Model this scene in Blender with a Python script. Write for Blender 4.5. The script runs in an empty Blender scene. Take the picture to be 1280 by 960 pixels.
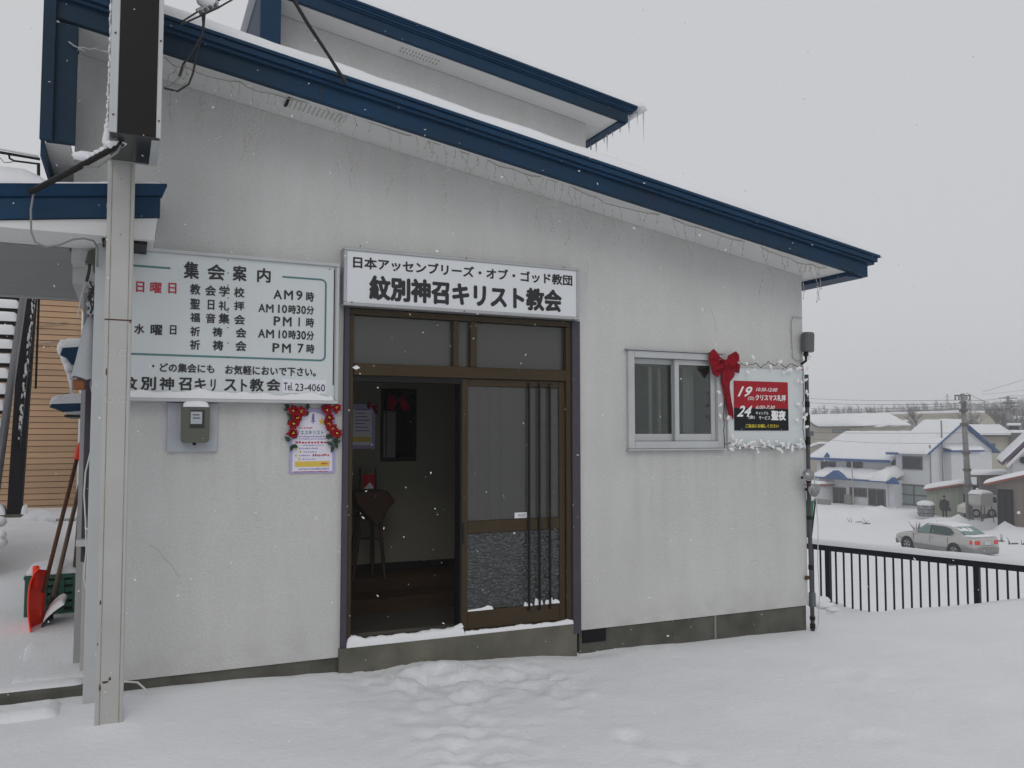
import bpy, bmesh, math, random
from mathutils import Vector, Matrix, noise, geometry
random.seed(7)
R = math.radians
scn = bpy.context.scene
col = scn.collection

# ------------------------------------------------------------------ camera
YAW, PIT, FPX = R(24.5), R(3.35), 1050.0
cam_loc = Vector((0, -5.5, 1.70))
_cy, _sy, _cp, _sp = math.cos(YAW), math.sin(YAW), math.cos(PIT), math.sin(PIT)
FWD = Vector((_sy*_cp, _cy*_cp, _sp)); RGT = Vector((_cy, -_sy, 0)); UPV = RGT.cross(FWD)
cd = bpy.data.cameras.new('camera'); cam = bpy.data.objects.new('camera', cd); col.objects.link(cam)
cd.sensor_width = 36; cd.lens = 36*FPX/1280; cd.clip_start = .05; cd.clip_end = 6000
cam.location = cam_loc
cam.rotation_euler = (R(90)+PIT, 0, -YAW)
scn.camera = cam

# ------------------------------------------------------------------ sky, sun, exposure (overcast snowfall)
w = bpy.data.worlds.new('World'); scn.world = w; w.use_nodes = True
nt = w.node_tree; nt.nodes.clear()
wo = nt.nodes.new('ShaderNodeOutputWorld'); bg = nt.nodes.new('ShaderNodeBackground')
sky = nt.nodes.new('ShaderNodeTexSky'); sky.sky_type = 'NISHITA'; sky.sun_disc = False
SUN_EL, SUN_AZ = R(38), R(200)
sky.sun_elevation = SUN_EL; sky.sun_rotation = SUN_AZ; sky.air_density = 1; sky.dust_density = 4
bw = nt.nodes.new('ShaderNodeRGBToBW')
mixn = nt.nodes.new('ShaderNodeMix'); mixn.data_type = 'RGBA'
mixn.inputs[0].default_value = .93
mixn.inputs[7].default_value = (6.15, 6.22, 6.42, 1)
nt.links.new(sky.outputs[0], bw.inputs[0]); nt.links.new(bw.outputs[0], mixn.inputs[6])
nt.links.new(mixn.outputs[2], bg.inputs[0]); bg.inputs[1].default_value = .1
nt.links.new(bg.outputs[0], wo.inputs[0])
sl = bpy.data.lights.new('sun', 'SUN'); so = bpy.data.objects.new('sun', sl); col.objects.link(so)
sl.energy = .5; sl.angle = R(30); sl.color = (1, .98, .95)
so.rotation_euler = (R(90)-SUN_EL, 0, math.pi-SUN_AZ)
vs = scn.view_settings; vs.view_transform = 'Standard'; vs.look = 'None'; vs.exposure = 0.0; vs.gamma = 1
scn.cycles.use_denoising = True
scn.cycles.max_bounces = 8; scn.cycles.volume_bounces = 1

# ------------------------------------------------------------------ point helpers (world positions read off a plane)
def ray(px, py):
    return FWD + RGT*((px-640)/FPX) + UPV*((480-py)/FPX)
def at(px, py, y=0.0):
    d = ray(px, py); return cam_loc + d*((y-cam_loc.y)/d.y)
def atx(px, py, x):
    d = ray(px, py); return cam_loc + d*((x-cam_loc.x)/d.x)
def atz(px, py, z):
    d = ray(px, py); return cam_loc + d*((z-cam_loc.z)/d.z)
def dep(px, py, t):
    return cam_loc + ray(px, py)*t

# ------------------------------------------------------------------ materials
def mat(name, c, rough=.6, metal=0.0, var=0.0, vs_=3.0, bump=0.0, bs=80.0, c2=None, alpha=None, spec=.5,
        stretch=None, emit=None, trans=0.0, coat=0.0, detail=4):
    m = bpy.data.materials.new(name); m.use_nodes = True
    n = m.node_tree; b = n.nodes['Principled BSDF']
    b.inputs['Base Color'].default_value = (*c, 1); b.inputs['Roughness'].default_value = rough
    b.inputs['Metallic'].default_value = metal; b.inputs['Specular IOR Level'].default_value = spec
    if trans: b.inputs['Transmission Weight'].default_value = trans
    if coat: b.inputs['Coat Weight'].default_value = coat
    tc = n.nodes.new('ShaderNodeTexCoord'); mp = n.nodes.new('ShaderNodeMapping')
    n.links.new(tc.outputs['Object'], mp.inputs[0])
    if stretch: mp.inputs['Scale'].default_value = stretch
    if var or c2:
        t = n.nodes.new('ShaderNodeTexNoise'); t.inputs['Scale'].default_value = vs_; t.inputs['Detail'].default_value = detail
        n.links.new(mp.outputs[0], t.inputs['Vector'])
        r = n.nodes.new('ShaderNodeValToRGB'); r.color_ramp.elements[0].position = .3; r.color_ramp.elements[1].position = .7
        if c2 is None: c2 = tuple(max(0, v*(1-var)) for v in c)
        r.color_ramp.elements[0].color = (*c2, 1); r.color_ramp.elements[1].color = (*c, 1)
        n.links.new(t.outputs[0], r.inputs[0]); n.links.new(r.outputs[0], b.inputs['Base Color'])
    if bump:
        t2 = n.nodes.new('ShaderNodeTexNoise'); t2.inputs['Scale'].default_value = bs; t2.inputs['Detail'].default_value = 5
        n.links.new(mp.outputs[0], t2.inputs['Vector'])
        bp = n.nodes.new('ShaderNodeBump'); bp.inputs['Strength'].default_value = bump; bp.inputs['Distance'].default_value = .01
        n.links.new(t2.outputs[0], bp.inputs['Height']); n.links.new(bp.outputs[0], b.inputs['Normal'])
    return m

M = {}
def snow_mat(name, far=False):
    m = mat(name, (.79, .80, .82), .7, var=.05, vs_=1.5, bump=.5 if not far else .2, bs=30 if not far else 6, spec=.25)
    b = m.node_tree.nodes['Principled BSDF']
    b.inputs['Subsurface Weight'].default_value = 0
    return m
M['snow'] = snow_mat('fresh_snow'); M['snow_far'] = snow_mat('lying_snow', True)
# stucco: fine grain, faint vertical run-off stains
def stucco():
    m = mat('white_stucco', (.71, .705, .685), .85, bump=.55, bs=95, spec=.2)
    n = m.node_tree; b = n.nodes['Principled BSDF']
    tc = n.nodes.new('ShaderNodeTexCoord')
    def noise_(scale, st, det=5):
        mp = n.nodes.new('ShaderNodeMapping'); mp.inputs['Scale'].default_value = st
        n.links.new(tc.outputs['Object'], mp.inputs[0])
        t = n.nodes.new('ShaderNodeTexNoise'); t.inputs['Scale'].default_value = scale; t.inputs['Detail'].default_value = det
        n.links.new(mp.outputs[0], t.inputs['Vector']); return t
    a = noise_(1.1, (1, 1, 1)); c = noise_(4.5, (1.6, 1, .25)); d = noise_(60, (1, 1, 1), 3)
    def ramp(t, p0, p1, c0, c1):
        r = n.nodes.new('ShaderNodeValToRGB'); e = r.color_ramp.elements
        e[0].position = p0; e[1].position = p1; e[0].color = (*c0, 1); e[1].color = (*c1, 1)
        n.links.new(t.outputs[0], r.inputs[0]); return r
    ra = ramp(a, .3, .65, (.525, .525, .518), (.58, .58, .573))
    rc = ramp(c, .30, .60, (.95, .948, .94), (1, 1, 1))
    rd = ramp(d, .3, .6, (.93, .93, .925), (1, 1, 1))
    def mul(x, y):
        q = n.nodes.new('ShaderNodeMix'); q.data_type = 'RGBA'; q.blend_type = 'MULTIPLY'; q.inputs[0].default_value = 1
        n.links.new(x, q.inputs[6]); n.links.new(y, q.inputs[7]); return q.outputs[2]
    # object coordinates are relative to the church base (2.5, 0, .1)
    sx = n.nodes.new('ShaderNodeSeparateXYZ'); n.links.new(tc.outputs['Object'], sx.inputs[0])
    def m_(op, x, y=None, clamp=False):
        q = n.nodes.new('ShaderNodeMath'); q.operation = op; q.use_clamp = clamp
        for k, v in enumerate((x, y)):
            if v is None: continue
            if isinstance(v, (int, float)): q.inputs[k].default_value = v
            else: n.links.new(v, q.inputs[k])
        return q.outputs[0]
    st = noise_(6, (2.6, 1, .14), 5); st2 = noise_(7, (1, 1, 1), 4)
    X, Z = sx.outputs[0], sx.outputs[2]
    def band(x0, x1, z1, ln):                    # run-off below a ledge from x0 to x1 at height z1
        mx = m_('MULTIPLY', m_('MULTIPLY', m_('SUBTRACT', X, x0-2.5), 12, True), m_('MULTIPLY', m_('SUBTRACT', x1-2.5, X), 12, True))
        mz = m_('MULTIPLY', m_('MULTIPLY', m_('SUBTRACT', z1-.1, Z), 60, True), m_('SUBTRACT', 1, m_('MULTIPLY', m_('SUBTRACT', z1-.1, Z), 1/ln), True))
        return m_('MULTIPLY', mx, mz)
    run = m_('ADD', m_('ADD', band(3.42, 4.42, 1.57, .75), band(4.42, 5.24, 1.57, .6)), m_('ADD', band(-.2, 1.25, 1.89, .7), band(3.02, 3.12, 2.45, 1.9)))
    stv = m_('MULTIPLY', m_('SUBTRACT', st.outputs[0], .47), 5, True)
    base = m_('MULTIPLY', m_('SUBTRACT', 1, m_('MULTIPLY', m_('SUBTRACT', Z, .15), 4.5), True), m_('MULTIPLY', m_('SUBTRACT', st2.outputs[0], .38), 3, True))
    top = m_('MULTIPLY', m_('MULTIPLY', m_('SUBTRACT', st.outputs[0], .42), 3, True), m_('MULTIPLY', m_('SUBTRACT', m_('ADD', Z, m_('MULTIPLY', X, .161)), 2.65), 1.3, True))
    dirt = m_('ADD', m_('ADD', m_('MULTIPLY', m_('MULTIPLY', run, stv), .17), m_('MULTIPLY', base, .28)), m_('MULTIPLY', top, .06), True)
    fin = n.nodes.new('ShaderNodeMix'); fin.data_type = 'RGBA'; n.links.new(dirt, fin.inputs[0])
    n.links.new(mul(mul(ra.outputs[0], rc.outputs[0]), rd.outputs[0]), fin.inputs[6]); fin.inputs[7].default_value = (.28, .265, .22, 1)
    n.links.new(fin.outputs[2], b.inputs['Base Color'])
    return m
M['stucco'] = stucco()
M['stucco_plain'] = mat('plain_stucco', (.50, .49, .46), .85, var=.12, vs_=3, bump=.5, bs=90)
M['soffit'] = mat('soffit_paint', (.72, .72, .71), .7, var=.06, vs_=2)
M['blue'] = mat('blue_painted_metal', (.006, .042, .100), .5, spec=.18, var=.3, vs_=2.2, bump=.08, bs=14, c2=(.006, .032, .072), stretch=(1, 1, 1))
M['blue_dirty'] = mat('blue_painted_metal_mossy', (.006, .040, .094), .55, spec=.18, detail=8, vs_=1.1, c2=(.009, .026, .046), bump=.1, bs=20)
M['concrete'] = mat('damp_concrete', (.105, .102, .085), .9, vs_=5, c2=(.055, .055, .045), bump=.6, bs=40)
M['step_concrete'] = mat('step_concrete', (.15, .145, .115), .9, vs_=4, c2=(.085, .083, .066), bump=.5, bs=45)
M['alu'] = mat('white_aluminium', (.47, .485, .49), .4, var=.08, vs_=6)
M['greyalu'] = mat('grey_aluminium', (.42, .43, .44), .35, metal=.4, var=.1, vs_=8)
M['brown'] = mat('brown_aluminium', (.046, .030, .012), .4, spec=.25, var=.2, vs_=5)
M['dark'] = mat('dark_metal', (.010, .009, .009), .5, spec=.2)
M['purple'] = mat('purple_grey_jamb', (.066, .058, .078), .6, spec=.2, var=.12, vs_=5)
M['post'] = mat('white_painted_steel', (.445, .445, .435), .5, vs_=2.5, c2=(.385, .38, .365), bump=.05, bs=20)
M['board'] = mat('board_face', (.60, .635, .645), .35, var=.04, vs_=2)
M['signface'] = mat('sign_face', (.68, .70, .72), .35, var=.03, vs_=3)
M['ink'] = mat('black_lettering', (.012, .012, .014), .5)
M['redink'] = mat('red_lettering', (.42, .01, .03), .5)
M['teal'] = mat('teal_line', (.07, .19, .19), .5)
M['whiteink'] = mat('white_lettering', (.78, .78, .78), .5)
M['yellowink'] = mat('yellow_lettering', (.75, .62, .03), .5)
M['label'] = mat('label_white', (.70, .70, .76), .5)
M['rust'] = mat('rust', (.10, .05, .025), .9, var=.4, vs_=60)
M['rubber'] = mat('black_cable', (.012, .011, .012), .5)
M['greycable'] = mat('grey_cable', (.22, .22, .21), .5)
M['whitecable'] = mat('white_cable', (.6, .6, .6), .5)
M['strand'] = mat('light_wire', (.36, .34, .31), .6)
M['orange'] = mat('orange_siding', (.49, .31, .18), .6, var=.09, vs_=1.2)
def vary(m, lo=.86, hi=1.06):               # board to board colour differences
    n = m.node_tree; b = n.nodes['Principled BSDF']; L = b.inputs['Base Color'].links[0].from_socket
    oi = n.nodes.new('ShaderNodeObjectInfo'); mr = n.nodes.new('ShaderNodeMapRange'); mr.inputs[3].default_value = lo; mr.inputs[4].default_value = hi
    q = n.nodes.new('ShaderNodeMix'); q.data_type = 'RGBA'; q.blend_type = 'MULTIPLY'; q.inputs[0].default_value = 1
    n.links.new(oi.outputs['Random'], mr.inputs[0]); n.links.new(L, q.inputs[6]); n.links.new(mr.outputs[0], q.inputs[7]); n.links.new(q.outputs[2], b.inputs['Base Color'])
vary(M['orange'])
M['orange_gap'] = mat('siding_shadow_gap', (.17, .085, .04), .8)
M['red'] = mat('red_velvet', (.30, .003, .014), .7, spec=.2, var=.45, vs_=18)
M['leaf'] = mat('green_silk', (.015, .06, .025), .6, var=.4, vs_=40)
M['whiteleaf'] = mat('white_fabric_leaf', (.80, .80, .80), .7)
M['berry'] = mat('red_berry', (.40, .01, .02), .3)
M['shovel'] = mat('red_plastic', (.95, .035, .010), .4, spec=.3)
M['wood'] = mat('brown_wood', (.12, .045, .018), .55, spec=.25, var=.35, vs_=9, stretch=(1, 1, .15))
M['standwood'] = mat('dark_stand_wood', (.05, .026, .014), .6, spec=.2, var=.3, vs_=9)
M['wood2'] = mat('worn_brown_wood', (.13, .075, .05), .6, var=.35, vs_=9, stretch=(1, 1, .15))
M['crate'] = mat('dark_green_plastic', (.006, .075, .045), .35)
M['blackplastic'] = mat('black_plastic', (.008, .008, .008), .5, spec=.2)
M['steel'] = mat('stair_steel', (.10, .10, .11), .35, metal=.3)
M['blacksteel'] = mat('black_steel', (.008, .007, .010), .6, spec=.15)
M['railing'] = mat('railing_paint', (.006, .008, .013), .5, spec=.2)
M['bluewhite'] = mat('purple_print', (.36, .33, .55), .5)
M['paper'] = mat('paper', (.66, .65, .74), .5)
M['tealink'] = mat('teal_lettering', (.06, .20, .26), .5)
M['purpleink'] = mat('purple_ink', (.20, .15, .36), .5)
M['yellow'] = mat('yellow_print', (.62, .45, .06), .5)
M['black_panel'] = mat('black_print', (.008, .009, .013), .5, spec=.2)
M['red_panel'] = mat('red_print', (.34, .008, .018), .5, spec=.25)
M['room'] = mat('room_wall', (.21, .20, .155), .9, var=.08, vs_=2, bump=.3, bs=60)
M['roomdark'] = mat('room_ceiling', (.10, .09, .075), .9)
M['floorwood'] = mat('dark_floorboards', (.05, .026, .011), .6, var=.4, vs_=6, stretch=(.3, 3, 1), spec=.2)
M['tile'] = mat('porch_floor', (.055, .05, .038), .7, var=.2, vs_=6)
M['mirror'] = mat('dark_glass_panel', (.004, .005, .005), .1, spec=.2)
M['curtain'] = mat('grey_curtain', (.17, .175, .155), .9, var=.1, vs_=9)
M['curtain_dark'] = mat('room_behind_window', (.035, .04, .035), .9, var=.4, vs_=2)
M['canopy_ceiling'] = mat('canopy_ceiling', (.27, .275, .28), .8, var=.1, vs_=3)
M['cover'] = mat('grey_sheet', (.42, .45, .48), .6, var=.1, vs_=4)
M['amber'] = mat('amber_plastic', (.22, .06, .01), .4)
M['meter'] = mat('olive_meter_case', (.085, .090, .070), .45)
M['lampgrey'] = mat('grey_lamp_housing', (.09, .10, .10), .5)
M['signblack'] = mat('sign_black_face', (.008, .007, .007), .3, bump=.03, bs=4, spec=.2)
M['signbottom'] = mat('sign_bottom_panel', (.018, .020, .020), .2, spec=.35)
M['acrylic'] = mat('sign_acrylic', (.25, .26, .27), .25, vs_=6, c2=(.10, .105, .11))
M['ice'] = mat('ice', (.72, .76, .80), .15, spec=.6, trans=.5)

def glass_mat(name, tint, rough=.02, refl=.10, transp=.75, bump=0, bs=60, dc=(.20, .215, .21)):
    m = bpy.data.materials.new(name); m.use_nodes = True; n = m.node_tree; n.nodes.clear()
    o = n.nodes.new('ShaderNodeOutputMaterial'); g = n.nodes.new('ShaderNodeBsdfGlossy'); g.inputs['Roughness'].default_value = rough
    t = n.nodes.new('ShaderNodeBsdfTransparent'); t.inputs[0].default_value = (*tint, 1)
    d = n.nodes.new('ShaderNodeBsdfDiffuse'); d.inputs[0].default_value = (*dc, 1)
    a = n.nodes.new('ShaderNodeMixShader'); a.inputs[0].default_value = 1-transp
    n.links.new(t.outputs[0], a.inputs[1]); n.links.new(d.outputs[0], a.inputs[2])
    b = n.nodes.new('ShaderNodeMixShader')
    f = n.nodes.new('ShaderNodeFresnel'); f.inputs[0].default_value = 1.45
    ad = n.nodes.new('ShaderNodeMath'); ad.operation = 'ADD'; ad.inputs[1].default_value = refl; ad.use_clamp = True
    n.links.new(f.outputs[0], ad.inputs[0]); n.links.new(ad.outputs[0], b.inputs[0])
    n.links.new(a.outputs[0], b.inputs[1]); n.links.new(g.outputs[0], b.inputs[2]); n.links.new(b.outputs[0], o.inputs[0])
    if bump:
        tc = n.nodes.new('ShaderNodeTexCoord'); tx = n.nodes.new('ShaderNodeTexVoronoi'); tx.inputs['Scale'].default_value = bs
        n.links.new(tc.outputs['Object'], tx.inputs['Vector'])
        bp = n.nodes.new('ShaderNodeBump'); bp.inputs['Strength'].default_value = bump; bp.inputs['Distance'].default_value = .01
        n.links.new(tx.outputs[0], bp.inputs['Height'])
        n.links.new(bp.outputs[0], g.inputs['Normal']); n.links.new(bp.outputs[0], d.inputs['Normal'])
        r = n.nodes.new('ShaderNodeValToRGB'); r.color_ramp.elements[0].position = .05; r.color_ramp.elements[1].position = .55
        r.color_ramp.elements[0].color = (*[v*1.45 for v in dc], 1); r.color_ramp.elements[1].color = (*[v*.5 for v in dc], 1)
        mp = n.nodes.new('ShaderNodeMapping'); mp.inputs['Scale'].default_value = (1, 1, 1.8); mp.inputs['Rotation'].default_value = (0, .6, 0)
        n.links.new(tc.outputs['Object'], mp.inputs[0]); n.links.new(mp.outputs[0], tx.inputs['Vector'])
        n.links.new(tx.outputs[0], r.inputs[0]); n.links.new(r.outputs[0], d.inputs[0])
    return m
M['glass'] = glass_mat('clear_glass', (.75, .8, .77), .02, .02, .93)
M['frost'] = glass_mat('misted_glass', (.8, .8, .78), .04, .005, .62, dc=(.125, .13, .12))
M['frost2'] = glass_mat('rear_misted_glass', (.85, .85, .83), .1, .0, .55, dc=(.17, .175, .165))
M['pattern'] = glass_mat('patterned_glass', (.7, .72, .7), .22, .02, .25, 1.0, 34, dc=(.085, .095, .095))
M['lens'] = glass_mat('lamp_lens', (.9, .9, .92), .1, .12, .6)

# ------------------------------------------------------------------ mesh builder
class MB:
    def __init__(s): s.v = []; s.f = []
    def add(s, vs, fs):
        k = len(s.v); s.v += [tuple(p) for p in vs]; s.f += [tuple(i+k for i in f) for f in fs]; return s
    def box(s, x0, x1, y0, y1, z0, z1):
        if x0 > x1: x0, x1 = x1, x0
        if y0 > y1: y0, y1 = y1, y0
        if z0 > z1: z0, z1 = z1, z0
        return s.hexa([(x0,y0,z0),(x1,y0,z0),(x1,y1,z0),(x0,y1,z0),(x0,y0,z1),(x1,y0,z1),(x1,y1,z1),(x0,y1,z1)])
    def hexa(s, p):
        return s.add(p, [(0,3,2,1),(4,5,6,7),(0,1,5,4),(1,2,6,5),(2,3,7,6),(3,0,4,7)])
    def prism(s, poly, a, b, axis='y'):
        """extrude polygon (2-D) along axis from a to b. axis y: poly=(x,z); x: poly=(y,z); z: poly=(x,y)"""
        n = len(poly)
        def P(p, t):
            return (p[0], t, p[1]) if axis == 'y' else ((t, p[0], p[1]) if axis == 'x' else (p[0], p[1], t))
        vs = [P(p, a) for p in poly]+[P(p, b) for p in poly]
        tri = geometry.tessellate_polygon([[Vector((p[0], p[1], 0)) for p in poly]])
        fs = [tuple(t) for t in tri]+[tuple(i+n for i in reversed(t)) for t in tri]
        fs += [(i, (i+1) % n, (i+1) % n+n, i+n) for i in range(n)]
        return s.add(vs, fs)
    def tube(s, pts, r, n=6, caps=True):
        pts = [Vector(p) for p in pts]; rings = []
        rr = r if isinstance(r, (list, tuple)) else [r]*len(pts)
        prev = None; vs = []
        for i, p in enumerate(pts):
            t = (pts[min(i+1, len(pts)-1)]-pts[max(i-1, 0)])
            if t.length < 1e-9: t = Vector((0, 0, 1))
            t.normalize()
            if prev is None:
                a = t.orthogonal().normalized()
            else:
                a = prev-t*prev.dot(t)
                a = a.normalized() if a.length > 1e-6 else t.orthogonal().normalized()
            prev = a; b = t.cross(a)
            for k in range(n):
                q = 2*math.pi*k/n
                vs.append(p+(a*math.cos(q)+b*math.sin(q))*rr[i])
        fs = []
        for i in range(len(pts)-1):
            for k in range(n):
                k2 = (k+1) % n
                fs.append((i*n+k, i*n+k2, (i+1)*n+k2, (i+1)*n+k))
        if caps:
            fs.append(tuple(reversed(range(n)))); L = (len(pts)-1)*n; fs.append(tuple(L+k for k in range(n)))
        return s.add(vs, fs)
    def lathe(s, prof, c, axis=(0, 0, 1), n=16):
        ax = Vector(axis).normalized(); a = ax.orthogonal().normalized(); b = ax.cross(a); c = Vector(c); vs = []
        for r, h in prof:
            for k in range(n):
                q = 2*math.pi*k/n; vs.append(c+ax*h+(a*math.cos(q)+b*math.sin(q))*max(r, 1e-4))
        fs = []
        for i in range(len(prof)-1):
            for k in range(n):
                k2 = (k+1) % n; fs.append((i*n+k, i*n+k2, (i+1)*n+k2, (i+1)*n+k))
        fs.append(tuple(reversed(range(n)))); L = (len(prof)-1)*n; fs.append(tuple(L+k for k in range(n)))
        return s.add(vs, fs)
    def ball(s, c, r, n=8, m=6, sc=(1, 1, 1), jit=0):
        c = Vector(c); vs = [c+Vector((0, 0, -r*sc[2]))]
        for i in range(1, m):
            t = math.pi*i/m
            for k in range(n):
                q = 2*math.pi*k/n; j = 1+random.uniform(-jit, jit)
                vs.append(c+Vector((math.sin(t)*math.cos(q)*r*sc[0], math.sin(t)*math.sin(q)*r*sc[1], -math.cos(t)*r*sc[2]))*j)
        vs.append(c+Vector((0, 0, r*sc[2]))); fs = []
        for k in range(n):
            k2 = (k+1) % n
            fs.append((0, 1+k2, 1+k))
            for i in range(m-2): fs.append((1+i*n+k, 1+i*n+k2, 1+(i+1)*n+k2, 1+(i+1)*n+k))
            fs.append((1+(m-2)*n+k, 1+(m-2)*n+k2, len(vs)-1))
        return s.add(vs, fs)
    def mesh(s, name, off=Vector((0, 0, 0))):
        me = bpy.data.meshes.new(name)
        me.from_pydata([tuple(Vector(p)-off) for p in s.v], [], s.f)
        return me
    def build(s, name, m, parent=None, bevel=0, smooth=False, kind=None, label=None, cat=None, group=None, local=False, seg=1, fixn=True):
        off = Vector((0, 0, 0))
        if not local:
            p = parent
            while p is not None: off = off+p.location; p = p.parent
        if parent is None and not local and kind is None and s.v:      # put a lone thing's origin at its base
            xs = [v[0] for v in s.v]; ys = [v[1] for v in s.v]; zs = [v[2] for v in s.v]
            off = Vector(((min(xs)+max(xs))/2, (min(ys)+max(ys))/2, min(zs)))
        me = s.mesh(name, off)
        if fixn:
            b = bmesh.new(); b.from_mesh(me); bmesh.ops.recalc_face_normals(b, faces=b.faces); b.to_mesh(me); b.free()
        if m is not None: me.materials.append(m)
        o = bpy.data.objects.new(name, me); col.objects.link(o)
        if parent is not None: o.parent = parent
        elif off.length: o.location = off
        if bevel:
            md = o.modifiers.new('bevel', 'BEVEL'); md.width = bevel; md.segments = seg; md.limit_method = 'ANGLE'; md.angle_limit = R(40)
        if smooth:
            me.polygons.foreach_set('use_smooth', [True]*len(me.polygons))
        tag(o, label, cat, group, kind)
        return o
def tag(o, label=None, cat=None, group=None, kind=None):
    if label: o['label'] = label
    if cat: o['category'] = cat
    if group: o['group'] = group
    if kind: o['kind'] = kind
    return o
def thing(name, label, cat, loc=(0, 0, 0), group=None):
    o = bpy.data.objects.new(name, None); o.empty_display_size = .1; col.objects.link(o); o.location = loc
    return tag(o, label, cat, group)
def box(name, m, parent, x0, x1, y0, y1, z0, z1, bevel=.003, **k):
    return MB().box(x0, x1, y0, y1, z0, z1).build(name, m, parent, bevel=bevel, **k)
def share(o, parent, loc):
    c = o.copy(); col.objects.link(c); c.parent = parent; c.location = loc; return c
def smooth01(t): t = max(0., min(1., t)); return t*t*(3-2*t)

# text laid flat on a surface: ink box runs from (x0,z0) to (x1,z1), facing -y
_tc = {}
def glyphs(body, weight=0., shear=0.):
    k = (body, weight, shear)
    if k in _tc: return _tc[k]
    c = bpy.data.curves.new('t', 'FONT'); c.body = body; c.resolution_u = 2; c.offset = weight; c.shear = shear
    o = bpy.data.objects.new('t', c); col.objects.link(o)
    dg = bpy.context.evaluated_depsgraph_get(); dg.update()
    me = bpy.data.meshes.new_from_object(o.evaluated_get(dg))
    vs = [tuple(v.co) for v in me.vertices]; fs = [tuple(p.vertices) for p in me.polygons]
    bpy.data.objects.remove(o); bpy.data.curves.remove(c); bpy.data.meshes.remove(me)
    _tc[k] = (vs, fs); return vs, fs
def text(mb, body, x0, z0, x1, z1, y, weight=0., shear=0., skew=0.):
    """ink filled into the given box; weight (of glyph height) thickens the strokes by re-stamping the outline"""
    vs, fs = glyphs(body, 0., shear)
    if not vs: return
    ax, bx = min(v[0] for v in vs), max(v[0] for v in vs); az, bz = min(v[1] for v in vs), max(v[1] for v in vs)
    H_ = abs(z1-z0); dw = weight*H_*1.1
    offs = [(0, 0)] if dw <= 0 else [(dw*math.cos(k*math.pi/3), dw*math.sin(k*math.pi/3)) for k in range(6)]
    for k, (ox, oz) in enumerate(offs):
        out = []
        for v in vs:
            u = (v[0]-ax)/(bx-ax); t = (v[1]-az)/(bz-az)
            out.append((x0+dw+(x1-x0-2*dw)*u+ox, y-k*.00006, z0+dw+(z1-z0-2*dw)*t+oz+skew*u))
        mb.add(out, fs)

# generic lying snow: rounded rectangular pad on top of zf(x,y)
def pad(mb, x0, x1, y0, y1, zf, th, nx=20, ny=8, edge=None, amp=.1, seed=0., ns=4., over=0., xf=None):
    edge = edge or th*1.2
    x0 -= over; x1 += over; y0 -= over; y1 += over
    vs = []; fs = []
    def prof(d):
        q = max(0., min(1., d/edge)); return math.sqrt(max(0., 1-(1-q)**2))
    def gl(a, b, n):
        e = min(edge, (b-a)/2.01); L = [a, a+e*.06, a+e*.2, a+e*.5, a+e]
        for i in range(1, n): L.append(a+e+(b-a-2*e)*i/n)
        return L+[b-e, b-e*.5, b-e*.2, b-e*.06, b]
    X = gl(x0, x1, nx); Y = gl(y0, y1, ny)
    for x in X:
        for y in Y:
            p = prof(min(x-x0, x1-x))*prof(min(y-y0, y1-y))
            nz = noise.noise(Vector((x*ns+seed, y*ns, seed)))*amp+noise.noise(Vector((x*ns*4+seed, y*ns*4, seed)))*amp*.35
            z = zf(x, y)+th*p*(1+nz)
            vs.append((x, y, z))
    ny_ = len(Y)
    for i in range(len(X)-1):
        for j in range(ny_-1):
            fs.append((i*ny_+j, (i+1)*ny_+j, (i+1)*ny_+j+1, i*ny_+j+1))
    # underside
    k = len(vs)
    for x in X:
        for y in Y: vs.append((x, y, zf(x, y)-.002))
    for i in range(len(X)-1):
        for j in range(ny_-1):
            fs.append((k+i*ny_+j, k+i*ny_+j+1, k+(i+1)*ny_+j+1, k+(i+1)*ny_+j))
    for i in range(len(X)-1):
        for j in (0, ny_-1):
            a, b = i*ny_+j, (i+1)*ny_+j; fs.append((a, b, b+k, a+k) if j else (b, a, a+k, b+k))
    for j in range(ny_-1):
        for i in (0, len(X)-1):
            a, b = i*ny_+j, i*ny_+j+1; fs.append((a, b, b+k, a+k))
    if xf: vs = [xf(*v) for v in vs]
    mb.add(vs, fs); return mb

# ------------------------------------------------------------------ terrain
def fence_x(y):                                  # right-hand edge of the terrace
    return max(4.6, 7.6+(2.35-y)*.324)
def edge_z(y):                                   # height of the snow along the terrace edge
    t = (2.35-y)/2.16                            # 0 at the corner post, 1 near the right of frame
    P = [(-3, -.15), (-.2, -.23), (0, -.28), (.25, -.35), (.5, -.37), (.75, -.18), (.9, -.02), (1.1, .06), (2, .10), (5, .12)]
    for (a, za), (b, zb) in zip(P, P[1:]):
        if t <= b:
            return za+(zb-za)*smooth01((t-a)/(b-a))
    return .12
dips = []
def trail(pts, n, spread, r0, r1, d0, d1):
    for i in range(n):
        t = random.random()*(len(pts)-1); k = min(int(t), len(pts)-2); f = t-k
        x = pts[k][0]+(pts[k+1][0]-pts[k][0])*f+random.gauss(0, spread); y = pts[k][1]+(pts[k+1][1]-pts[k][1])*f+random.gauss(0, spread)
        if y < -.22: dips.append((x, y, random.uniform(r0, r1), random.uniform(d0, d1)*.62, random.uniform(0, 3.14)))
pA = [tuple(atz(*p, .14)[:2]) for p in [(545, 838), (565, 870), (590, 915), (610, 960), (640, 1050)]]
pB = [tuple(atz(*p, .12)[:2]) for p in [(640, 845), (700, 880), (775, 915), (880, 955), (960, 1000)]]
pC = [tuple(atz(*p, .14)[:2]) for p in [(470, 850), (540, 855), (640, 840), (690, 850)]]
pD = [tuple(atz(*p, .14)[:2]) for p in [(430, 900), (480, 930), (520, 970)]]
trail(pA, 30, .10, .07, .15, .02, .045); trail(pB, 22, .05, .06, .10, .010, .020); trail(pC, 26, .09, .05, .11, .015, .035)
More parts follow.
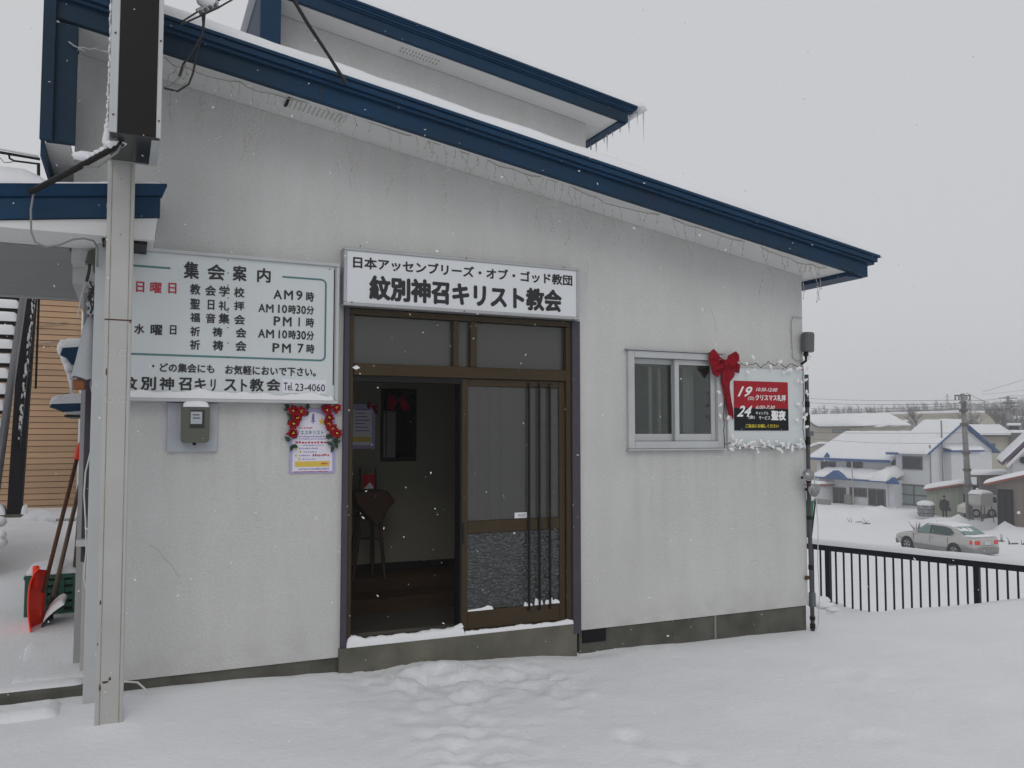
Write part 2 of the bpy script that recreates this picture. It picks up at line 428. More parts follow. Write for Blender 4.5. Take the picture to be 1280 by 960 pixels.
trail(pA, 34, .22, .03, .06, .008, .02); trail(pC, 40, .16, .025, .055, .008, .02)
trail(pD, 8, .12, .06, .12, .008, .016)
for _ in range(7): dips.append((random.uniform(3.2, 6.5), random.uniform(-2.6, -1.), random.uniform(.08, .16), random.uniform(.006, .014), random.uniform(0, 3)))
def lot_z(d):                                    # lower ground by distance from the camera
    if d < 40: return -3.75-.012*(d-30)
    if d < 85: return -3.87-.028*(d-40)
    return -5.13
piles = []
def pile(px, dpt, r, h, sq=1.0):
    p = dep(px, 541, dpt); piles.append((p.x, p.y, r, h, sq))
rs = random.getstate(); random.seed(3)
for i in range(26):
    px = 1000+i*12.0; pile(px+random.uniform(-4, 4), random.uniform(63, 65) if px < 1165 else random.uniform(54, 57), random.uniform(.7, 1.3), random.uniform(.15, .5))
for i in range(8): pile(1165+i*17+random.uniform(-4, 4), random.uniform(46, 50), random.uniform(.8, 1.5), random.uniform(.05, .2))
pile(1258, 49, .7, .7); pile(1272, 48, 1.2, .35)
random.setstate(rs)
def ground(x, y):
    fx = fence_x(y); s = (x-fx)*.95
    base = .19-.030*max(-3, min(x, 5.3))
    if y > 0: base += min(y, 12)*.006
    wq = smooth01((x-5.0)/(fx-5.0)) if x < fx else 1
    z = base*(1-wq)+edge_z(y)*wq
    if x < -.3 and y < 0: z += .10*smooth01((-.3-x)/1.5)*smooth01((-y-.5)/2)
    if x > 4.4: z += .05*math.sin((x-4.4)*1.1)*noise.noise(Vector((x*.5, y*.5, 3.)))
    z += .003*noise.noise(Vector((x*9, y*9, 8)))+.022*noise.noise(Vector((x*.7, y*.7, 0)))+.008*noise.noise(Vector((x*2.6, y*2.6, 5)))
    near = -5.6 < y < .5 and -1.5 < x < 7
    if near:
        # drift at the doorstep
        z += .060*math.exp(-((x-1.95)/.30)**2-((y+.16)/.22)**2)
        z += .03*math.exp(-((x-2.5)/.4)**2-((y+.2)/.2)**2)
        z += -.03*math.exp(-((x-3.05)/.25)**2-((y+.05)/.12)**2)
        z += .05*math.exp(-((x+.05)/.18)**2-((y+.45)/.25)**2)
        for (dx, dy, r, d, a) in dips:
            ex, ey = x-dx, y-dy
            if abs(ex) < 2.6*r and abs(ey) < 2.6*r:
                ca, sa = math.cos(a), math.sin(a); u = (ex*ca+ey*sa)/(r*1.25); v = (-ex*sa+ey*ca)/(r*.8)
                q = u*u+v*v; z += -d*math.exp(-q*1.6)+d*.32*math.exp(-((math.sqrt(q)-1.35)/.4)**2)
        tm = 0.
        for P in (pA, pC):
            for k in range(len(P)-1):
                ax, ay = P[k]; bx, by = P[k+1]; t = max(0, min(1, ((x-ax)*(bx-ax)+(y-ay)*(by-ay))/((bx-ax)**2+(by-ay)**2)))
                dd = math.hypot(x-ax-(bx-ax)*t, y-ay-(by-ay)*t); tm = max(tm, math.exp(-(dd/.33)**2))
        if tm > .03: z += tm*(.026*noise.noise(Vector((x*7, y*7, 1)))+.018*noise.noise(Vector((x*19, y*19, 2))))
    if s > .10:
        d = .4147*x+.91*(y+5.5); zl = lot_z(d)
        k = smooth01((s-.10)/5.5) if True else 1
        k = 1-(1-min(1, (s-.10)/6.0))**2.2
        z = z*(1-k)+zl*k
        if d > 20 and d < 95: z += .16*noise.noise(Vector((x*.16, y*.16, 7)))+.05*noise.noise(Vector((x*.6, y*.6, 7)))
        for (ax, ay, r, h, sq) in piles:
            q = ((x-ax)**2+(y-ay)**2)/(r*r)
            if q < 6: z += h*math.exp(-q)*(.8+.5*noise.noise(Vector((x*1.1, y*1.1, 9))))
    return z
def lin(a, b, st):
    n = max(1, int(round((b-a)/st))); return [a+(b-a)*i/n for i in range(n)]
def build_terrain():
    X = [-3000, -1200, -500, -200, -80, -40, -20]+lin(-12, -3, 1.0)+lin(-3, -1.2, .15)+lin(-1.2, 5.6, .034)+lin(5.6, 9.2, .09)+lin(9.2, 16, .5)+lin(16, 70, .8)+lin(70, 110, 4)+[110, 140, 200, 300, 500, 900, 1600, 3000]
    Y = [-3000, -1000, -300, -100, -40, -20, -12, -8]+lin(-6.5, -3.9, .15)+lin(-3.9, .12, .034)+lin(.12, 4, .2)+lin(4, 20, .5)+lin(20, 60, .8)+lin(60, 110, 3)+[110, 140, 200, 300, 500, 900, 1600, 3000]
    vs = [(x, y, ground(x, y)) for x in X for y in Y]; n = len(Y)
    fs = [(i*n+j, (i+1)*n+j, (i+1)*n+j+1, i*n+j+1) for i in range(len(X)-1) for j in range(n-1)]
    mb = MB(); mb.v = vs; mb.f = fs
    mb.build('ground', M['snow'], kind='structure', smooth=True, fixn=False, label='snow covered ground around the church and down to the road')
build_terrain()

# far hillside behind the town
def build_hill():
    mb = MB(); vs = []; nx, nd = 60, 12
    for i in range(nx+1):
        b = R(24.5)+math.atan((960+i*9-640)/FPX)
        for j in range(nd+1):
            d = 170+j*26
            h = -5.4+19*smooth01(j/9)*(.80+.22*noise.noise(Vector((i*.09, j*.1, 4))))*(1.0 if i < 24 else 1-.25*smooth01((i-24)/12))
            vs.append((d*math.sin(b), -5.5+d*math.cos(b), h))
    fs = [(i*(nd+1)+j, (i+1)*(nd+1)+j, (i+1)*(nd+1)+j+1, i*(nd+1)+j+1) for i in range(nx) for j in range(nd)]
    mb.v = vs; mb.f = fs
    return mb.build('hills', M['snow_far'], kind='structure', smooth=True, label='pale snowy hillside behind the houses')
build_hill()

# ------------------------------------------------------------------ the church
XL, XR = -.18, 5.25          # front wall, left and right ends
XU = -.33                    # left end above the side canopy
ZB = .252                    # bottom of the white wall
SL = -.1612                  # roof slope (dz/dx)
def zr(x): return 3.900+SL*x             # soffit height along the front
church = thing('church_building', 'white stuccoed church with blue edged sloping roof and sliding entrance door', 'church', (2.5, 0, .1))
DX0, DX1, DZ1 = 1.281, 3.020, 2.545      # door opening
WX0, WX1, WZ0, WZ1 = 3.485, 4.362, 1.592, 2.325
def build_wall():
    mb = MB(); T = .16
    def colm(x0, x1, za, zb_=None):
        zt0, zt1 = (zr(x0), zr(x1)) if zb_ is None else (zb_, zb_)
        mb.hexa([(x0, 0, za), (x1, 0, za), (x1, T, za), (x0, T, za), (x0, 0, zt0), (x1, 0, zt1), (x1, T, zt1), (x0, T, zt0)])
    colm(XU, XL, 2.70); colm(XL, DX0, ZB); colm(DX0, DX1, DZ1); colm(DX1, WX0, ZB)
    colm(WX0, WX1, WZ1); colm(WX0, WX1, ZB, WZ0); colm(WX1, XR, ZB)
    # side and back walls
    mb.hexa([(XR-T, T, ZB), (XR, T, ZB), (XR, 7, ZB), (XR-T, 7, ZB), (XR-T, T, zr(XR-T)), (XR, T, zr(XR)), (XR, 7, zr(XR)), (XR-T, 7, zr(XR-T))])
    mb.box(XU, XU+T, T, 7, 2.6, zr(XU)-.01)
    mb.hexa([(XU, 6.84, .2), (XR, 6.84, .2), (XR, 7, .2), (XU, 7, .2), (XU, 6.84, zr(XU)), (XR, 6.84, zr(XR)), (XR, 7, zr(XR)), (XU, 7, zr(XU))])
    return mb.build('wall', M['stucco'], church)
wall = build_wall()
# upper storey
UX0, UX1 = .80, 3.132
def zu(x): return 4.447-.1627*(x-.82)
mb = MB(); mb.hexa([(UX0, .012, 3.2), (UX1, .012, 3.2), (UX1, 3.9, 3.2), (UX0, 3.9, 3.2), (UX0, .012, zu(UX0)), (UX1, .012, zu(UX1)), (UX1, 3.9, zu(UX1)), (UX0, 3.9, zu(UX0))])
mb.build('upper_wall', M['stucco'], church)
mb = MB(); mb.box(XU-.0, .9, 6.0, 6.9, 3.7, 3.9)
# foundation strip (stands a little behind the stucco face)
for q_ in ((XL+.01, DX0-.015, .012, .15), (DX1+.035, XR-.012, .012, .15), (XR-.17, XR-.012, .152, 6.69), (XL+.01, XR-.2, 6.7, 6.88)):
    MB().box(*q_, -.3, ZB-.002).build('foundation', M['concrete'], church)
mb = MB(); mb.box(DX0-.012, DX1-.002, -.028, .34, -.3, .312)
mb.build('door_step', M['step_concrete'], church, bevel=.006)
# vent hole in the foundation
MB().box(DX1+.06, DX1+.26, .004, .02, .155, .245).build('vent_opening', M['blacksteel'], church)
MB().box(4.28, 4.295, .003, .014, .05, .25).build('drip_stain', M['greycable'], church)

def sloped(mb, x0, x1, y0, y1, za, zb_, f):      # strip following the roof slope between offsets za..zb
    mb.hexa([(x0, y0, f(x0)+za), (x1, y0, f(x1)+za), (x1, y1, f(x1)+za), (x0, y1, f(x0)+za),
             (x0, y0, f(x0)+zb_), (x1, y0, f(x1)+zb_), (x1, y1, f(x1)+zb_), (x0, y1, f(x0)+zb_)])
# main roof: slab, soffit, fascias
OX0, OX1 = -.46, 5.575
mb = MB(); sloped(mb, OX0+.05, OX1-.02, -.375, 6.9, .045, .175, zr); mb.build('roof', M['blue'], church)
mb = MB(); sloped(mb, OX0+.14, OX1-.20, -.372, -.002, .0, .04, zr); sloped(mb, XR+.002, OX1-.20, -.002, 6.9, .0, .04, zr)
mb.build('soffit', M['soffit'], church)
mb = MB()
sloped(mb, OX0, OX1, -.42, -.374, -.002, .105, zr)
fas = mb.build('roof_fascia', M['blue_dirty'], church, bevel=.003)
mb = MB(); sloped(mb, OX0+.0, OX1+.045, -.45, -.376, .106, .127, zr); sloped(mb, OX0-.004, OX1+.062, -.470, -.376, .129, .165, zr)
sloped(mb, OX0-.008, OX1+.08, -.484, -.376, .167, .188, zr)
mb.build('gutter_lip', M['blue'], church, bevel=.003)
# left upright of the blue frame
mb = MB(); mb.box(OX0+.015, OX0+.155, -.418, -.376, 3.275, zr(OX0+.155)-.013); mb.box(OX0-.012, OX0+.05, -.455, -.4225, 3.27, zr(OX0)+.12)
mb.build('corner_fascia', M['blue_dirty'], church, bevel=.003)
mb = MB(); mb.box(OX0-.012, OX0+.006, -.372, 6.9, 3.20, 3.9); mb.build('side_fascia', M['blue'], church)
MB().hexa([(OX0+.008, -.374, 3.275), (XU-.002, -.374, 3.275), (XU-.002, 6.8, 3.275), (OX0+.008, 6.8, 3.275), (OX0+.008, -.374, 3.30), (XU-.002, -.374, 3.30), (XU-.002, 6.8, 3.30), (OX0+.008, 6.8, 3.30)]).build('side_soffit', M['soffit'], church)
MB().box(OX0+.156, XU-.0, -.372, -.01, 3.275, 3.86) if False else None
# eave at the right end
mb = MB(); mb.box(OX1-.20, OX1, -.372, 6.9, zr(OX1)-.004, zr(OX1)+.12); mb.build('eave_fascia', M['blue'], church, bevel=.003)
mb = MB(); mb.box(OX1+.002, OX1+.075, -.374, 6.9, zr(OX1)+.115, zr(OX1)+.165); mb.build('eave_lip', M['blue'], church, bevel=.003)
# upper roof
VX0, VX1 = .684, 3.365
mb = MB(); sloped(mb, VX0+.02, VX1-.01, -.195, 4.1, .03, .125, zu); mb.build('upper_roof', M['blue'], church)
mb = MB(); sloped(mb, VX0+.13, VX1-.075, -.19, .009, .0, .028, zu); sloped(mb, UX1+.002, VX1-.075, .012, 4.1, .0, .028, zu); mb.build('upper_soffit', M['soffit'], church)
mb = MB(); sloped(mb, VX0, VX1, -.225, -.196, .0, .075, zu); mb.build('upper_fascia', M['blue_dirty'], church, bevel=.002)
mb = MB()
for a, b, o in ((.076, .087, .235), (.088, .105, .246), (.106, .118, .254), (.119, .136, .264)):
    sloped(mb, VX0-.01, VX1+(o-.225)*1.6+.01, -o, -.197, a, b, zu)
mb.build('upper_gutter_lip', M['blue'], church)
mb = MB(); mb.box(VX0, VX0+.125, -.225, -.197, zr(VX0)+.21, zu(VX0)+.05); mb.build('upper_corner_fascia', M['blue_dirty'], church)
mb = MB(); mb.box(VX1-.075, VX1, -.194, 4.1, zu(VX1)-.003, zu(VX1)+.09); mb.build('upper_eave_fascia', M['blue'], church)
MB().box(VX0+.001, UX0-.002, -.19, 4.1, zr(VX0)+.205, zr(VX0)+.26).build('upper_side_soffit', M['soffit'], church)
MB().box(VX0, VX0+.02, -.19, 4.1, zr(VX0)+.28, zu(VX0)).build('upper_side_fascia', M['blue'], church)

# soffit vents: panels with punched slots
def vent(x0, x1, y0, y1, f, n, par, m=4):
    v = MB(); sloped(v, x0, x1, y0, y1, -.006, -.001, f); o = v.build('soffit_vent', M['soffit'], par)
    s = MB()
    for i in range(n):
        a = x0+(x1-x0)*(i+.3)/n; b_ = a+(x1-x0)/n*.28
        for j in range(m):
            c = y0+(y1-y0)*(j+.2)/m; d = y0+(y1-y0)*(j+.72)/m
            sloped(s, a, b_, c, d, -.009, -.0062, f)
    s.build('slot_row', M['strand'], o, kind='stuff', label='rows of small dark slots')
vent(.86, 1.20, -.33, -.19, zr, 12, church)
vent(1.62, 1.90, -.16, -.06, zu, 12, church, 2)
MB().hexa([(.84, -.34, zr(.85)-.010), (.856, -.34, zr(.85)-.010), (.856, -.19, zr(.85)-.010), (.84, -.19, zr(.85)-.010), (.84, -.34, zr(.85)-.002), (.856, -.34, zr(.85)-.002), (.856, -.19, zr(.85)-.002), (.84, -.19, zr(.85)-.002)]).build('vent_gap', M['blacksteel'], church)

rc_ = random.Random(5)
for (x_, z_, dx, dz, n_) in ((.12, 1.05, .02, -.03, 8), (4.35, 2.50, -.006, .03, 8), (3.12, 2.75, .004, .03, 8)):
    P_ = [Vector((x_, -.0006, z_))]
    for _ in range(n_): P_.append(P_[-1]+Vector((dx+rc_.uniform(-.012, .012), 0, dz+rc_.uniform(-.012, .012))))
    MB().tube(P_, .0007, 4).build('hairline_crack', M['greycable'], church)
for x_ in (1.02, 2.23, 3.44, 4.65):
    mb = MB(); sloped(mb, x_, x_+.004, -.4215, -.4195, -.001, .104, zr); sloped(mb, x_+.05, x_+.054, -.4715, -.4695, .130, .164, zr); mb.build('lap_joint', M['ink'], church)
    for dz in (.02, .09):
        mb = MB(); mb.ball((x_-.03, -.4215, zr(x_)+dz), .005, 6, 4); mb.build('fixing', M['rust'], church)

# porch interior
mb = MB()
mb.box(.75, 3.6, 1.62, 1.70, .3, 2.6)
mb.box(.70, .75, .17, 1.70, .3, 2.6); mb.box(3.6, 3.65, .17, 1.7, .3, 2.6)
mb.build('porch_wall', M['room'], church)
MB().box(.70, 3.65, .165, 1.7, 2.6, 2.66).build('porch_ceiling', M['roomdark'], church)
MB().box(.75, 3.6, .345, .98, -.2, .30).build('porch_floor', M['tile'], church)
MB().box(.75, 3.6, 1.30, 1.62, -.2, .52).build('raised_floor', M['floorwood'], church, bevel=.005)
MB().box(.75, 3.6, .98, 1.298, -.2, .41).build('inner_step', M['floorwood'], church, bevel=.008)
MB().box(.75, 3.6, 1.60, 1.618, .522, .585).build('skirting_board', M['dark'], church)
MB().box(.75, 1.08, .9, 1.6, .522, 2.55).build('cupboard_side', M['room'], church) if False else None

# ------------------------------------------------------------------ entrance door
JW = .06
mb = MB(); mb.box(DX0-.002, DX0+.034, -.03, .16, .314, DZ1-.01); j = mb.build('door_jamb', M['purple'], church, bevel=.003)
mb = MB(); mb.box(DX1-.034, DX1+.032, -.03, .16, .235, DZ1-.01); mb.build('door_jamb', M['purple'], church, bevel=.003)
FX0, FX1 = DX0+.036, DX1-.036
zT, zH = DZ1-.015, 2.105
frame = thing('door_frame', None, None, (0, 0, 0)); frame.parent = church; frame.location = (FX0-2.5, .05, .2)
def fb(name, x0, x1, y0, y1, z0, z1, m='brown', par=frame, **k):
    return box(name, M[m], par, x0, x1, y0, y1, z0, z1, .003, **k)
fb('head_rail', FX0, FX1, -.012, .12, zT-.04, zT)
fb('frame_post', FX0, FX0+.03, -.012, .12, .314, zT-.042)
fb('frame_post', FX1-.042, FX1, -.012, .12, .314, zT-.042)
fb('transom_rail', FX0+.032, FX1-.044, -.018, .12, 2.085, 2.165)
fb('sill_rail', FX0+.032, FX1-.044, -.012, .13, .314, .338)
tx = [FX0+.032, FX0+.62, FX0+.655, FX0+.815, FX0+.85, FX1-.044]
px_t = [at(x, 430, .0).x for x in (567.5, 571.5, 589, 594)]
fb('mullion', px_t[0]-.008, px_t[1]+.008, -.01, .10, 2.167, zT-.042)
fb('mullion', px_t[2]-.008, px_t[3]+.008, -.01, .10, 2.167, zT-.042)
for a, b in ((FX0+.034, px_t[0]-.01), (px_t[1]+.01, px_t[2]-.01), (px_t[3]+.01, FX1-.046)):
    box('transom_pane', M['frost'], frame, a, b, .03, .036, 2.169, zT-.044, 0)
MB().box(FX0+.04, FX1-.05, .10, .104, 2.1, zT).build('transom_curtain', M['curtain'], frame)
MB().hexa([(1.335, -.021, 2.135), (1.36, -.021, 2.12), (1.39, -.021, 2.133), (1.365, -.021, 2.15), (1.335, -.019, 2.135), (1.36, -.019, 2.12), (1.39, -.019, 2.133), (1.365, -.019, 2.15)]).build('frost_patch', M['whiteink'], frame)

def leaf(x0, x1, y, bars, name, label, bar_y, plate=False, gm='frost'):
    d = thing(name, None, None, (0, 0, 0)); d.parent = church; d.location = (x0-2.5, y, .23)
    if label: d['label'] = label
    z0, z1, za, zb_ = .340, 2.083, .915, 1.00
    st = .048
    box('stile', M['brown'], d, x0, x0+st, y-.016, y+.016, z0, z1)
    box('stile', M['brown'], d, x1-st, x1, y-.016, y+.016, z0, z1)
    box('top_rail', M['brown'], d, x0+st+.001, x1-st-.001, y-.014, y+.014, z1-.05, z1)
    box('middle_rail', M['brown'], d, x0+st+.001, x1-st-.001, y-.015, y+.015, 1.0, 1.085)
    box('bottom_rail', M['brown'], d, x0+st+.001, x1-st-.001, y-.015, y+.015, z0, z0+.125)
    box('glass_pane', M[gm], d, x0+st, x1-st, y-.003, y+.003, 1.087, z1-.052, 0)
    box('glass_pane', M['pattern'], d, x0+st, x1-st, y-.003, y+.003, z0+.127, .998, 0, label='patterned lower pane')
    for bx in bars:
        MB().box(bx-.0065, bx+.0065, bar_y-.007, bar_y+.007, z0+.09, z1-.02).build('grille_bar', M['dark'], d)
    if plate:
        p = MB().box(2.535, 2.632, y-.0045, y-.0035, 1.09, 1.13).build('letter_plate', M['label'], d)
        t = MB(); text(t, 'POST', 2.566, 1.098, 2.622, 1.118, y-.0055, .0); t.build('lettering', M['ink'], d, fixn=False)
    return d
LX0, LX1 = at(576, 600, .02).x, FX1-.044
lf = leaf(LX0, LX1, .022, [at(x, 600, 0).x for x in (661, 674, 687)], 'sliding_door', 'front sliding leaf with three upright bars at its right', -.004, True)
lf2 = leaf(LX0+.02, LX1, .075, [at(x, 600, .09).x for x in (597, 610, 624)], 'sliding_door', 'rear sliding leaf behind the front one', .060, False, 'frost2')
cv = []; nf = 60
for i in range(nf+1):
    x_ = LX0+.03+(LX1-LX0-.06)*i/nf; y_ = .125+.012*math.sin(i*1.05)+.006*math.sin(i*2.3+1)
    cv += [(x_, y_, .95), (x_, y_, 2.08)]
mb = MB(); mb.add(cv, [(2*i, 2*i+2, 2*i+3, 2*i+1) for i in range(nf)]); mb.build('lace_curtain', mat('pale_curtain', (.42, .43, .41), .9), church, smooth=True, fixn=False)
MB().box(LX0+.004, LX0+.02, .002, .005, .93, 1.08).build('finger_pull', M['dark'], lf)
MB().box(LX0-.012, LX0-.002, .0, .11, .34, 2.083).build('door_edge_strip', M['dark'], church)
MB().box(FX0+.032, LX0-.014, .0, .1, 2.045, 2.084).build('door_track', M['dark'], church)

# snow on the sill and bottom rail
s = MB(); pad(s, FX0+.0, LX0+.02, -.028, .03, lambda x, y: .3125, .05, 40, 3, edge=.02, amp=.6, ns=7, seed=2)
pad(s, LX0+.02, DX1+.0, -.028, .004, lambda x, y: .3125, .026, 40, 3, edge=.012, amp=.8, ns=8, seed=5)
pad(s, LX0-.14, LX0+.01, -.02, .02, lambda x, y: .33+.035*max(0, (x-LX0+.14)/.14)**2, .03, 14, 3, edge=.02, amp=.9, ns=9, seed=8)
s.build('sill_snow', M['snow'], kind='stuff', smooth=True, label='thin snow drifted along the concrete door sill')
s = MB(); bz = .466
for a, b, h in ((LX0+.05, LX0+.24, .018),) + tuple((at(x, 600, 0).x-.035, at(x, 600, 0).x+.03, .035) for x in (661, 674, 687)) + ((LX1-.12, LX1-.05, .022),):
    pad(s, a, b, .001, .018, lambda x, y: bz, h, 6, 3, edge=.01, amp=.9, ns=20, seed=a*9)
s.build('rail_snow', M['snow'], kind='stuff', smooth=True, label='small heaps of snow on the bottom rail of the sliding door')

# ------------------------------------------------------------------ side window of the church (two sashes)
win = thing('window', None, None, (0, 0, 0)); win.parent = church; win.location = (3.9-2.5, 0, WZ0-.1)
for nm, (a, b, c, d) in dict(jl=(WX0-.012, WX0+.045, WZ0-.012, WZ1+.012), jr=(WX1-.045, WX1+.012, WZ0-.012, WZ1+.012), t=(WX0+.046, WX1-.046, WZ1-.04, WZ1+.012), b=(WX0+.046, WX1-.046, WZ0-.012, WZ0+.045)).items():
    box('window_frame', M['alu'], win, a, b, -.03, .09, c, d)
MB().box(WX0-.025, WX1+.025, -.05, -.0, WZ0-.026, WZ0-.014).build('window_sill', M['alu'], win, bevel=.003)
MB().box(WX0-.03, WX1+.03, -.045, -.0, WZ1+.014, WZ1+.024).build('head_flashing', M['greyalu'], win, bevel=.002)
def sash(x0, x1, y):
    z0, z1 = WZ0+.047, WZ1-.042
    sx = thing('sash', None, None); sx.parent = win; sx.location = (x0-3.9, y, 0)
    mb = MB(); mb.box(x0, x0+.04, y-.014, y+.014, z0, z1); mb.box(x1-.04, x1, y-.014, y+.014, z0, z1)
    mb.box(x0+.0405, x1-.0405, y-.012, y+.012, z1-.04, z1); mb.box(x0+.0405, x1-.0405, y-.012, y+.012, z0, z0+.055)
    f = mb.build('sash_frame', M['alu'], win, bevel=.002)
    bpy.data.objects.remove(sx)
    MB().box(x0+.03, x1-.03, y-.003, y+.003, z0+.04, z1-.03).build('window_pane', M['glass'], win)
sash(WX0+.047, at(846, 500, .02).x+.012, .055)
sash(at(846, 500, .02).x-.03, WX1-.047, .015)
mb = MB()
for a, b in ((.27, .30), (.36, .385)): mb.box(WX0+a, WX0+b, .12, .14, WZ0, WZ1)
mb.box(WX0+.60, WX0+.64, .12, .14, WZ0, WZ1); mb.box(WX0+.64, WX0+.72, .14, .16, WZ0, WZ1)
mb.box(WX0, WX1, .12, .14, WZ1-.09, WZ1-.06); mb.box(WX0, WX1, .12, .14, WZ0+.02, WZ0+.06)
mb.build('inner_window_frame', M['greyalu'], win)
MB().box(WX0-.1, WX1+.1, .5, .55, WZ0-.2, WZ1+.2).build('room_behind', M['curtain_dark'], win)
mb = MB(); mb.box(WX0-.1, WX0-.06, .165, .5, WZ0-.2, WZ1+.2); mb.box(WX1+.06, WX1+.1, .165, .5, WZ0-.2, WZ1+.2); mb.box(WX0-.1, WX1+.1, .165, .5, WZ1+.2, WZ1+.24); mb.box(WX0-.1, WX1+.1, .165, .5, WZ0-.24, WZ0-.2)
mb.build('window_reveal', M['curtain_dark'], win)

# ------------------------------------------------------------------ roof snow
s = MB(); pad(s, OX0-.0, OX1+.12, -.475, 6.9, lambda x, y: zr(x)+.185, .105, 110, 12, edge=.12, amp=.16, ns=2.2)
s.build('roof_snow', M['snow'], kind='stuff', smooth=True, label='even layer of snow lying on the main church roof')
s = MB(); pad(s, VX0-.02, VX1+.15, -.265, 4.1, lambda x, y: zu(x)+.135, .055, 60, 10, edge=.06, amp=.2, ns=2.2, seed=4)
s.build('roof_snow', M['snow'], kind='stuff', smooth=True, label='thin snow lying on the upper church roof')
# snow lip hanging over the upper eave, with icicles
s = MB()
for i in range(12): s.ball((VX1+.09+random.uniform(-.02, .02), -.25+i*.10, zu(VX1)+.13-random.uniform(0, .02)), .038, 9, 7, (1, 1.4, .8), .12)
s.build('eave_snow', M['snow'], kind='stuff', smooth=True, label='snow curling over the end of the upper eave')
ic = MB()
for i in range(26):
    y = -.22+i*.09+random.uniform(-.02, .02); L = random.choice([.05, .08, .1, .14, .18]); 
    if i in (6,): L = .36
    x = VX1-.01+random.uniform(-.01, .01); z = zu(VX1)+.0
    ic.tube([(x, y, z), (x, y, z-L*.5), (x, y, z-L)], [.007, .004, .0008], 5)
for (dx, dy, L) in ((.14, -.22, .24), (.10, -.2, .1), (.12, -.05, .12)): ic.tube([(VX1+dx, dy, zu(VX1)+.11), (VX1+dx, dy, zu(VX1)+.11-L)], [.006, .001], 5)
ic.build('eave_icicles', M['ice'], kind='stuff', label='thin icicles hanging from the upper eave')

# ------------------------------------------------------------------ signs
# notice board
BY = -.075
def bp(X, Y, y=BY-.004): return at(120+X/4, 290+Y/4, y)
board = thing('notice_board', 'large white framed board listing meeting times beside the pole', 'notice board', (.55, -.04, 1.9))
b00, b11 = at(122, 505, BY), at(424, 330, BY)
BX0, BX1 = at(132, 400, BY).x-.02, b11.x
BZ1, BZ0 = b11.z-.0, at(425, 505, BY).z
box('panel', M['board'], board, BX0+.02, BX1-.02, BY-.002, -.01, BZ0+.02, BZ1-.02)
box('frame', M['alu'], board, BX0, BX1, BY-.022, -.002, BZ1-.022, BZ1)
box('frame', M['alu'], board, BX0, BX1, BY-.022, -.002, BZ0, BZ0+.022)
box('frame', M['alu'], board, BX0, BX0+.05, BY-.02, -.004, BZ0+.023, BZ1-.023)
box('frame', M['alu'], board, BX1-.022, BX1, BY-.02, -.004, BZ0+.023, BZ1-.023)
MB().box(BX1-.034, BX1-.026, BY-.003, BY-.0025, BZ0+.12, BZ1-.04).build('dark_gap', M['ink'], board)
TY = BY-.0045
def trow(mb, items, y=TY, fn=bp, wt=.018):
    for s_, X0, Y0, X1, Y1 in items:
        a = fn(X0, Y1); b = fn(X1, Y0)
        # lines run level on the wall: use the left edge for height
        c = fn(X0, Y0); h = c.z-a.z
        e = fn(X1, Y1)
        text(mb, s_, a.x, (a.z), e.x, (a.z)+h, y, wt, skew=0)
t = MB()
trow(t, [('集', 438, 145, 515, 232), ('会', 556, 158, 645, 238), ('案', 683, 165, 753, 243), ('内', 805, 178, 873, 250),
 ('教', 470, 258, 522, 312), ('会', 545, 265, 600, 318), ('学', 615, 268, 668, 322), ('校', 690, 275, 742, 326),
 ('A', 887, 288, 930, 334), ('M', 940, 290, 985, 337), ('9', 1000, 291, 1033, 340), ('時', 1050, 298, 1090, 347),
 ('聖', 470, 332, 520, 385), ('日', 558, 338, 592, 388), ('礼', 612, 343, 665, 392), ('拝', 690, 345, 742, 390),
 ('A', 812, 358, 846, 400), ('M', 850, 360, 888, 402), ('10', 910, 362, 956, 405), ('時', 962, 364, 1000, 408), ('30', 1002, 366, 1050, 409), ('分', 1052, 368, 1090, 412),
 ('福', 470, 402, 520, 450), ('音', 548, 405, 598, 455), ('集', 612, 405, 668, 458), ('会', 690, 412, 745, 462),
 ('P', 888, 421, 922, 468), ('M', 934, 423, 978, 471), ('1', 1012, 427, 1019, 472), ('時', 1050, 428, 1090, 476),
 ('祈', 470, 472, 520, 520), ('祷', 582, 475, 632, 523), ('会', 698, 478, 752, 528),
 ('A', 810, 485, 846, 528), ('M', 850, 487, 890, 530), ('10', 912, 489, 956, 532), ('時', 962, 490, 1000, 535), ('30', 1002, 492, 1050, 537), ('分', 1052, 494, 1090, 540),
 ('祈', 468, 538, 520, 588), ('祷', 582, 540, 636, 592), ('会', 696, 543, 752, 595),
 ('P', 882, 555, 918, 600), ('M', 930, 557, 974, 603), ('7', 1008, 558, 1038, 604), ('時', 1052, 560, 1092, 606),
 ('水', 190, 458, 242, 508), ('曜', 272, 462, 332, 515), ('日', 369, 465, 402, 513),
 ('・', 280, 664, 292, 676), ('どの集会にも', 318, 653, 592, 700), ('お気軽において下さい。'.replace('いて', 'いで'), 645, 664, 1100, 712)], wt=.027)
trow(t, [('紋', 128, 722, 206, 788), ('別', 222, 722, 300, 790), ('神', 316, 725, 390, 790), ('召', 412, 727, 478, 792), ('キ', 492, 730, 550, 792), ('リ', 572, 735, 598, 795), ('ス', 640, 735, 702, 795), ('ト', 724, 735, 755, 797), ('教', 768, 732, 838, 797), ('会', 852, 733, 922, 795)], wt=.03)
t.build('lettering', M['ink'], board, fixn=False)
t = MB(); trow(t, [('日', 200, 246, 241, 300), ('曜', 270, 250, 328, 304), ('日', 361, 253, 402, 307)], wt=.024); t.build('red_lettering', M['redink'], board, fixn=False)
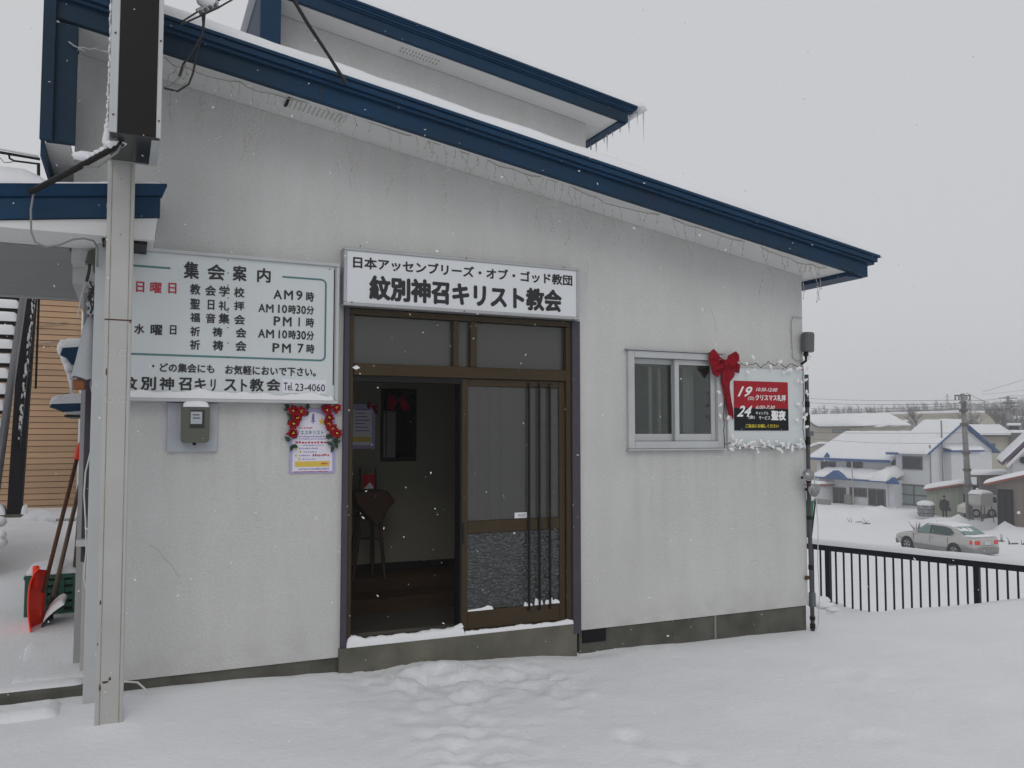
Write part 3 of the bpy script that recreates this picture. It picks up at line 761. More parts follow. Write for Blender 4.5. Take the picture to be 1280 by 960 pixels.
# teal rule with rounded corners
def ribbon(mb, pts, wdt, y):
    for (a, b) in zip(pts, pts[1:]):
        d = Vector((b[0]-a[0], b[1]-a[1])); d.normalize(); n = Vector((-d.y, d.x))*wdt/2
        mb.add([(a[0]+n.x, y, a[1]+n.y), (a[0]-n.x, y, a[1]-n.y), (b[0]-n.x, y, b[1]-n.y), (b[0]+n.x, y, b[1]+n.y)], [(0, 1, 2, 3)])
t = MB(); P = lambda X, Y: tuple(bp(X, Y)[i] for i in (0, 2))
tl, tr_, br, bl = P(372, 184), P(932, 218), P(1145, 635), P(165, 612)
xr, xl, zt, zb_ = P(1148, 400)[0], BX0+.09, (P(372, 182)[1]+P(1130, 238)[1])/2, (P(1140, 640)[1]+P(170, 612)[1])/2
cr = .03
arc = lambda cx, cz, a0, a1: [(cx+cr*math.cos(R(a0+(a1-a0)*i/5)), cz+cr*math.sin(R(a0+(a1-a0)*i/5))) for i in range(6)]
ribbon(t, [(tl[0], zt)]+arc(xl+cr, zt-cr, 90, 180)+arc(xl+cr, zb_+cr, 180, 270)+arc(xr-cr, zb_+cr, -90, 0)+arc(xr-cr, zt-cr, 0, 90)+[(tr_[0], zt)], .012, TY+.001)
t.build('teal_line', M['teal'], board, fixn=False)
a, b = bp(930, 805), bp(1152, 740)
MB().box(a.x, b.x, BY-.004, BY-.003, a.z, b.z+.0).build('phone_label', M['label'], board)
t = MB(); trow(t, [('Tel.', 938, 752, 985, 792), ('23-4060', 995, 757, 1145, 795)], y=BY-.0052, wt=.012); t.build('phone_number', M['ink'], board, fixn=False)
for (X, Y) in ((660, 140), (1168, 186), (660, 205), (660, 265), (660, 330), (660, 400), (660, 478), (660, 556), (660, 628)):
    p = bp(X, Y); MB().ball((p.x, BY-.003, p.z), .004, 6, 4).build('screw', M['rust'], board)
s = MB(); pad(s, BX0+.05, BX1-.03, BY-.024, BY-.002, lambda x, y: BZ0+.0225, .045, 70, 2, edge=.02, amp=.7, ns=9, seed=3)
s.build('ledge_snow', M['snow'], kind='stuff', smooth=True, label='rough snow along the lower ledge of the notice board')
# drop of snow sitting on the meter, below the board
# name sign over the door
NY = -.085
def np_(X, Y, y=NY-.002): return at(420+X/4, 290+Y/4, y)
name = thing('name_sign', 'long white sign with two lines of black lettering above the door', 'sign', (1.95, -.04, 2.45))
nx0, nx1 = np_(38, 200).x, np_(1216, 300).x; nz1 = (np_(38, 68).z+np_(1215, 188).z)/2; nz0 = (np_(38, 360).z+np_(1218, 445).z)/2
box('panel', M['signface'], name, nx0+.02, nx1-.02, NY, -.012, nz0+.018, nz1-.018)
box('frame', M['greyalu'], name, nx0, nx1, NY-.01, -.004, nz1-.02, nz1); box('frame', M['greyalu'], name, nx0, nx1, NY-.01, -.004, nz0, nz0+.022)
box('frame', M['greyalu'], name, nx0, nx0+.022, NY-.009, -.005, nz0+.0225, nz1-.0205); box('frame', M['greyalu'], name, nx1-.022, nx1, NY-.009, -.005, nz0+.0225, nz1-.0205)
t = MB()
k0, k1 = np_(85, 172), np_(1182, 277); k2, k3 = np_(85, 112), np_(1182, 222)
lz0, lz1 = (k0.z+k1.z)/2, (k2.z+k3.z)/2
text(t, '日本アッセンブリーズ・オブ・ゴッド教団', k0.x, lz0, k1.x, lz1, NY-.0015, .032)
t.build('lettering', M['ink'], name, fixn=False)
t = MB(); k0, k1 = np_(165, 335), np_(1130, 407); k2, k3 = np_(165, 213), np_(1130, 290); lz0, lz1 = (k0.z+k1.z)/2, (k2.z+k3.z)/2
text(t, '紋別神召キリスト教会', k0.x, lz0, k1.x, lz1, NY-.0015, .042)
t.build('bold_lettering', M['ink'], name, fixn=False)
for X, Y in ((78, 352), (640, 397), (1182, 437), (120, 72), (650, 132), (1138, 178)):
    p = np_(X, Y); MB().ball((p.x, NY-.011, p.z), .005, 6, 4).build('screw', M['rust'], name)

# purple poster beside the door
po = thing('poster', 'small lavender Christmas poster on the wall left of the door', 'poster', (1.09, -.01, 1.44))
q0, q1 = at(361.5, 592), at(419, 511)
px0, px1, pz0, pz1 = q0.x, q1.x, q0.z, q1.z
PW, PH = px1-px0, pz1-pz0
box('backing', M['bluewhite'], po, px0, px1, -.008, -.001, pz0, pz1, 0)
def pq(u, v): return (px0+PW*u, pz0+PH*v)
mb = MB(); pl = [pq(.06, .03), pq(.94, .03), pq(.94, .62), pq(.86, .80), pq(.72, .90), pq(.5, .95), pq(.28, .90), pq(.14, .80), pq(.06, .62)]
mb.prism(pl, -.0095, -.0083); mb.build('paper', M['paper'], po)
t = MB(); a, b = pq(.14, .595), pq(.74, .66); text(t, 'イエスキリスト', a[0], a[1], b[0], b[1], -.0105, .03); t.build('lettering', M['tealink'], po, fixn=False, kind='stuff')
def greek(mb, u0, u1, v, h, n):            # rows of print too small to read in the photograph
    for i in range(n):
        a = u0+(u1-u0)*i/n; b = a+(u1-u0)/n*random.uniform(.5, .85); c = v+random.uniform(-.1, .1)*h
        p, q = pq(a, c), pq(b, c+h*random.uniform(.6, 1)); mb.add([(p[0], -.0102, p[1]), (q[0], -.0102, p[1]), (q[0], -.0102, q[1]), (p[0], -.0102, q[1])], [(0, 1, 2, 3)])
t = MB(); greek(t, .18, .9, .555, .022, 20); greek(t, .2, .8, .52, .02, 16); greek(t, .28, .75, .425, .016, 14); greek(t, .2, .62, .375, .02, 10); greek(t, .3, .6, .32, .02, 7); greek(t, .2, .45, .265, .02, 6); greek(t, .28, .57, .21, .018, 7); greek(t, .2, .88, .055, .025, 16)
t.build('small_print', M['purpleink'], po, fixn=False, kind='stuff')
t = MB(); greek(t, .18, .5, .69, .022, 8); greek(t, .12, .88, .462, .035, 11); greek(t, .5, .88, .262, .035, 8); greek(t, .1, .85, .02, .014, 14); greek(t, .7, .85, .135, .035, 3)
t.build('red_print', M['redink'], po, fixn=False, kind='stuff')
mb = MB(); a, b = pq(.11, .10), pq(.88, .185); mb.box(a[0], b[0], -.0101, -.0097, a[1], b[1]); mb.build('yellow_band', M['yellow'], po)
def star(mb, c, r, y):
    vs = [(c[0]+(r if i % 2 == 0 else r*.45)*math.sin(i*math.pi/5), y, c[1]+(r if i % 2 == 0 else r*.45)*math.cos(i*math.pi/5)) for i in range(10)]
    mb.add([(c[0], y, c[1])]+vs, [(0, i+1, (i+1) % 10+1) for i in range(10)])
for u, v in ((.13, .385), (.23, .33), (.13, .275), (.21, .22)):
    mb = MB(); star(mb, pq(u, v), .012, -.0104); mb.build('star', M['yellow'], po, fixn=False)
mb = MB(); star(mb, pq(.7, .80), .028, -.0104); mb.build('star', M['yellow'], po, fixn=False)
mb = MB(); c = pq(.5, .79)
for k in range(3): mb.add([(c[0]-.016+k*.003, -.0104, c[1]+k*.018), (c[0]+.016-k*.003, -.0104, c[1]+k*.018), (c[0], -.0104, c[1]+.026+k*.018)], [(0, 1, 2)])
mb.add([(c[0]-.003, -.0104, c[1]-.012), (c[0]+.003, -.0104, c[1]-.012), (c[0]+.003, -.0104, c[1]), (c[0]-.003, -.0104, c[1])], [(0, 1, 2, 3)])
mb.build('tree_print', M['purpleink'], po, fixn=False)

# ------------------------------------------------------------------ decorations on the wall
def petal(c, ang, L, W, tilt, y0=0):
    """pointed petal lying near the wall, root at c, direction ang in the x-z plane"""
    d = Vector((math.cos(ang), 0, math.sin(ang))); n = Vector((-math.sin(ang), 0, math.cos(ang))); o = Vector((0, -1, 0))
    P = lambda a, b, h: Vector(c)+d*L*a+n*W*b+o*(h+y0)
    top = [P(0, 0, .004), P(.35, .5, .012+tilt*.3), P(.7, .34, .012+tilt*.7), P(1, 0, tilt), P(.7, -.34, .012+tilt*.7), P(.35, -.5, .012+tilt*.3), P(.45, 0, .018+tilt*.45)]
    bot = [p+Vector((0, .003, 0)) for p in top]
    fs = [(0, 1, 6), (1, 2, 6), (2, 3, 6), (3, 4, 6), (4, 5, 6), (5, 0, 6)]
    return top+bot, fs+[tuple(i+7 for i in reversed(f)) for f in fs]+[(i, (i+1) % 6, (i+1) % 6+7, i+7) for i in range(6)]
def poinsettia(cx, pts, leaves, label):
    cz = sum(p[1] for p in pts)/len(pts)
    t = thing('poinsettia_spray', label, 'artificial flowers', at(*pts[0], -.02), 'poinsettia sprays framing the lavender poster')
    for k, p in enumerate(pts):
        c = at(*p, -.02)
        n = 7; a0 = random.uniform(0, 6)
        for i in range(n):
            mb = MB(); mb.add(*petal(c, a0+i*6.283/n+random.uniform(-.2, .2), random.uniform(.030, .046), .030, random.uniform(.0, .03), random.uniform(0, .010)))
            mb.build('petal', M['red'], t, fixn=False)
        mb = MB()
        for i in range(4): mb.ball((c.x+random.uniform(-.007, .007), c.y-.028, c.z+random.uniform(-.007, .007)), .004, 6, 4)
        mb.build('flower_centre', M['yellow'], t)
    for p in leaves:
        c = at(*p, -.016)
        for i in range(2):
            mb = MB(); mb.add(*petal(c, random.uniform(0, 6.28), random.uniform(.036, .055), .028, random.uniform(0, .02))); mb.build('leaf', M['leaf'], t, fixn=False)
poinsettia(0, [(366, 513), (376, 514), (366, 529), (365, 541), (371, 522)], [(361, 510), (384, 513), (366, 521), (362, 552), (371, 548), (365, 556)], 'red poinsettia spray on the left edge of the lavender poster')
poinsettia(0, [(408, 512), (420, 510), (411, 522), (415, 536), (420, 542), (410, 530)], [(401, 509), (406, 524), (408, 543), (422, 549), (416, 556), (418, 552)], 'red poinsettia spray on the right edge of the lavender poster')

# Christmas service board beside the window
b2 = thing('service_board', 'pale square board by the wall corner framed by a white leaf garland', 'sign', (4.85, -.02, 1.58))
cx0, cx1, cz0, cz1 = 4.42, 5.235, 1.575, 2.235
box('panel', M['board'], b2, cx0, cx1, -.028, -.004, cz0, cz1)
G = lambda X, Y, y=-.034: at(880+X/6.4, 430+Y/6.4, y)
ps = thing('service_poster', 'red and black Christmas service poster with white dates on the pale board', 'poster', (4.8, -.034, 1.6))
e0, e1 = G(246, 692), G(670, 300); ex0, ex1, ez0, ez1 = e0.x, e1.x, (G(250, 690).z+G(675, 695).z)/2, (G(243, 290).z+G(665, 310).z)/2
em = G(250, 512).z
box('red_half', M['red_panel'], ps, ex0, ex1, -.034, -.029, em+.0005, ez1, 0)
box('black_half', M['black_panel'], ps, ex0, ex1, -.034, -.029, ez0, em, 0)
def gt(mb, s_, X0, Y0, X1, Y1, wt=.02, sh=0.):
    a, b, c = G(X0, Y1, -.0355), G(X1, Y1, -.0355), G(X0, Y0, -.0355); zz = (a.z+b.z)/2
    text(mb, s_, a.x, zz, b.x, zz+(c.z-a.z), -.0355, wt, sh)
t = MB()
gt(t, '19', 270, 338, 388, 422, .03, .45); gt(t, '24', 262, 492, 388, 582, .03, .45)
gt(t, '10:30-12:00', 415, 350, 588, 380, .02, .4); gt(t, 'クリスマス礼拝', 412, 405, 655, 455, .03)
gt(t, '6:00-7:30', 415, 492, 568, 520, .02, .4); gt(t, 'キャンドル', 415, 540, 516, 566, .02); gt(t, 'サービス', 440, 575, 530, 606, .02)
gt(t, '聖夜', 538, 530, 655, 612, .045); gt(t, '(日)', 352, 420, 402, 452, .02); gt(t, '(金)', 356, 570, 406, 602, .02)
t.build('white_lettering', M['whiteink'], ps, fixn=False, kind='stuff')
t = MB(); gt(t, 'ご自由にお越しください', 333, 640, 598, 670, .02); t.build('yellow_lettering', M['yellowink'], ps, fixn=False)

# garland of white leaves round that board
gl = thing('leaf_garland', 'garland of white fabric leaves and red berries strung round the service board', 'garland', (4.85, -.05, 1.55))
gp = [(168, 830), (160, 690), (158, 560), (165, 440)]
top_ = [(290, 150), (330, 172), (375, 165), (410, 150), (455, 190), (515, 145), (560, 175), (600, 150), (650, 190), (690, 155), (740, 178), (795, 185)]
rgt_ = [(795, 185), (790, 300), (800, 400), (790, 470), (800, 560), (790, 650), (800, 740), (812, 800)]
bot_ = [(165, 800), (205, 795), (240, 815), (300, 835), (360, 815), (420, 835), (475, 815), (530, 835), (600, 815), (660, 835), (720, 810), (800, 800)]
def gpath(L, y=-.045): return [G(X, Y, y-random.uniform(0, .015)) for X, Y in L]
def dense(L, k=3):
    o = []
    for a, b in zip(L, L[1:]):
        for i in range(k): o.append(a.lerp(b, i/k)+Vector((random.uniform(-.004, .004), 0, random.uniform(-.006, .006))))
    return o+[L[-1]]
for L in (top_, rgt_, bot_, gp): MB().tube(dense(gpath(L)), .0032, 4).build('wire', M['rubber'], gl)
def pale_leaf(X, Y, y=-.05):
    c = G(X, Y, y); 
    mb = MB(); mb.add(*petal(c, random.uniform(0, 6.28), random.uniform(.035, .062), .026, random.uniform(0, .03))); mb.build('leaf', M['whiteleaf'], gl, fixn=False)
for X, Y in [(330, 140), (400, 130), (330, 210), (520, 160), (580, 145), (590, 165), (640, 215), (650, 225), (700, 190), (745, 200), (730, 215), (770, 285), (740, 320), (790, 300), (820, 210), (810, 400), (830, 420), (770, 485), (800, 500), (780, 590), (760, 615), (800, 580), (800, 620), (800, 670)]:
    pale_leaf(X, Y)
for X in range(195, 800, 34):
    for _ in range(2): pale_leaf(X+random.uniform(-12, 12), 805+random.uniform(-38, 42))
for X, Y in [(130, 400), (145, 470), (135, 600), (180, 608)]: pale_leaf(X, Y)
mb = MB()
for X, Y in [(556, 172), (632, 200), (715, 178), (785, 205), (300, 825), (365, 822), (470, 812), (540, 838), (628, 805), (700, 803), (205, 790), (165, 610), (800, 560), (790, 300)]:
    mb.ball(G(X, Y, -.066), .0062, 7, 5)
mb.build('berry_cluster', M['berry'], gl, kind='stuff')

# red bow
bw_ = thing('ribbon_bow', 'large red ribbon bow hanging between window and service board', 'bow', G(170, 150, -.05))
def cloth(name, outline, y0, folds=3, amp=.012, par=bw_):
    """flat ribbon piece from an outline in zoom pixels, subdivided and pleated"""
    pts = [G(X, Y, y0) for X, Y in outline]; c = sum(pts, Vector())/len(pts)
    vs = [c+Vector((0, -.02, 0))]; n = len(pts)
    ring1 = [c.lerp(p, .55)+Vector((0, -.018-amp*math.sin(i*folds), 0)) for i, p in enumerate(pts)]
    ring2 = [p+Vector((0, -.002-amp*.6*math.cos(i*folds), 0)) for i, p in enumerate(pts)]
    vs += ring1+ring2+[p+Vector((0, .006, 0)) for p in ring2]
    fs = [(0, 1+i, 1+(i+1) % n) for i in range(n)]
    for i in range(n):
        j = (i+1) % n
        fs += [(1+i, 1+n+i, 1+n+j, 1+j), (1+n+i, 1+2*n+i, 1+2*n+j, 1+n+j)]
    fs.append(tuple(1+2*n+i for i in reversed(range(n))))
    mb = MB(); mb.add(vs, fs); return mb.build(name, M['red'], par, smooth=False, fixn=True)
cloth('bow_tail', [(140, 190), (195, 190), (200, 300), (215, 440), (238, 590), (232, 605), (220, 576), (196, 570), (180, 480), (155, 380), (135, 290)], -.052, 2, .006)
cloth('bow_tail', [(150, 170), (210, 170), (250, 232), (236, 262), (200, 310), (160, 330), (140, 280)], -.060, 2, .010)
cloth('bow_loop', [(165, 140), (130, 100), (100, 58), (70, 40), (48, 70), (40, 120), (52, 190), (78, 240), (104, 266), (128, 235), (150, 190), (170, 165)], -.066, 2.2, .018)
cloth('bow_loop', [(175, 140), (200, 90), (258, 57), (274, 90), (288, 130), (262, 145), (285, 170), (287, 234), (250, 225), (215, 205), (180, 165)], -.064, 2.2, .018)
cloth('bow_loop', [(165, 150), (135, 150), (102, 180), (98, 205), (140, 210), (170, 170)], -.088, 2, .006)
mb = MB(); mb.ball(G(172, 152, -.105), .026, 8, 6, (.9, .7, 1.1), .12); mb.build('bow_knot', M['red'], bw_, smooth=True)

# cylinder lamp on the corner
cl = thing('corner_lamp', 'grey cylindrical sensor lamp on the right wall corner', 'wall lamp', at(1008, 450, -.05))
c = at(1009.5, 440, -.06); top = at(1010.5, 415, -.06); 
MB().lathe([(.046, 0), (.053, .006), (.053, .150), (.047, .166), (.0, .168)], c, (.05, 0, 1), 16).build('lamp_housing', M['lampgrey'], cl, smooth=False)
MB().ball(c+Vector((-.02, 0, -.02)), .024, 10, 8).build('swivel', M['blackplastic'], cl, smooth=True)
MB().tube([c+Vector((-.02, 0, -.03)), c+Vector((-.02, 0, -.075)), c+Vector((-.024, .05, -.10))], .011, 8).build('arm', M['blackplastic'], cl)
MB().tube([c+Vector((.01+.016*math.cos(a*.6), -.01, -.05+.016*math.sin(a*.6))) for a in range(9)], .0025, 5).build('hook', M['greyalu'], cl)
mb = MB(); q = lambda X, Y: at(960+X/4.8, 280+Y/4.8, -.012)
mb.tube([q(205, 562), q(150, 556), q(140, 600), q(146, 720), q(150, 800), q(175, 822), q(212, 815)], .004, 5)
tag(mb.build('lamp_cable', M['greyalu']), 'thin grey cable looping on the wall down to the corner lamp', 'cable')

# conduit pipe down the corner
PXc = XR+.028
cp = thing('corner_pipe', 'dark vertical conduit pipe on the right corner of the church', 'pipe', (PXc, -.01, .03))
pxx = lambda z: PXc-.012+.012*smooth01((1.2-z)/1.2)
M['conduit'] = mat('purple_grey_conduit', (.075, .072, .082), .55, spec=.25)
mb = MB(); mb.tube([(pxx(z), -.02, z) for z in (2.20, 1.7, 1.2, .8, .4, .03)], .018, 10); mb.build('pipe', M['conduit'], cp, smooth=True)
for z, h_ in ((.55, .04), (.97, .03), (1.28, .03), (1.60, .07), (1.76, .10), (1.92, .05), (.13, .03), (.06, .04)):
    MB().tube([(pxx(z), -.02, z), (pxx(z), -.02, z+h_)], .0225, 8).build('clamp', M['dark'], cp)
MB().box(pxx(.3)-.022, pxx(.3)+.022, -.045, .0, .24, .36).build('junction_box', M['lampgrey'], cp, bevel=.004)
MB().box(pxx(.5)-.06, pxx(.5)-.02, -.03, -.005, .47, .50).build('rusty_bracket', M['rust'], cp, bevel=.003)
MB().tube([(PXc+.04, -.03, 1.35), (PXc+.065, -.04, .9), (PXc+.05, -.04, .6), (PXc+.075, -.03, .35), (PXc+.055, -.03, .1), (PXc+.03, -.03, .05)], .004, 5).build('loose_cable', M['whitecable'], cp)
def spot(px, py, lab, ax, r=.05):
    c = at(px, py, -.07); t = thing('spotlight', lab, 'lamp', c, 'clear spotlights clamped to the corner pipe')
    MB().lathe([(.02, 0), (r*.6, .02), (r, .055), (r*.97, .062)], c, ax, 16).build('reflector', M['greyalu'], t, smooth=True)
    MB().lathe([(r*.95, .058), (r*.7, .072), (.0, .078)], c, ax, 16).build('lens', M['lens'], t, smooth=True)
    MB().ball(c+Vector(ax).normalized()*.055, .015, 8, 6).build('bulb', M['whiteink'], t, smooth=True)
    MB().tube([c, c+Vector((.005, .05, -.01))], .012, 6).build('bracket', M['dark'], t)
spot(1007, 596, 'upper clear spotlight on the corner pipe, tilted up to the left', (-.35, -1, .35), .052)
spot(1012, 611, 'lower clear spotlight on the corner pipe, facing the camera', (.0, -1, -.15), .058)

# electricity meter below the notice board
mt = thing('electricity_meter', 'olive electricity meter on pale backing plate under the notice board', 'meter', at(240, 560, -.03))
a, b = at(208, 565), at(272, 505)
box('backing_plate', M['cover'], mt, a.x, b.x, -.022, -.001, a.z, BZ0-.005, .002)
a, b = at(226.5, 553.5, -.10), at(262.5, 506, -.10)
bm_ = MB(); w_, r_ = (b.x-a.x), .022; h_ = b.z-a.z
poly = []
for (cx_, cz_, a0) in ((b.x-r_, b.z-r_*.9, 0), (a.x+r_, b.z-r_*.9, 90), (a.x+r_, a.z+r_, 180), (b.x-r_, a.z+r_, 270)):
    poly += [(cx_+r_*math.cos(R(a0+i*18)), cz_+r_*math.sin(R(a0+i*18))) for i in range(6)]
bm_.prism(poly, -.105, -.023); bm_.build('case', M['meter'], mt, bevel=.008, seg=2)
wa, wb = at(238, 534, -.108), at(255, 513.5, -.108)
wf = MB().box(wa.x-.004, wb.x+.004, -.1085, -.106, wa.z-.004, wb.z+.004).build('window_rim', M['ink'], mt)
MB().box(wa.x, wb.x-.01, -.1095, -.1088, wa.z+.02, wb.z-.006).build('dial', M['cover'], mt)
mb = MB(); mb.box(wa.x+.012, wb.x-.025, -.1105, -.110, wb.z-.028, wb.z-.022); mb.box(wa.x+.012, wb.x-.02, -.1105, -.110, wb.z-.047, wb.z-.041); mb.build('dial_marks', M['ink'], mt)
c = at(243, 554.5, -.08); MB().ball(c, .012, 8, 6).build('seal_knob', M['blackplastic'], mt, smooth=True)
s = MB(); pad(s, a.x+.005, b.x-.005, -.11, -.03, lambda x, y: b.z-.012, .05, 8, 5, edge=.05, amp=.2, ns=9)
s.build('meter_snow', M['snow'], kind='stuff', smooth=True, label='small heap of snow on top of the electricity meter')

# ------------------------------------------------------------------ icicle light string under the soffit
ls = thing('icicle_lights', 'unlit string of icicle lights sagging under the front soffit', 'fairy lights', (2.6, -.3, 3.5))
hooks = [(205, 72), (232, 84), (300, 103), (345, 118), (420, 130), (475, 157), (530, 171), (561, 181), (601, 194), (640, 211), (681, 221), (703, 226), (745, 246), (775, 258), (833, 268), (870, 284), (945, 304), (985, 322), (1014, 330), (1036, 334)]
def hk(px, py): return at(px, py, -.34)
LP = []
for (a, b) in zip(hooks, hooks[1:]):
    pa, pb = hk(*a), hk(*b); n = 5
    for i in range(n):
        t_ = i/n; p = pa.lerp(pb, t_); p.z -= .018*math.sin(math.pi*t_); p += Vector((random.uniform(-.004, .004), 0, random.uniform(-.004, .004))); LP.append(p)
LP.append(hk(*hooks[-1]))
MB().tube(LP, .0036, 4).build('main_wire', M['strand'], ls)
i = 2
while i < len(LP)-3:
    p = LP[i].copy(); L = random.choice([.12, .18, .26, .34, .42]) * (.8 if i > 60 else 1); n = max(4, int(L/.05)); P_ = [p.copy()]
    dx = 0
    for k in range(n):
        dx = dx*.5+random.uniform(-.030, .030); P_.append(P_[-1]+Vector((dx, random.uniform(-.004, .006), -L/n)))
    mb = MB(); mb.tube(P_, .0019, 4)
    for q_ in P_[1:]: mb.tube([q_, q_+Vector((random.uniform(-.014, .014), -.003, random.uniform(-.018, -.006)))], [.002, .0045], 4)
    mb.build('light_strand', M['strand'], ls)
    i += random.choice([1, 1, 2, 2])

# ------------------------------------------------------------------ overhead cables at the roof edge
tag(MB().tube([at(360, -12, -.9), at(385, 30, -.75), at(410, 68, -.6), at(432, 103, -.50)], [.011, .011, .010, .012], 6).build('drop_cable', M['rubber']), 'black service cable dropping onto the blue fascia at centre', 'cable')
MB().tube([at(431, 100, -.50), at(437, 108, -.49)], .012, 6)
insul = thing('cable_bracket', 'snow capped insulator bracket with looped black wires beside the pole sign', 'bracket', at(258, 12, -.8))
mb = MB(); mb.tube([at(246, 14, -.8), at(272, 2, -.8)], .012, 6); mb.tube([at(250, 19, -.78), at(274, 8, -.78)], .009, 6); mb.build('bracket_bar', M['greyalu'], insul)
for k in range(4):
    p = at(251+k*6, 15-k*3, -.81); MB().ball(p, .011, 7, 5).build('insulator', M['lampgrey'], insul)
wr = lambda L, r=.005, m='rubber', nm='wire', par=insul: MB().tube([at(*p) for p in L], r, 5).build(nm, M[m], par)
wr([(300, -6, -.8), (272, 10, -.8), (250, 20, -.8), (226, 31, -.8), (229, 26, -.8), (248, 14, -.8), (285, -6, -.8)])
wr([(253, 16, -.8), (254, 30, -.78), (252, 45, -.76), (240, 66, -.74), (229, 80, -.72), (224, 95, -.7)], .006)
wr([(256, 16, -.8), (254, 38, -.76), (246, 68, -.72), (241, 92, -.7), (236, 105, -.7), (222, 114, -.7), (205, 110, -.72)], .006)
wr([(232, 80, -.72), (226, 96, -.7), (214, 106, -.7), (205, 109, -.72)], .0035, 'greycable')
s = MB(); s.ball(at(258, 2, -.8), .045, 10, 8, (1.2, .8, .7), .1); s.build('bracket_snow', M['snow'], kind='stuff', smooth=True, label='clump of snow on the insulator bracket')

# ------------------------------------------------------------------ pole with the black sign box
py_ = -.575
pl_ = thing('sign_pole', 'white square steel pole with rust marks standing before the notice board', 'pole', (-.055, py_, .12))
PW_ = .066
def pole_col(x0, x1, y0, y1, z0, z1, lean=-.004):
    k = lambda z: (1.7-z)*0
    return MB().box(x0, x1, y0, y1, z0, z1)
pc = at(136, 870, py_-PW_); pcx = (at(123.5, 880, py_-PW_).x+at(149.5, 880, py_-PW_).x)/2; ptx = (at(138.5, 215, py_-PW_).x+at(165, 215, py_-PW_).x)/2
hw = .066
mb = MB()
def leanbox(mb, x0, x1, y0, y1, z0, z1, xb, xt, zb0=.15, zt0=3.15):
    f = lambda z: xb+(xt-xb)*(z-zb0)/(zt0-zb0)
    mb.hexa([(x0+f(z0), y0, z0), (x1+f(z0), y0, z0), (x1+f(z0), y1, z0), (x0+f(z0), y1, z0), (x0+f(z1), y0, z1), (x1+f(z1), y0, z1), (x1+f(z1), y1, z1), (x0+f(z1), y1, z1)])
xt_ = ptx*.92+pcx*.08
leanbox(mb, -hw, hw, py_-hw, py_+hw, -.1, 4.6, pcx, xt_); mb.build('pole', M['post'], pl_, bevel=.006)
mb = MB(); leanbox(mb, hw-.022, hw-.018, py_-hw-.0015, py_-hw+.002, .1, 3.2, pcx, xt_); leanbox(mb, -hw+.020, -hw+.024, py_-hw-.0015, py_-hw+.002, .1, 3.2, pcx, xt_)
mb.build('seam', mat('seam_stain', (.33, .30, .245), .7, var=.4, vs_=12), pl_)
mb = MB(); leanbox(mb, -hw+.001, hw-.001, py_-hw-.0016, py_-hw-.0002, 2.292, 2.299, pcx, xt_); mb.build('joint', M['rust'], pl_)
for (u, z, sx, sz) in ((-.052, .83, .004, .012), (-.045, .40, .006, .02), (-.02, .425, .018, .006), (.0, .44, .006, .010), (.058, 2.29, .004, .01), (.0, 2.75, .003, .003), (.0, 3.05, .003, .003), (-.05, 2.02, .004, .02), (-.06, .62, .003, .006)):
    f = pcx+(xt_-pcx)*(z-.15)/3
    mb = MB(); mb.ball((f+u, py_-hw, z), 1, 7, 5, (sx, .0018, sz), .25); mb.build('rust_spot', M['rust'], pl_)
# faded paint outlines
fd = MB()
for zc, s_ in ((2.105, '教会'), (1.86, '教会')):
    f = pcx+(xt_-pcx)*(zc-.15)/3
    for k in (-1, 1):
        x0 = f+k*.03-.017; ribbon(fd, [(x0, zc), (x0+.034, zc), (x0+.034, zc+.03), (x0, zc+.03), (x0, zc)], .004, py_-hw-.001)
fd.build('faded_marks', mat('faded_paint', (.52, .51, .49), .6), pl_, fixn=False)
# sign box: turned a little towards the street
sg = thing('pole_sign', 'tall black faced sign box with aluminium edges mounted on the white pole', 'sign box', (0, 0, 0))
zb1 = 3.135
n0, n1 = atz(135.5, 164.5, zb1), atz(201, 173.5, zb1)          # near bottom edge
f1 = atz(185.5, 207, zb1); f0 = atz(128, 198, zb1)
ux = (n1-n0); SW = ux.length; ux.normalize(); uy = Vector((-ux.y, ux.x, 0)); SD = ((f1-n1).dot(uy)+(f0-n0).dot(uy))/2
def S(u, v, z): p = n0+ux*u+uy*v; return (p.x, p.y, z)
def sbox(u0, u1, v0, v1, z0, z1): return [S(u0, v0, z0), S(u1, v0, z0), S(u1, v1, z0), S(u0, v1, z0), S(u0, v0, z1), S(u1, v0, z1), S(u1, v1, z1), S(u0, v1, z1)]
ZT = 4.9
MB().hexa(sbox(.03, SW-.03, .004, SD-.01, zb1+.012, ZT)).build('core', M['dark'], sg)
MB().hexa(sbox(.039, SW-.024, -.0, .004, zb1+.004, ZT)).build('black_face', M['signblack'], sg)
MB().hexa(sbox(0, .037, -.006, .03, zb1, ZT)).build('edge_trim', M['alu'], sg, bevel=.003)
MB().hexa(sbox(SW-.022, SW, -.006, .03, zb1, ZT)).build('edge_trim', M['alu'], sg, bevel=.003)
MB().hexa(sbox(.004, .03, .031, SD-.03, zb1+.01, ZT)).build('side_panel', M['acrylic'], sg)
MB().hexa(sbox(SW-.03, SW-.004, .031, SD-.03, zb1+.01, ZT)).build('side_panel', M['acrylic'], sg)
MB().hexa(sbox(.006, SW-.006, .0, SD-.02, zb1-.002, zb1+.009)).build('bottom_panel', M['signbottom'], sg)
MB().hexa(sbox(SW-.04, SW, .031, SD, zb1-.003, zb1+.03)).build('bottom_trim', M['alu'], sg); MB().hexa(sbox(0, SW-.041, SD-.019, SD, zb1-.003, ZT)).build('back_trim', M['greyalu'], sg)
for u, z in ((.019, 3.22), (.019, 3.62), (SW-.011, 3.22), (SW-.011, 3.62), (.019, 4.0), (SW-.011, 4.0)):
    MB().ball(S(u, -.008, z), .005, 6, 4).build('screw', M['rust'], sg)
s = MB()
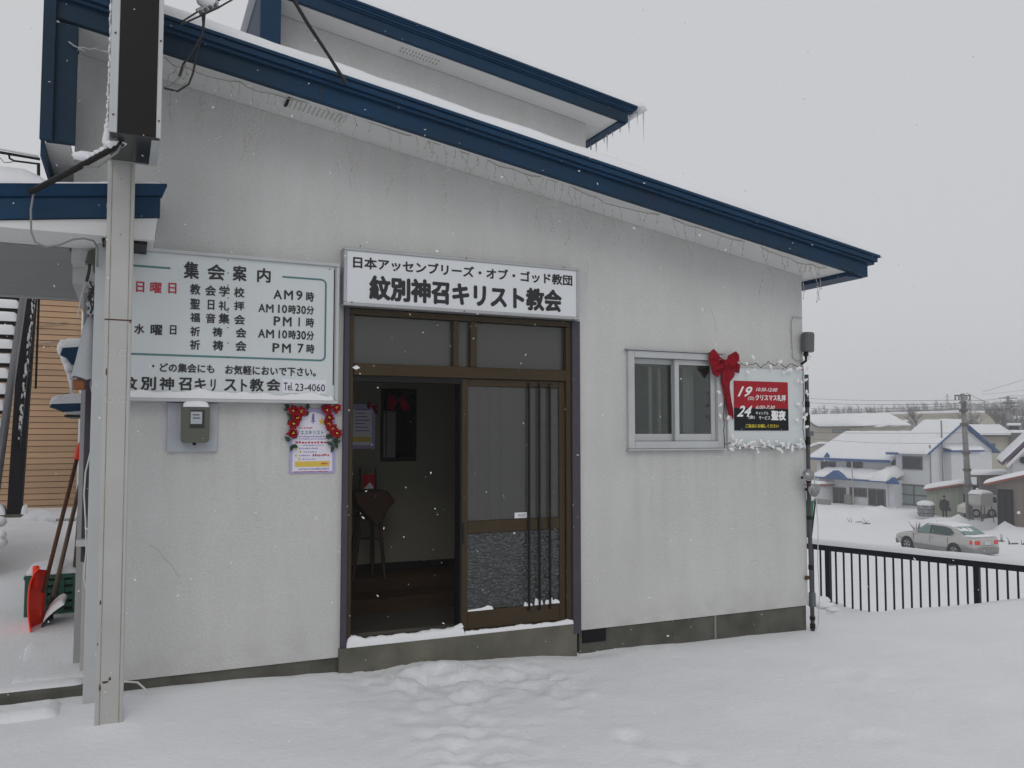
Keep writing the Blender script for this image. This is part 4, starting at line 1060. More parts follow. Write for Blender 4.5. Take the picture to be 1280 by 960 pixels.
for k in range(120):
    z = 3.16+k*.0065*(1+k*.004); s.ball(Vector(S(-.006+random.uniform(-.004, .002), SD*.45+random.uniform(-.02, .02), z)), random.uniform(.004, .010)+.022*max(0, (3.27-z)/.11), 6, 5, (.8, 1.6, random.uniform(1, 2)), .2)
s.build('sign_snow', M['snow'], kind='stuff', smooth=True, label='thin line of snow stuck to the side of the black sign box')
# arm pipe from the canopy to the sign, with cable below
A0, A1 = at(38, 240, -.50), Vector(S(.06, .12, zb1-.01))
arm = thing('support_arm', 'dark pipe arm rising from the canopy edge to the black sign box', 'pipe', A0)
MB().tube([A0, A0.lerp(A1, .5)+Vector((0, 0, -.004)), A1], .0155, 8).build('pipe', M['dark'], arm)
MB().tube([A1+Vector((0, .0, .0)), A1+Vector((-.02, 0, -.045)), A1.lerp(A0, .25)+Vector((0, 0, -.055)), A1.lerp(A0, .42)+Vector((0, 0, -.01))], .006, 5).build('cable', M['greycable'], arm)
s = MB(); q = A0.lerp(A1, .62); s.ball(q+Vector((0, 0, .03)), .045, 10, 8, (1.5, .7, .6), .08)
for k in range(7): s.ball(A0.lerp(A1, .66+k*.05)+Vector((0, 0, .016)), .018+.012*(k > 4), 8, 6, (1.4, .8, .8), .1)
s.build('arm_snow', M['snow'], kind='stuff', smooth=True, label='snow heaped on the dark support arm below the sign box')
tag(MB().tube([at(*p) for p in [(42, 240, -.5), (38.5, 262, -.5), (39, 290, -.5), (44, 303, -.5), (58, 309, -.5), (75, 306, -.48), (92, 299, -.47), (105, 298, -.46), (117, 301, -.44), (122, 310, -.35), (121, 345, -.1), (119, 372, -.05)]], .0055, 6).build('grey_cable', M['greycable']), 'grey cable sagging in a loop below the blue canopy edge', 'cable')
tag(MB().tube([at(*p) for p in [(137, 205, -.58), (141, 234, -.57), (133, 257, -.57), (138, 272, -.56), (136, 285, -.53), (131, 303, -.45), (134, 318, -.12), (133, 330, -.11), (127, 343, -.11), (123, 352, -.11), (121, 365, -.1)]], .0022, 5).build('thin_wire', M['greycable']), 'thin crinkled wire running down left of the white pole', 'cable')
tag(MB().tube([at(*p) for p in [(149, 853, -.05), (158, 852, -.05), (172, 853, -.06), (180, 860, -.10), (190, 873, -.16), (196, 880, -.2)]], .006, 6).build('white_cable', M['whitecable']), 'short white cable bent over the foundation into the snow', 'cable')
fs_ = [at(px_, py_2, -.44) for px_, py_2 in ((86, 52), (92, 57), (99, 60), (106, 60), (113, 62), (120, 61), (128, 64), (136, 65))]
mb = MB(); mb.tube(fs_, .004, 5)
for q_ in fs_[:-1]:
    for _ in range(2): mb.tube([q_, q_+Vector((random.uniform(-.02, .03), random.uniform(-.01, .01), random.uniform(-.02, .012)))], [.003, .001], 4)
tag(mb.build('frayed_string', M['greyalu']), 'frayed pale string stretched from the blue corner to the sign box', 'string')
# corner post at the wall end
wx = (at(114.5, 600, -.16).x+at(124, 600, -.16).x)/2
tag(MB().box(wx-.032, wx+.036, -.19, -.12, -.05, 2.80).build('corner_post', M['alu'], bevel=.004), 'narrow pale grey post directly left of the rust marked pole', 'post')

# ------------------------------------------------------------------ side canopy
cn = thing('side_canopy', 'flat canopy with blue gutter over the left side entrance', 'canopy', (-.8, 0, 2.77))
cs = lambda x: 3.078+.123*x           # gutter top along the front
def cslope(mb, x0, x1, y0, y1, a, b): mb.hexa([(x0, y0, cs(x0)+a), (x1, y0, cs(x1)+a), (x1, y1, cs(x1)+a), (x0, y1, cs(x0)+a), (x0, y0, cs(x0)+b), (x1, y0, cs(x1)+b), (x1, y1, cs(x1)+b), (x0, y1, cs(x0)+b)])
mb = MB(); cslope(mb, -1.7, .132, -.43, -.38, -.177, -.062); mb.build('fascia', M['blue_dirty'], cn, bevel=.003)
mb = MB()
x0, x1 = -1.7, .14
prof = [(-.445, -.060), (-.477, -.012), (-.487, 0.0), (-.38, 0.0), (-.38, -.060)]
vs = [(x, y, cs(x)+z) for x, e in ((x0, 0), (x1, 1)) for (y, z) in prof]
vs = [(p[0]+(.022 if (i >= 5 and prof[i-5][1] > -.03) else 0), p[1], p[2]) for i, p in enumerate(vs)]
mb.add(vs, [(4, 3, 2, 1, 0), (5, 6, 7, 8, 9)]+[(i, (i+1) % 5, (i+1) % 5+5, i+5) for i in range(5)]); mb.build('gutter', M['blue'], cn, bevel=.002)
mb = MB(); mb.hexa([(-.9, -.41, 2.783), (.105, -.41, 2.785), (.105, -.003, 2.785), (-.9, -.003, 2.783), (-.9, -.41, cs(-.9)-.18), (.118, -.41, cs(.118)-.18), (.118, -.003, cs(.118)-.18), (-.9, -.003, cs(-.9)-.18)])
mb.build('soffit_box', M['soffit'], cn, bevel=.03, seg=4)
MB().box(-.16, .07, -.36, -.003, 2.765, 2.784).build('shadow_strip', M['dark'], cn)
MB().box(-1.7, XU-.01, .0, 2.0, 2.775, 2.95).build('ceiling', M['canopy_ceiling'], cn)
mb = MB(); cslope(mb, -1.7, XU-.004, -.378, 2.0, -.12, -.01); cslope(mb, XU-.004, .12, -.378, -.004, -.12, -.01); mb.build('canopy_top', M['blue'], cn)
MB().box(-1.7, XU-.012, 2.001, 2.03, 2.757, 2.80).build('rear_trim', M['alu'], cn)
s = MB(); pad(s, -1.7, -.42, -.47, 2.0, lambda x, y: cs(x)-.0, .16, 40, 14, edge=.26, amp=.25, ns=2, seed=6)
pad(s, -.55, .13, -.475, -.05, lambda x, y: cs(x)-.002, .022, 24, 4, edge=.05, amp=.6, ns=7, seed=9)
s.build('canopy_snow', M['snow'], kind='stuff', smooth=True, label='thick rounded snow lying on the side canopy')
# roof rail and pipes seen above the canopy
rr = thing('roof_rail', 'thin snow topped rail and pipes above the left canopy', 'rail', (-1.0, 1.6, 2.95))
mb = MB(); mb.tube([at(-30, 185, 1.6), at(0, 190.5, 1.6), at(50, 199, 1.6)], .011, 5); mb.build('rail', M['dark'], rr)
mb = MB(); mb.tube([at(11, 193, 1.6), at(12, 198, 1.6), at(18, 201, 1.6), at(50, 205, 1.6)], .008, 5); mb.tube([at(48, 204, 1.6), at(48, 228, 1.6)], .012, 5); mb.build('pipe', M['dark'], rr)
mb = MB(); mb.tube([at(-25, 184, 1.6)+Vector((0, 0, .014)), at(48, 197.5, 1.6)+Vector((0, 0, .014))], .008, 5); mb.build('rail_snow', M['snow'], rr)
mb = MB(); mb.tube([at(0, 197, 1.6), at(5, 203, 1.6), at(12, 203, 1.6), at(20, 201, 1.6)], .004, 4); mb.build('wire', M['greycable'], rr)

# wall parts beside the side entrance
pa, pb_ = at(103.5, 600, .3).x, at(119, 600, .3).x
zj = at(110, 702, .3).z
MB().box(pa, XL+.1, .30, .36, zj, 2.775).build('side_door_jamb', M['purple'], church, bevel=.003)
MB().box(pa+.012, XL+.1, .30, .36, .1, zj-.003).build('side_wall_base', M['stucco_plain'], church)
pg = at(98, 600, .5).x
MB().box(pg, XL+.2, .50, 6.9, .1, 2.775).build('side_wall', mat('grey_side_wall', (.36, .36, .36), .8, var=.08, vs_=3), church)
MB().box(pa, XL+.02, .165, .299, .1, 2.9).build('side_recess', M['greyalu'], church) if False else None
MB().box(-3.6, XL-.002, .0, .6, .1, .245).build('porch_kerb', M['concrete'], church, bevel=.01)
def flr(x, y): return .243+.012*max(0, y)+.012*noise.noise(Vector((x*1.3, y*1.3, 2)))
s = MB(); pad(s, -4.2, XL-.004, .03, 11.5, lambda x, y: flr(x, y)-.03, .045, 50, 110, edge=.07, amp=.3, ns=1.4, seed=11)
pad(s, -.6, XL+.10, .168, 3.0, lambda x, y: flr(x, y)-.03, .043, 12, 30, edge=.03, amp=.3, ns=1.4, seed=12)
s.build('snow_floor', M['snow'], kind='structure', smooth=True, label='snow blown over the raised floor under the side canopy')
box('wall_box', M['alu'], church, pg-.0+.01, XL+.03, .20, .29, 1.02, 1.06, .003)
# white cable hanging along the jamb
tag(MB().tube([at(*p) for p in [(116, 372, .12), (113, 395, .15), (117, 420, .15), (116, 468, .15), (113, 480, .15), (117, 500, .15), (117, 550, .15), (107, 590, .2), (105, 618, .2), (107, 650, .2), (108, 688, .2), (106, 708, .2), (105, 722, .2), (110, 745, .2), (112, 800, .2), (109, 835, .2)]], .0055, 5).build('hanging_cable', M['whitecable']), 'white cable hanging in a wavy line beside the purple door jamb', 'cable')
gl_ = thing('cable_cluster', 'tangle of black and white plugs and wires above the grey sheet', 'cable tangle', at(112, 390, -.02))
mb = MB(); c = at(113, 322, -.03); mb.prism([(at(110.5, 316, 0).x, at(110, 316, 0).z), (at(122, 314, 0).x, at(122, 314, 0).z), (at(122, 341, 0).x, at(122, 341, 0).z), (at(117, 342, 0).x, at(117, 342, 0).z), (at(116, 332, 0).x, at(116, 332, 0).z), (at(106.5, 331, 0).x, at(106, 331, 0).z)], -.06, .0); mb.build('outlet_cover', M['meter'], gl_, bevel=.004)
for L, r, m_ in (([(112, 330), (111, 340), (108, 352)], .009, 'rubber'), ([(121, 338), (121, 350), (116, 362), (112, 372), (115, 388)], .004, 'rubber'), ([(110, 350), (118, 354), (121, 362), (113, 366), (109, 358), (118, 372), (122, 384)], .003, 'greycable'), ([(112, 352), (116, 360), (110, 372), (118, 380), (113, 392)], .006, 'rubber'), ([(107, 352), (101, 372), (97, 395)], .003, 'whitecable')):
    MB().tube([at(px, py, -.04+.01*i) for i, (px, py) in enumerate(L)], r, 5).build('wire', M[m_], gl_)
for p in ((112, 380, .05), (116, 384, .04), (113, 390, .05), (118, 389, .04)):
    MB().ball(at(*p), .02, 8, 6, (1, .8, .9), .2).build('wrapped_plug', M['cover'], gl_, smooth=True)
# grey sheet and amber lamp
gs = thing('hanging_sheet', 'pale grey plastic sheet tied like a cone by the wall corner', 'plastic sheet', at(104, 470, .06))
mb = MB(); ring = []
for k, (ty, hw_, cx_) in enumerate([(396, 4, 113), (410, 9, 110.5), (430, 12, 109), (450, 15, 106.5), (466, 19, 105), (473, 22, 104.5)]):
    for j in range(14):
        q = 2*math.pi*j/14; f = 1+.12*math.sin(j*2.4)
        c = at(cx_, ty, .09); r0 = (at(cx_+hw_, ty, .09).x-at(cx_, ty, .09).x)*f
        ring.append((c.x+r0*math.cos(q)*.82, c.y+r0*math.sin(q)*.7, c.z-.012*math.cos(j*1.7)*(k == 5)))
fs = [(k*14+j, k*14+(j+1) % 14, (k+1)*14+(j+1) % 14, (k+1)*14+j) for k in range(5) for j in range(14)]+[tuple(range(14))]
mb.add(ring, fs); mb.build('sheet', M['cover'], gs, smooth=True, fixn=True)
a, b = at(91, 487, .1), at(107, 475, .1)
tag(MB().box(a.x, b.x, .06, .14, a.z, b.z).build('amber_lamp', M['amber'], bevel=.006), 'small amber box lamp below the pale grey plastic sheet', 'lamp')

# window hoods on the side wall
def hood(px0, px1, pt, pb, y, lab, ice):
    a, b = at(px0, pb, y), at(px1, pt, y)
    t = thing('window_hood', lab, 'window hood', (pg-.1, y, a.z), 'blue window hoods on the side wall')
    x0, x1, z0, z1 = a.x, pg-.003, a.z, b.z; h = z1-z0
    mb = MB(); mb.prism([(x0+.0, z1-h*.36), (x0+.02, z1-h*.12), (x1, z1), (x1, z1-h*.52), (x0+.09, z1-h*.66), (x0+.05, z1-h*.45)], y, y+.9); mb.build('hood_top', M['blue'], t, bevel=.003)
    mb = MB(); mb.prism([(x0+.10, z1-h*.67), (x1, z1-h*.53), (x1, z0+.015), (x0+.12, z0+.02)], y+.02, y+.88); mb.build('hood_side', M['soffit'], t)
    MB().box(x0+.11, x1, y-.005, y+.89, z0, z0+.016).build('hood_base', M['dark'], t)
    s = MB(); pad(s, x0-.0, x1, y, y+.9, lambda x, yy: z1-h*.12+(x-x0)/(x1-x0)*h*.12, .07, 10, 10, edge=.05, amp=.3, ns=5, seed=px0)
    if ice:
        for i in range(9): s.ball((x0+.02+i*.008, y+.06+.05*(i % 3), z1-h*(.1+.1*i)), .055-.002*i, 9, 7, (.9, .9, 1.3), .12)
        s.tube([(x0+.08, y+.08, z1-h*.9), (x0+.09, y+.08, z1-h*1.25), (x0+.095, y+.08, z1-h*1.75)], [.035, .02, .002], 6)
        s.tube([(x0+.13, y+.08, z1-h*.9), (x0+.125, y+.08, z1-h*1.15), (x0+.125, y+.08, z1-h*1.5)], [.02, .012, .002], 6)
    s.build('hood_snow', M['snow'], kind='stuff', smooth=True, label='snow slipping off the '+('upper' if ice else 'lower')+' window hood')
hood(74, 98, 431, 468, 2.6, 'upper blue window hood with snow sliding into an icicle', True)
hood(61, 98, 503, 521, 2.2, 'lower blue window hood topped with a flat snow layer', False)

# ------------------------------------------------------------------ things left of the church
def shovel(name, lab, base, top, blade_m, handle_m, grip, blade_w, red):
    t = thing(name, lab, 'snow shovel', base)
    base = Vector(base); top = Vector(top); d = (top-base).normalized()
    s0 = base+d*.36
    MB().tube([s0-d*.06, top], .0155, 8).build('handle', handle_m, t, smooth=True)
    if grip: MB().tube([top-d*.02, top+d*.05, top+d*.13], [.020, .024, .018], 8).build('grip', M['shovel'], t, smooth=True)
    return t, d, s0
def blade(t, base, d, face, W, H, m, depth=.07):
    """scoop: curved sheet of width W along 'side', height H along d, with thickness"""
    side = d.cross(face).normalized(); nrm = side.cross(d).normalized(); vs = []; nu, nv = 9, 9
    for L in (0, .006):
        for i in range(nu+1):
            for j in range(nv+1):
                u = i/nu*2-1; v = j/nv
                wv = W/2*(1 if v < .75 else 1-.35*((v-.75)/.25)**2)
                p = Vector(base)+d*(H*v)+side*(u*wv)+nrm*(depth*(u*u)*.7-depth*(1-(2*v-1)**2)*.5+depth*.7*max(0, v-.85)/.15*.5+L)
                vs.append(p)
    n1 = (nu+1)*(nv+1); fs = []
    for i in range(nu):
        for j in range(nv):
            a = i*(nv+1)+j; q = (a, a+nv+1, a+nv+2, a+1); fs += [q, tuple(x+n1 for x in reversed(q))]
    for i in range(nu):
        for j in (0, nv): a = i*(nv+1)+j; b = a+nv+1; fs.append((a, b, b+n1, a+n1))
    for j in range(nv):
        for i in (0, nu): a = i*(nv+1)+j; b = a+1; fs.append((a, b, b+n1, a+n1))
    mb = MB(); mb.add(vs, fs); return mb.build('blade', m, t, smooth=True)
yb = .62
rb = atz(41, 790, .25); rb = Vector((rb.x, rb.y, .24)); rt = at(96.5, 572, rb.y+.55)
t, d, s0 = shovel('snow_shovel', 'red plastic snow shovel with brown handle leaning by the wall', rb, rt, None, M['wood'], True, 0, True)
blade(t, rb, (at(45, 712, rb.y+.12)-rb).normalized(), Vector((1, -.22, .1)), .34, .46, M['shovel'], .06)
MB().tube([at(44, 735, rb.y+.07), at(45, 708, rb.y+.14)], .022, 8).build('socket', M['shovel'], t)
yB = atz(60, 785, .25).y; bb = at(64, 757, yB+.15); bt = at(100, 606, yB+.7)
t2 = thing('snow_shovel', 'brown handled shovel with its blade under snow in front of the green crate', 'snow shovel', (bb.x, bb.y, .25))
MB().tube([bb, bt], .0165, 8).build('handle', M['wood2'], t2, smooth=True)
dd = (bt-bb).normalized()
MB().tube([bb-dd*.10, bb+dd*.06], [.035, .022], 8).build('socket', M['blackplastic'], t2)
b0 = at(53, 783, yB); b1 = at(80, 744, yB)
mb = MB(); n = 8
for i in range(n+1):
    u = i/n; xx = b0.x+(b1.x-b0.x)*u*1.05; zz = .30+(b1.z-.33)*(u**.6)
    for yy, dz in ((yB-.12, 0), (yB+.2, .03)): mb.v.append((xx, yy, zz+dz-.02)); mb.v.append((xx, yy, zz+dz-.035))
for i in range(n):
    a = i*4; b = a+4; mb.f += [(a, b, b+2, a+2), (a+1, a+3, b+3, b+1), (a, a+1, b+1, b), (a+2, b+2, b+3, a+3)]
mb.f += [(0, 2, 3, 1), (n*4, n*4+1, n*4+3, n*4+2)]
mb.build('blade', M['blackplastic'], t2)
s = MB(); pad(s, b0.x+.01, b0.x+(b1.x-b0.x)*1.08, yB-.13, yB+.21, lambda x, y: .30+(b1.z-.33)*(max(0.001, (x-b0.x)/(b1.x-b0.x)/1.05)**.6)-.018, .05, 12, 8, edge=.05, amp=.2, ns=6, seed=12)
s.build('blade_snow', M['snow'], kind='stuff', smooth=True, label='snow heaped on the blade of the brown shovel')
# green crate
yC = atz(60, 774, .25).y
c0, c1 = at(30, 776, yC), at(97, 716, yC)
cr = thing('green_crate', 'dark green slotted plastic crate with snow on its lid', 'crate', ((c0.x+c1.x)/2, yC+.2, .25))
X0, X1, Y0_, Y1_, Z0, Z1 = c0.x, min(c1.x, pg-.012), yC, yC+.42, .24, c1.z
mb = MB(); mb.box(X0+.02, X1-.02, Y0_+.03, Y1_-.03, Z0, Z1-.05); mb.build('core', M['blackplastic'], cr)
for k in range(5):
    z = Z0+.03+k*(Z1-Z0-.06)/5; MB().box(X0, X1, Y0_, Y1_, z, z+(Z1-Z0)/5*.62).build('slat_band', M['crate'], cr, bevel=.008)
for xx in (X0, X0+(X1-X0)*.33, X0+(X1-X0)*.66, X1-.03): MB().box(xx-.004, xx+.034, Y0_-.008, Y0_+.04, Z0, Z1-.01).build('rib', M['crate'], cr, bevel=.006)
MB().box(X0-.012, X1+.008, Y0_-.014, Y1_+.01, Z1-.035, Z1).build('rim', M['crate'], cr, bevel=.008)
s = MB(); pad(s, X0+.0, X1-.0, Y0_, Y1_, lambda x, y: Z1+.0005, .06, 14, 10, edge=.05, amp=.35, ns=5, seed=14)
s.build('crate_snow', M['snow'], kind='stuff', smooth=True, label='snow on the lid of the green crate')
# snow covered slab by the kerb
sb = thing('kerb_slab', 'dark board by the kerb bottom left, topped by a snow pillow', 'board', (-.75, -.2, .1))
a, b = atz(-60, 905, .14), atz(74, 893, .14)
MB().box(a.x, b.x, -.34, -.12, .105, .145).build('board', M['dark'], sb, bevel=.004)
s = MB(); pad(s, a.x, b.x+.02, -.36, -.05, lambda x, y: .146, .085, 24, 12, edge=.07, amp=.1, ns=4, seed=15)
s.build('slab_snow', M['snow'], kind='stuff', smooth=True, label='thick pillow of snow on the dark board by the kerb')

# orange sided building behind
ob = thing('orange_building', 'building with orange horizontal siding behind the side canopy', 'building', (-4, 11.6, .2))
oy = 11.6; ox0, ox1 = -9, at(100, 600, oy).x+.6
MB().box(ox0, ox1, oy, oy+6, .0, 5.7).build('wall', M['orange_gap'], ob)
zz = .32; k = 0; bh = .105
bmesh0 = MB().box(ox0, ox1, -.022, .0, 0, bh-.012)
base_me = None
while zz < 5.6:
    if base_me is None:
        o = MB().hexa([(ox0, -.024, 0), (ox1, -.024, 0), (ox1, -.002, 0), (ox0, -.002, 0), (ox0, -.012, bh-.012), (ox1, -.012, bh-.012), (ox1, -.002, bh-.012), (ox0, -.002, bh-.012)]).build('siding_board', M['orange'], ob, local=True)
        base_me = o
    else:
        o = base_me.copy(); col.objects.link(o); o.parent = ob
    o.location = (4, 0, zz-.2); zz += bh
s = MB(); pad(s, ox0-.2, ox1+.2, oy-.25, oy+6, lambda x, y: 5.71, .25, 20, 10, edge=.25, amp=.15, ns=.8); s.build('roof_snow', M['snow'], kind='stuff', smooth=True, label='snow on the flat roof of the orange sided building')
mb = MB(); mb.box(at(99, 500, oy).x, at(101.5, 500, oy).x, oy-.06, oy-.026, .3, 5); mb.build('downpipe', M['soffit'], ob)
for z_ in (at(60, 402, oy).z, at(60, 425, oy).z): MB().tube([(at(37, 0, oy).x, oy-.05, z_-.15), (at(98, 0, oy).x, oy-.05, z_)], .008, 4).build('wall_wire', M['greycable'], ob)

# outdoor stair with snowy treads
st_ = thing('outdoor_stair', 'steel outdoor stair with thick snow on every tread at far left', 'stair', (-1.8, 4.2, .25))
ya, yb_, za, zb2 = 4.0, 8.2, .35, 3.98
xs_ = lambda y: -1.30-.035*(y-5.7)
N = 19
tread_o = MB().box(-1.15, 0, 0, .24, -.04, 0).build('tread', M['blacksteel'], st_, local=True)
sm = MB(); pad(sm, -1.15, -.01, -.02, .25, lambda x, y: .001, .115, 10, 5, edge=.06, amp=.15, ns=3, seed=21)
snow_o = sm.build('tread_snow', M['snow'], None, local=True, smooth=True, kind='stuff', label='thick snow on the treads of the outdoor stair')
bpy.data.objects.remove(snow_o); all_s = MB()
for i in range(N):
    f = i/(N-1); y = ya+(yb_-ya)*f; z = za+(zb2-za)*f
    o = tread_o if i == 0 else tread_o.copy()
    if i: col.objects.link(o); o.parent = st_
    o.location = (xs_(y)+1.8, y-4.2, z-.25)
    pad(all_s, xs_(y)-1.14, xs_(y)-.01, y-.02, y+.25, lambda x, y_, z=z: z+.001, .125, 8, 4, edge=.06, amp=.15, ns=3, seed=i)
all_s.build('tread_snow', M['snow'], kind='stuff', smooth=True, label='thick snow lying on the treads of the outdoor stair')
P0, P1 = Vector((xs_(ya)+.02, ya, za+.12)), Vector((xs_(yb_)+.02, yb_, zb2+.12))
MB().tube([P0, P1], .045, 8).build('side_rail', M['steel'], st_, smooth=True)
Q0, Q1 = P0+Vector((.13, .3, -.1)), P1+Vector((.09, .2, -.10)); Q0 = Q0.lerp(Q1, .34)
mb = MB(); mb.hexa([(Q0.x, Q0.y, Q0.z-.1), (Q0.x+.02, Q0.y, Q0.z-.1), (Q1.x+.02, Q1.y, Q1.z-.1), (Q1.x, Q1.y, Q1.z-.1), (Q0.x, Q0.y, Q0.z+.05), (Q0.x+.02, Q0.y, Q0.z+.05), (Q1.x+.02, Q1.y, Q1.z+.05), (Q1.x, Q1.y, Q1.z+.05)])
mb.build('stringer', M['blacksteel'], st_)
s = MB()
for i in range(90): s.ball(Q0.lerp(Q1, random.random())+Vector((random.uniform(-.01, .02), -.02, random.uniform(.0, .07))), random.uniform(.008, .018), 6, 5, (.7, 1, random.uniform(1.2, 3)), .3)
s.build('stringer_snow', M['snow'], kind='stuff', smooth=True, label='flecks of snow caught along the stair stringer')
p = dep(18, 642, 13.4); cw = .10
sp = thing('stair_post', 'black square steel post on a snowy concrete block at far left', 'post', (p.x, p.y, .25))
MB().hexa([(p.x-cw, p.y-cw, .3), (p.x+cw, p.y-cw, .3), (p.x+cw, p.y+cw, .3), (p.x-cw, p.y+cw, .3), (p.x-cw+.10, p.y-cw, 4.1), (p.x+cw+.12, p.y-cw, 4.1), (p.x+cw+.12, p.y+cw, 4.1), (p.x-cw+.10, p.y+cw, 4.1)]).build('post', M['blacksteel'], sp)
MB().box(p.x-.35, p.x+.15, p.y-.2, p.y+.2, .0, .42).build('footing', M['concrete'], sp, bevel=.02)
MB().tube([p+Vector((.24, 0, 2.0)), p+Vector((.245, 0, 3.9))], .018, 5).build('conduit', M['blacksteel'], sp)
s = MB(); pad(s, p.x-.36, p.x-.11, p.y-.21, p.y+.2, lambda x, y: .421, .16, 6, 6, edge=.1, seed=31); pad(s, p.x+.11, p.x+.17, p.y-.21, p.y+.2, lambda x, y: .421, .14, 4, 6, edge=.03, seed=33)
s.build('footing_snow', M['snow'], kind='stuff', smooth=True, label='snow on the concrete footing of the black post')
s = MB()
for (px, py, t_, r, sx, sz) in ((48, 650, 12.6, .20, 1.2, .75), (58, 650, 12.4, .12, 1, .7), (40, 658, 12.2, .20, 1.6, .4), (-1, 652, 8.5, .07, 1, .8), (1, 668, 8.3, .05, 1, .8), (-3, 678, 8.3, .09, 1, .7), (30, 662, 12.0, .28, 1.8, .3)):
    c = dep(px, py, t_); s.ball(c, r, 14, 10, (sx, 1, sz), .03)
s.build('snow_heap', M['snow'], kind='stuff', smooth=True, label='rounded heaps of snow at the back of the side yard')
lf_ = thing('low_fence', 'low white slatted fence at the foot of the orange wall', 'fence', dep(82, 655, 12.8))
a, b = dep(66, 650, 12.8), dep(97, 648, 12.8)
MB().tube([a, b], .02, 5).build('rail', M['alu'], lf_)
for i in range(9):
    q = a.lerp(b, i/8); MB().box(q.x-.012, q.x+.012, q.y, q.y+.02, .25, q.z-.02).build('slat', M['greycable'], lf_)
# dark board leaning behind the crate
a, b = at(88, 702, 2.1), at(99, 640, 2.1)
tag(MB().hexa([(a.x, 2.1, .25), (a.x+.07, 2.1, .25), (a.x+.07, 2.14, .25), (a.x, 2.14, .25), (b.x, 2.1, 1.35), (b.x+.05, 2.1, 1.35), (b.x+.05, 2.14, 1.35), (b.x, 2.14, 1.35)]).build('leaning_plank', M['wood2']), 'short dark plank leaning behind the green crate', 'plank')

# ------------------------------------------------------------------ inside the porch
my = 1.61
def I(px, py, y=1.598): return at(px, py, y)
mr = thing('wall_mirror', 'tall black framed mirror on the porch wall with a red bow', 'mirror', I(498, 577))
a, b = I(475.5, 577), I(520.5, 487)
box('mirror_frame', M['dark'], mr, a.x, b.x, 1.585, 1.598, a.z, b.z)
MB().box(a.x+.03, b.x-.03, 1.581, 1.5845, a.z+.03, b.z-.03).build('mirror_glass', M['mirror'], mr)
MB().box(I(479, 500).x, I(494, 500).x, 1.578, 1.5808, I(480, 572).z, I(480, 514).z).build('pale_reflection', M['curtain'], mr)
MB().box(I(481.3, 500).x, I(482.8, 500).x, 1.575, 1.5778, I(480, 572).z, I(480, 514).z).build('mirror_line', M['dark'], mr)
bw2 = thing('ribbon_bow', 'dark red bow fixed over the top of the porch mirror', 'bow', I(498, 510))
for L in ([(498, 500), (489, 492), (485, 500), (484, 511), (492, 513)], [(498, 500), (506, 491), (510, 502), (512, 512), (504, 514)]):
    pts = [I(*q, 1.56) for q in L]; c = sum(pts, Vector())/5; mb = MB(); mb.add(pts+[c+Vector((0, -.03, 0))]+[q+Vector((0, .01, 0)) for q in pts], [(i, (i+1) % 5, 5) for i in range(5)]+[tuple(range(10, 5, -1))]+[(i, (i+1) % 5, (i+1) % 5+6, i+6) for i in range(5)]); mb.build('bow_loop', M['red'], bw2)
ip = thing('poster', 'lavender poster on the porch wall seen through the open door', 'poster', I(455, 560))
a, b = I(436, 561), I(469, 505)
box('paper', M['bluewhite'], ip, a.x, b.x, 1.59, 1.597, a.z, b.z, 0)
MB().box(a.x+.03, b.x-.03, 1.587, 1.5895, a.z+.03, b.z-.05).build('print_area', M['paper'], ip)
MB().box(a.x+.03, b.x-.035, 1.584, 1.5865, a.z+.06, a.z+.10).build('yellow_band', M['yellow'], ip)
t = MB()
for k in range(7): t.add([(a.x+.05, 1.585, a.z+.15+k*.03), (b.x-.05-.02*(k % 3), 1.585, a.z+.15+k*.03), (b.x-.05-.02*(k % 3), 1.585, a.z+.158+k*.03), (a.x+.05, 1.585, a.z+.158+k*.03)], [(0, 1, 2, 3)])
t.build('small_print', M['purpleink'], ip, kind='stuff', fixn=False)
bw3 = thing('ribbon_bow', 'small dark red bow at the corner of the porch poster', 'bow', I(465, 508))
for L in ([(465, 507), (461, 502), (459, 508), (462, 511)], [(465, 507), (472, 505), (473, 510), (467, 511)], [(465, 508), (470, 511), (473, 517), (470, 518)]):
    pts = [I(*q, 1.57) for q in L]; n = 4; mb = MB(); mb.add(pts+[q+Vector((0, .015, 0)) for q in pts], [(0, 1, 2, 3), (7, 6, 5, 4)]+[(i, (i+1) % 4, (i+1) % 4+4, i+4) for i in range(4)]); mb.build('bow_loop', M['red'], bw3)
# tall stand with a card rack
sd = thing('wooden_stand', 'tall dark wooden stand with splayed legs inside the porch', 'stand', (I(463, 700, 1.35).x, 1.35, .52))
yS = 1.32
def J(px, py, y=yS): return at(px, py, y)
mb = MB(); tp = [J(436, 613), J(478, 612), J(488, 625), J(479, 634), J(472, 650), J(465, 655), J(450, 640), J(440, 628)]
mb.prism([(q.x, q.z) for q in tp], yS-.16, yS+.02); mb.build('box_top', M['standwood'], sd, bevel=.01)
for (u, v, yy) in (((452, 640), (441, 716), yS-.1), ((474, 645), (481, 712), yS-.1), ((465, 645), (466, 700), yS+.12), ((447, 640), (436, 700), yS+.12)):
    MB().tube([at(*u, yy), Vector((at(*v, yy).x, yy, .522))], [.014, .017], 6).build('leg', M['standwood'], sd)
MB().tube([J(446, 673, yS-.1), J(478, 673, yS-.1)], .011, 6).build('crossbar', M['standwood'], sd)
rk = thing('card_rack', 'small rack holding a red and white card on the wooden stand', 'card rack', J(460, 612))
for px in (450, 469.5): MB().tube([J(px, 612, yS-.08), J(px, 585, yS-.08)], .007, 6).build('upright', M['dark'], rk)
a, b = J(453, 611, yS-.07), J(469, 593, yS-.07)
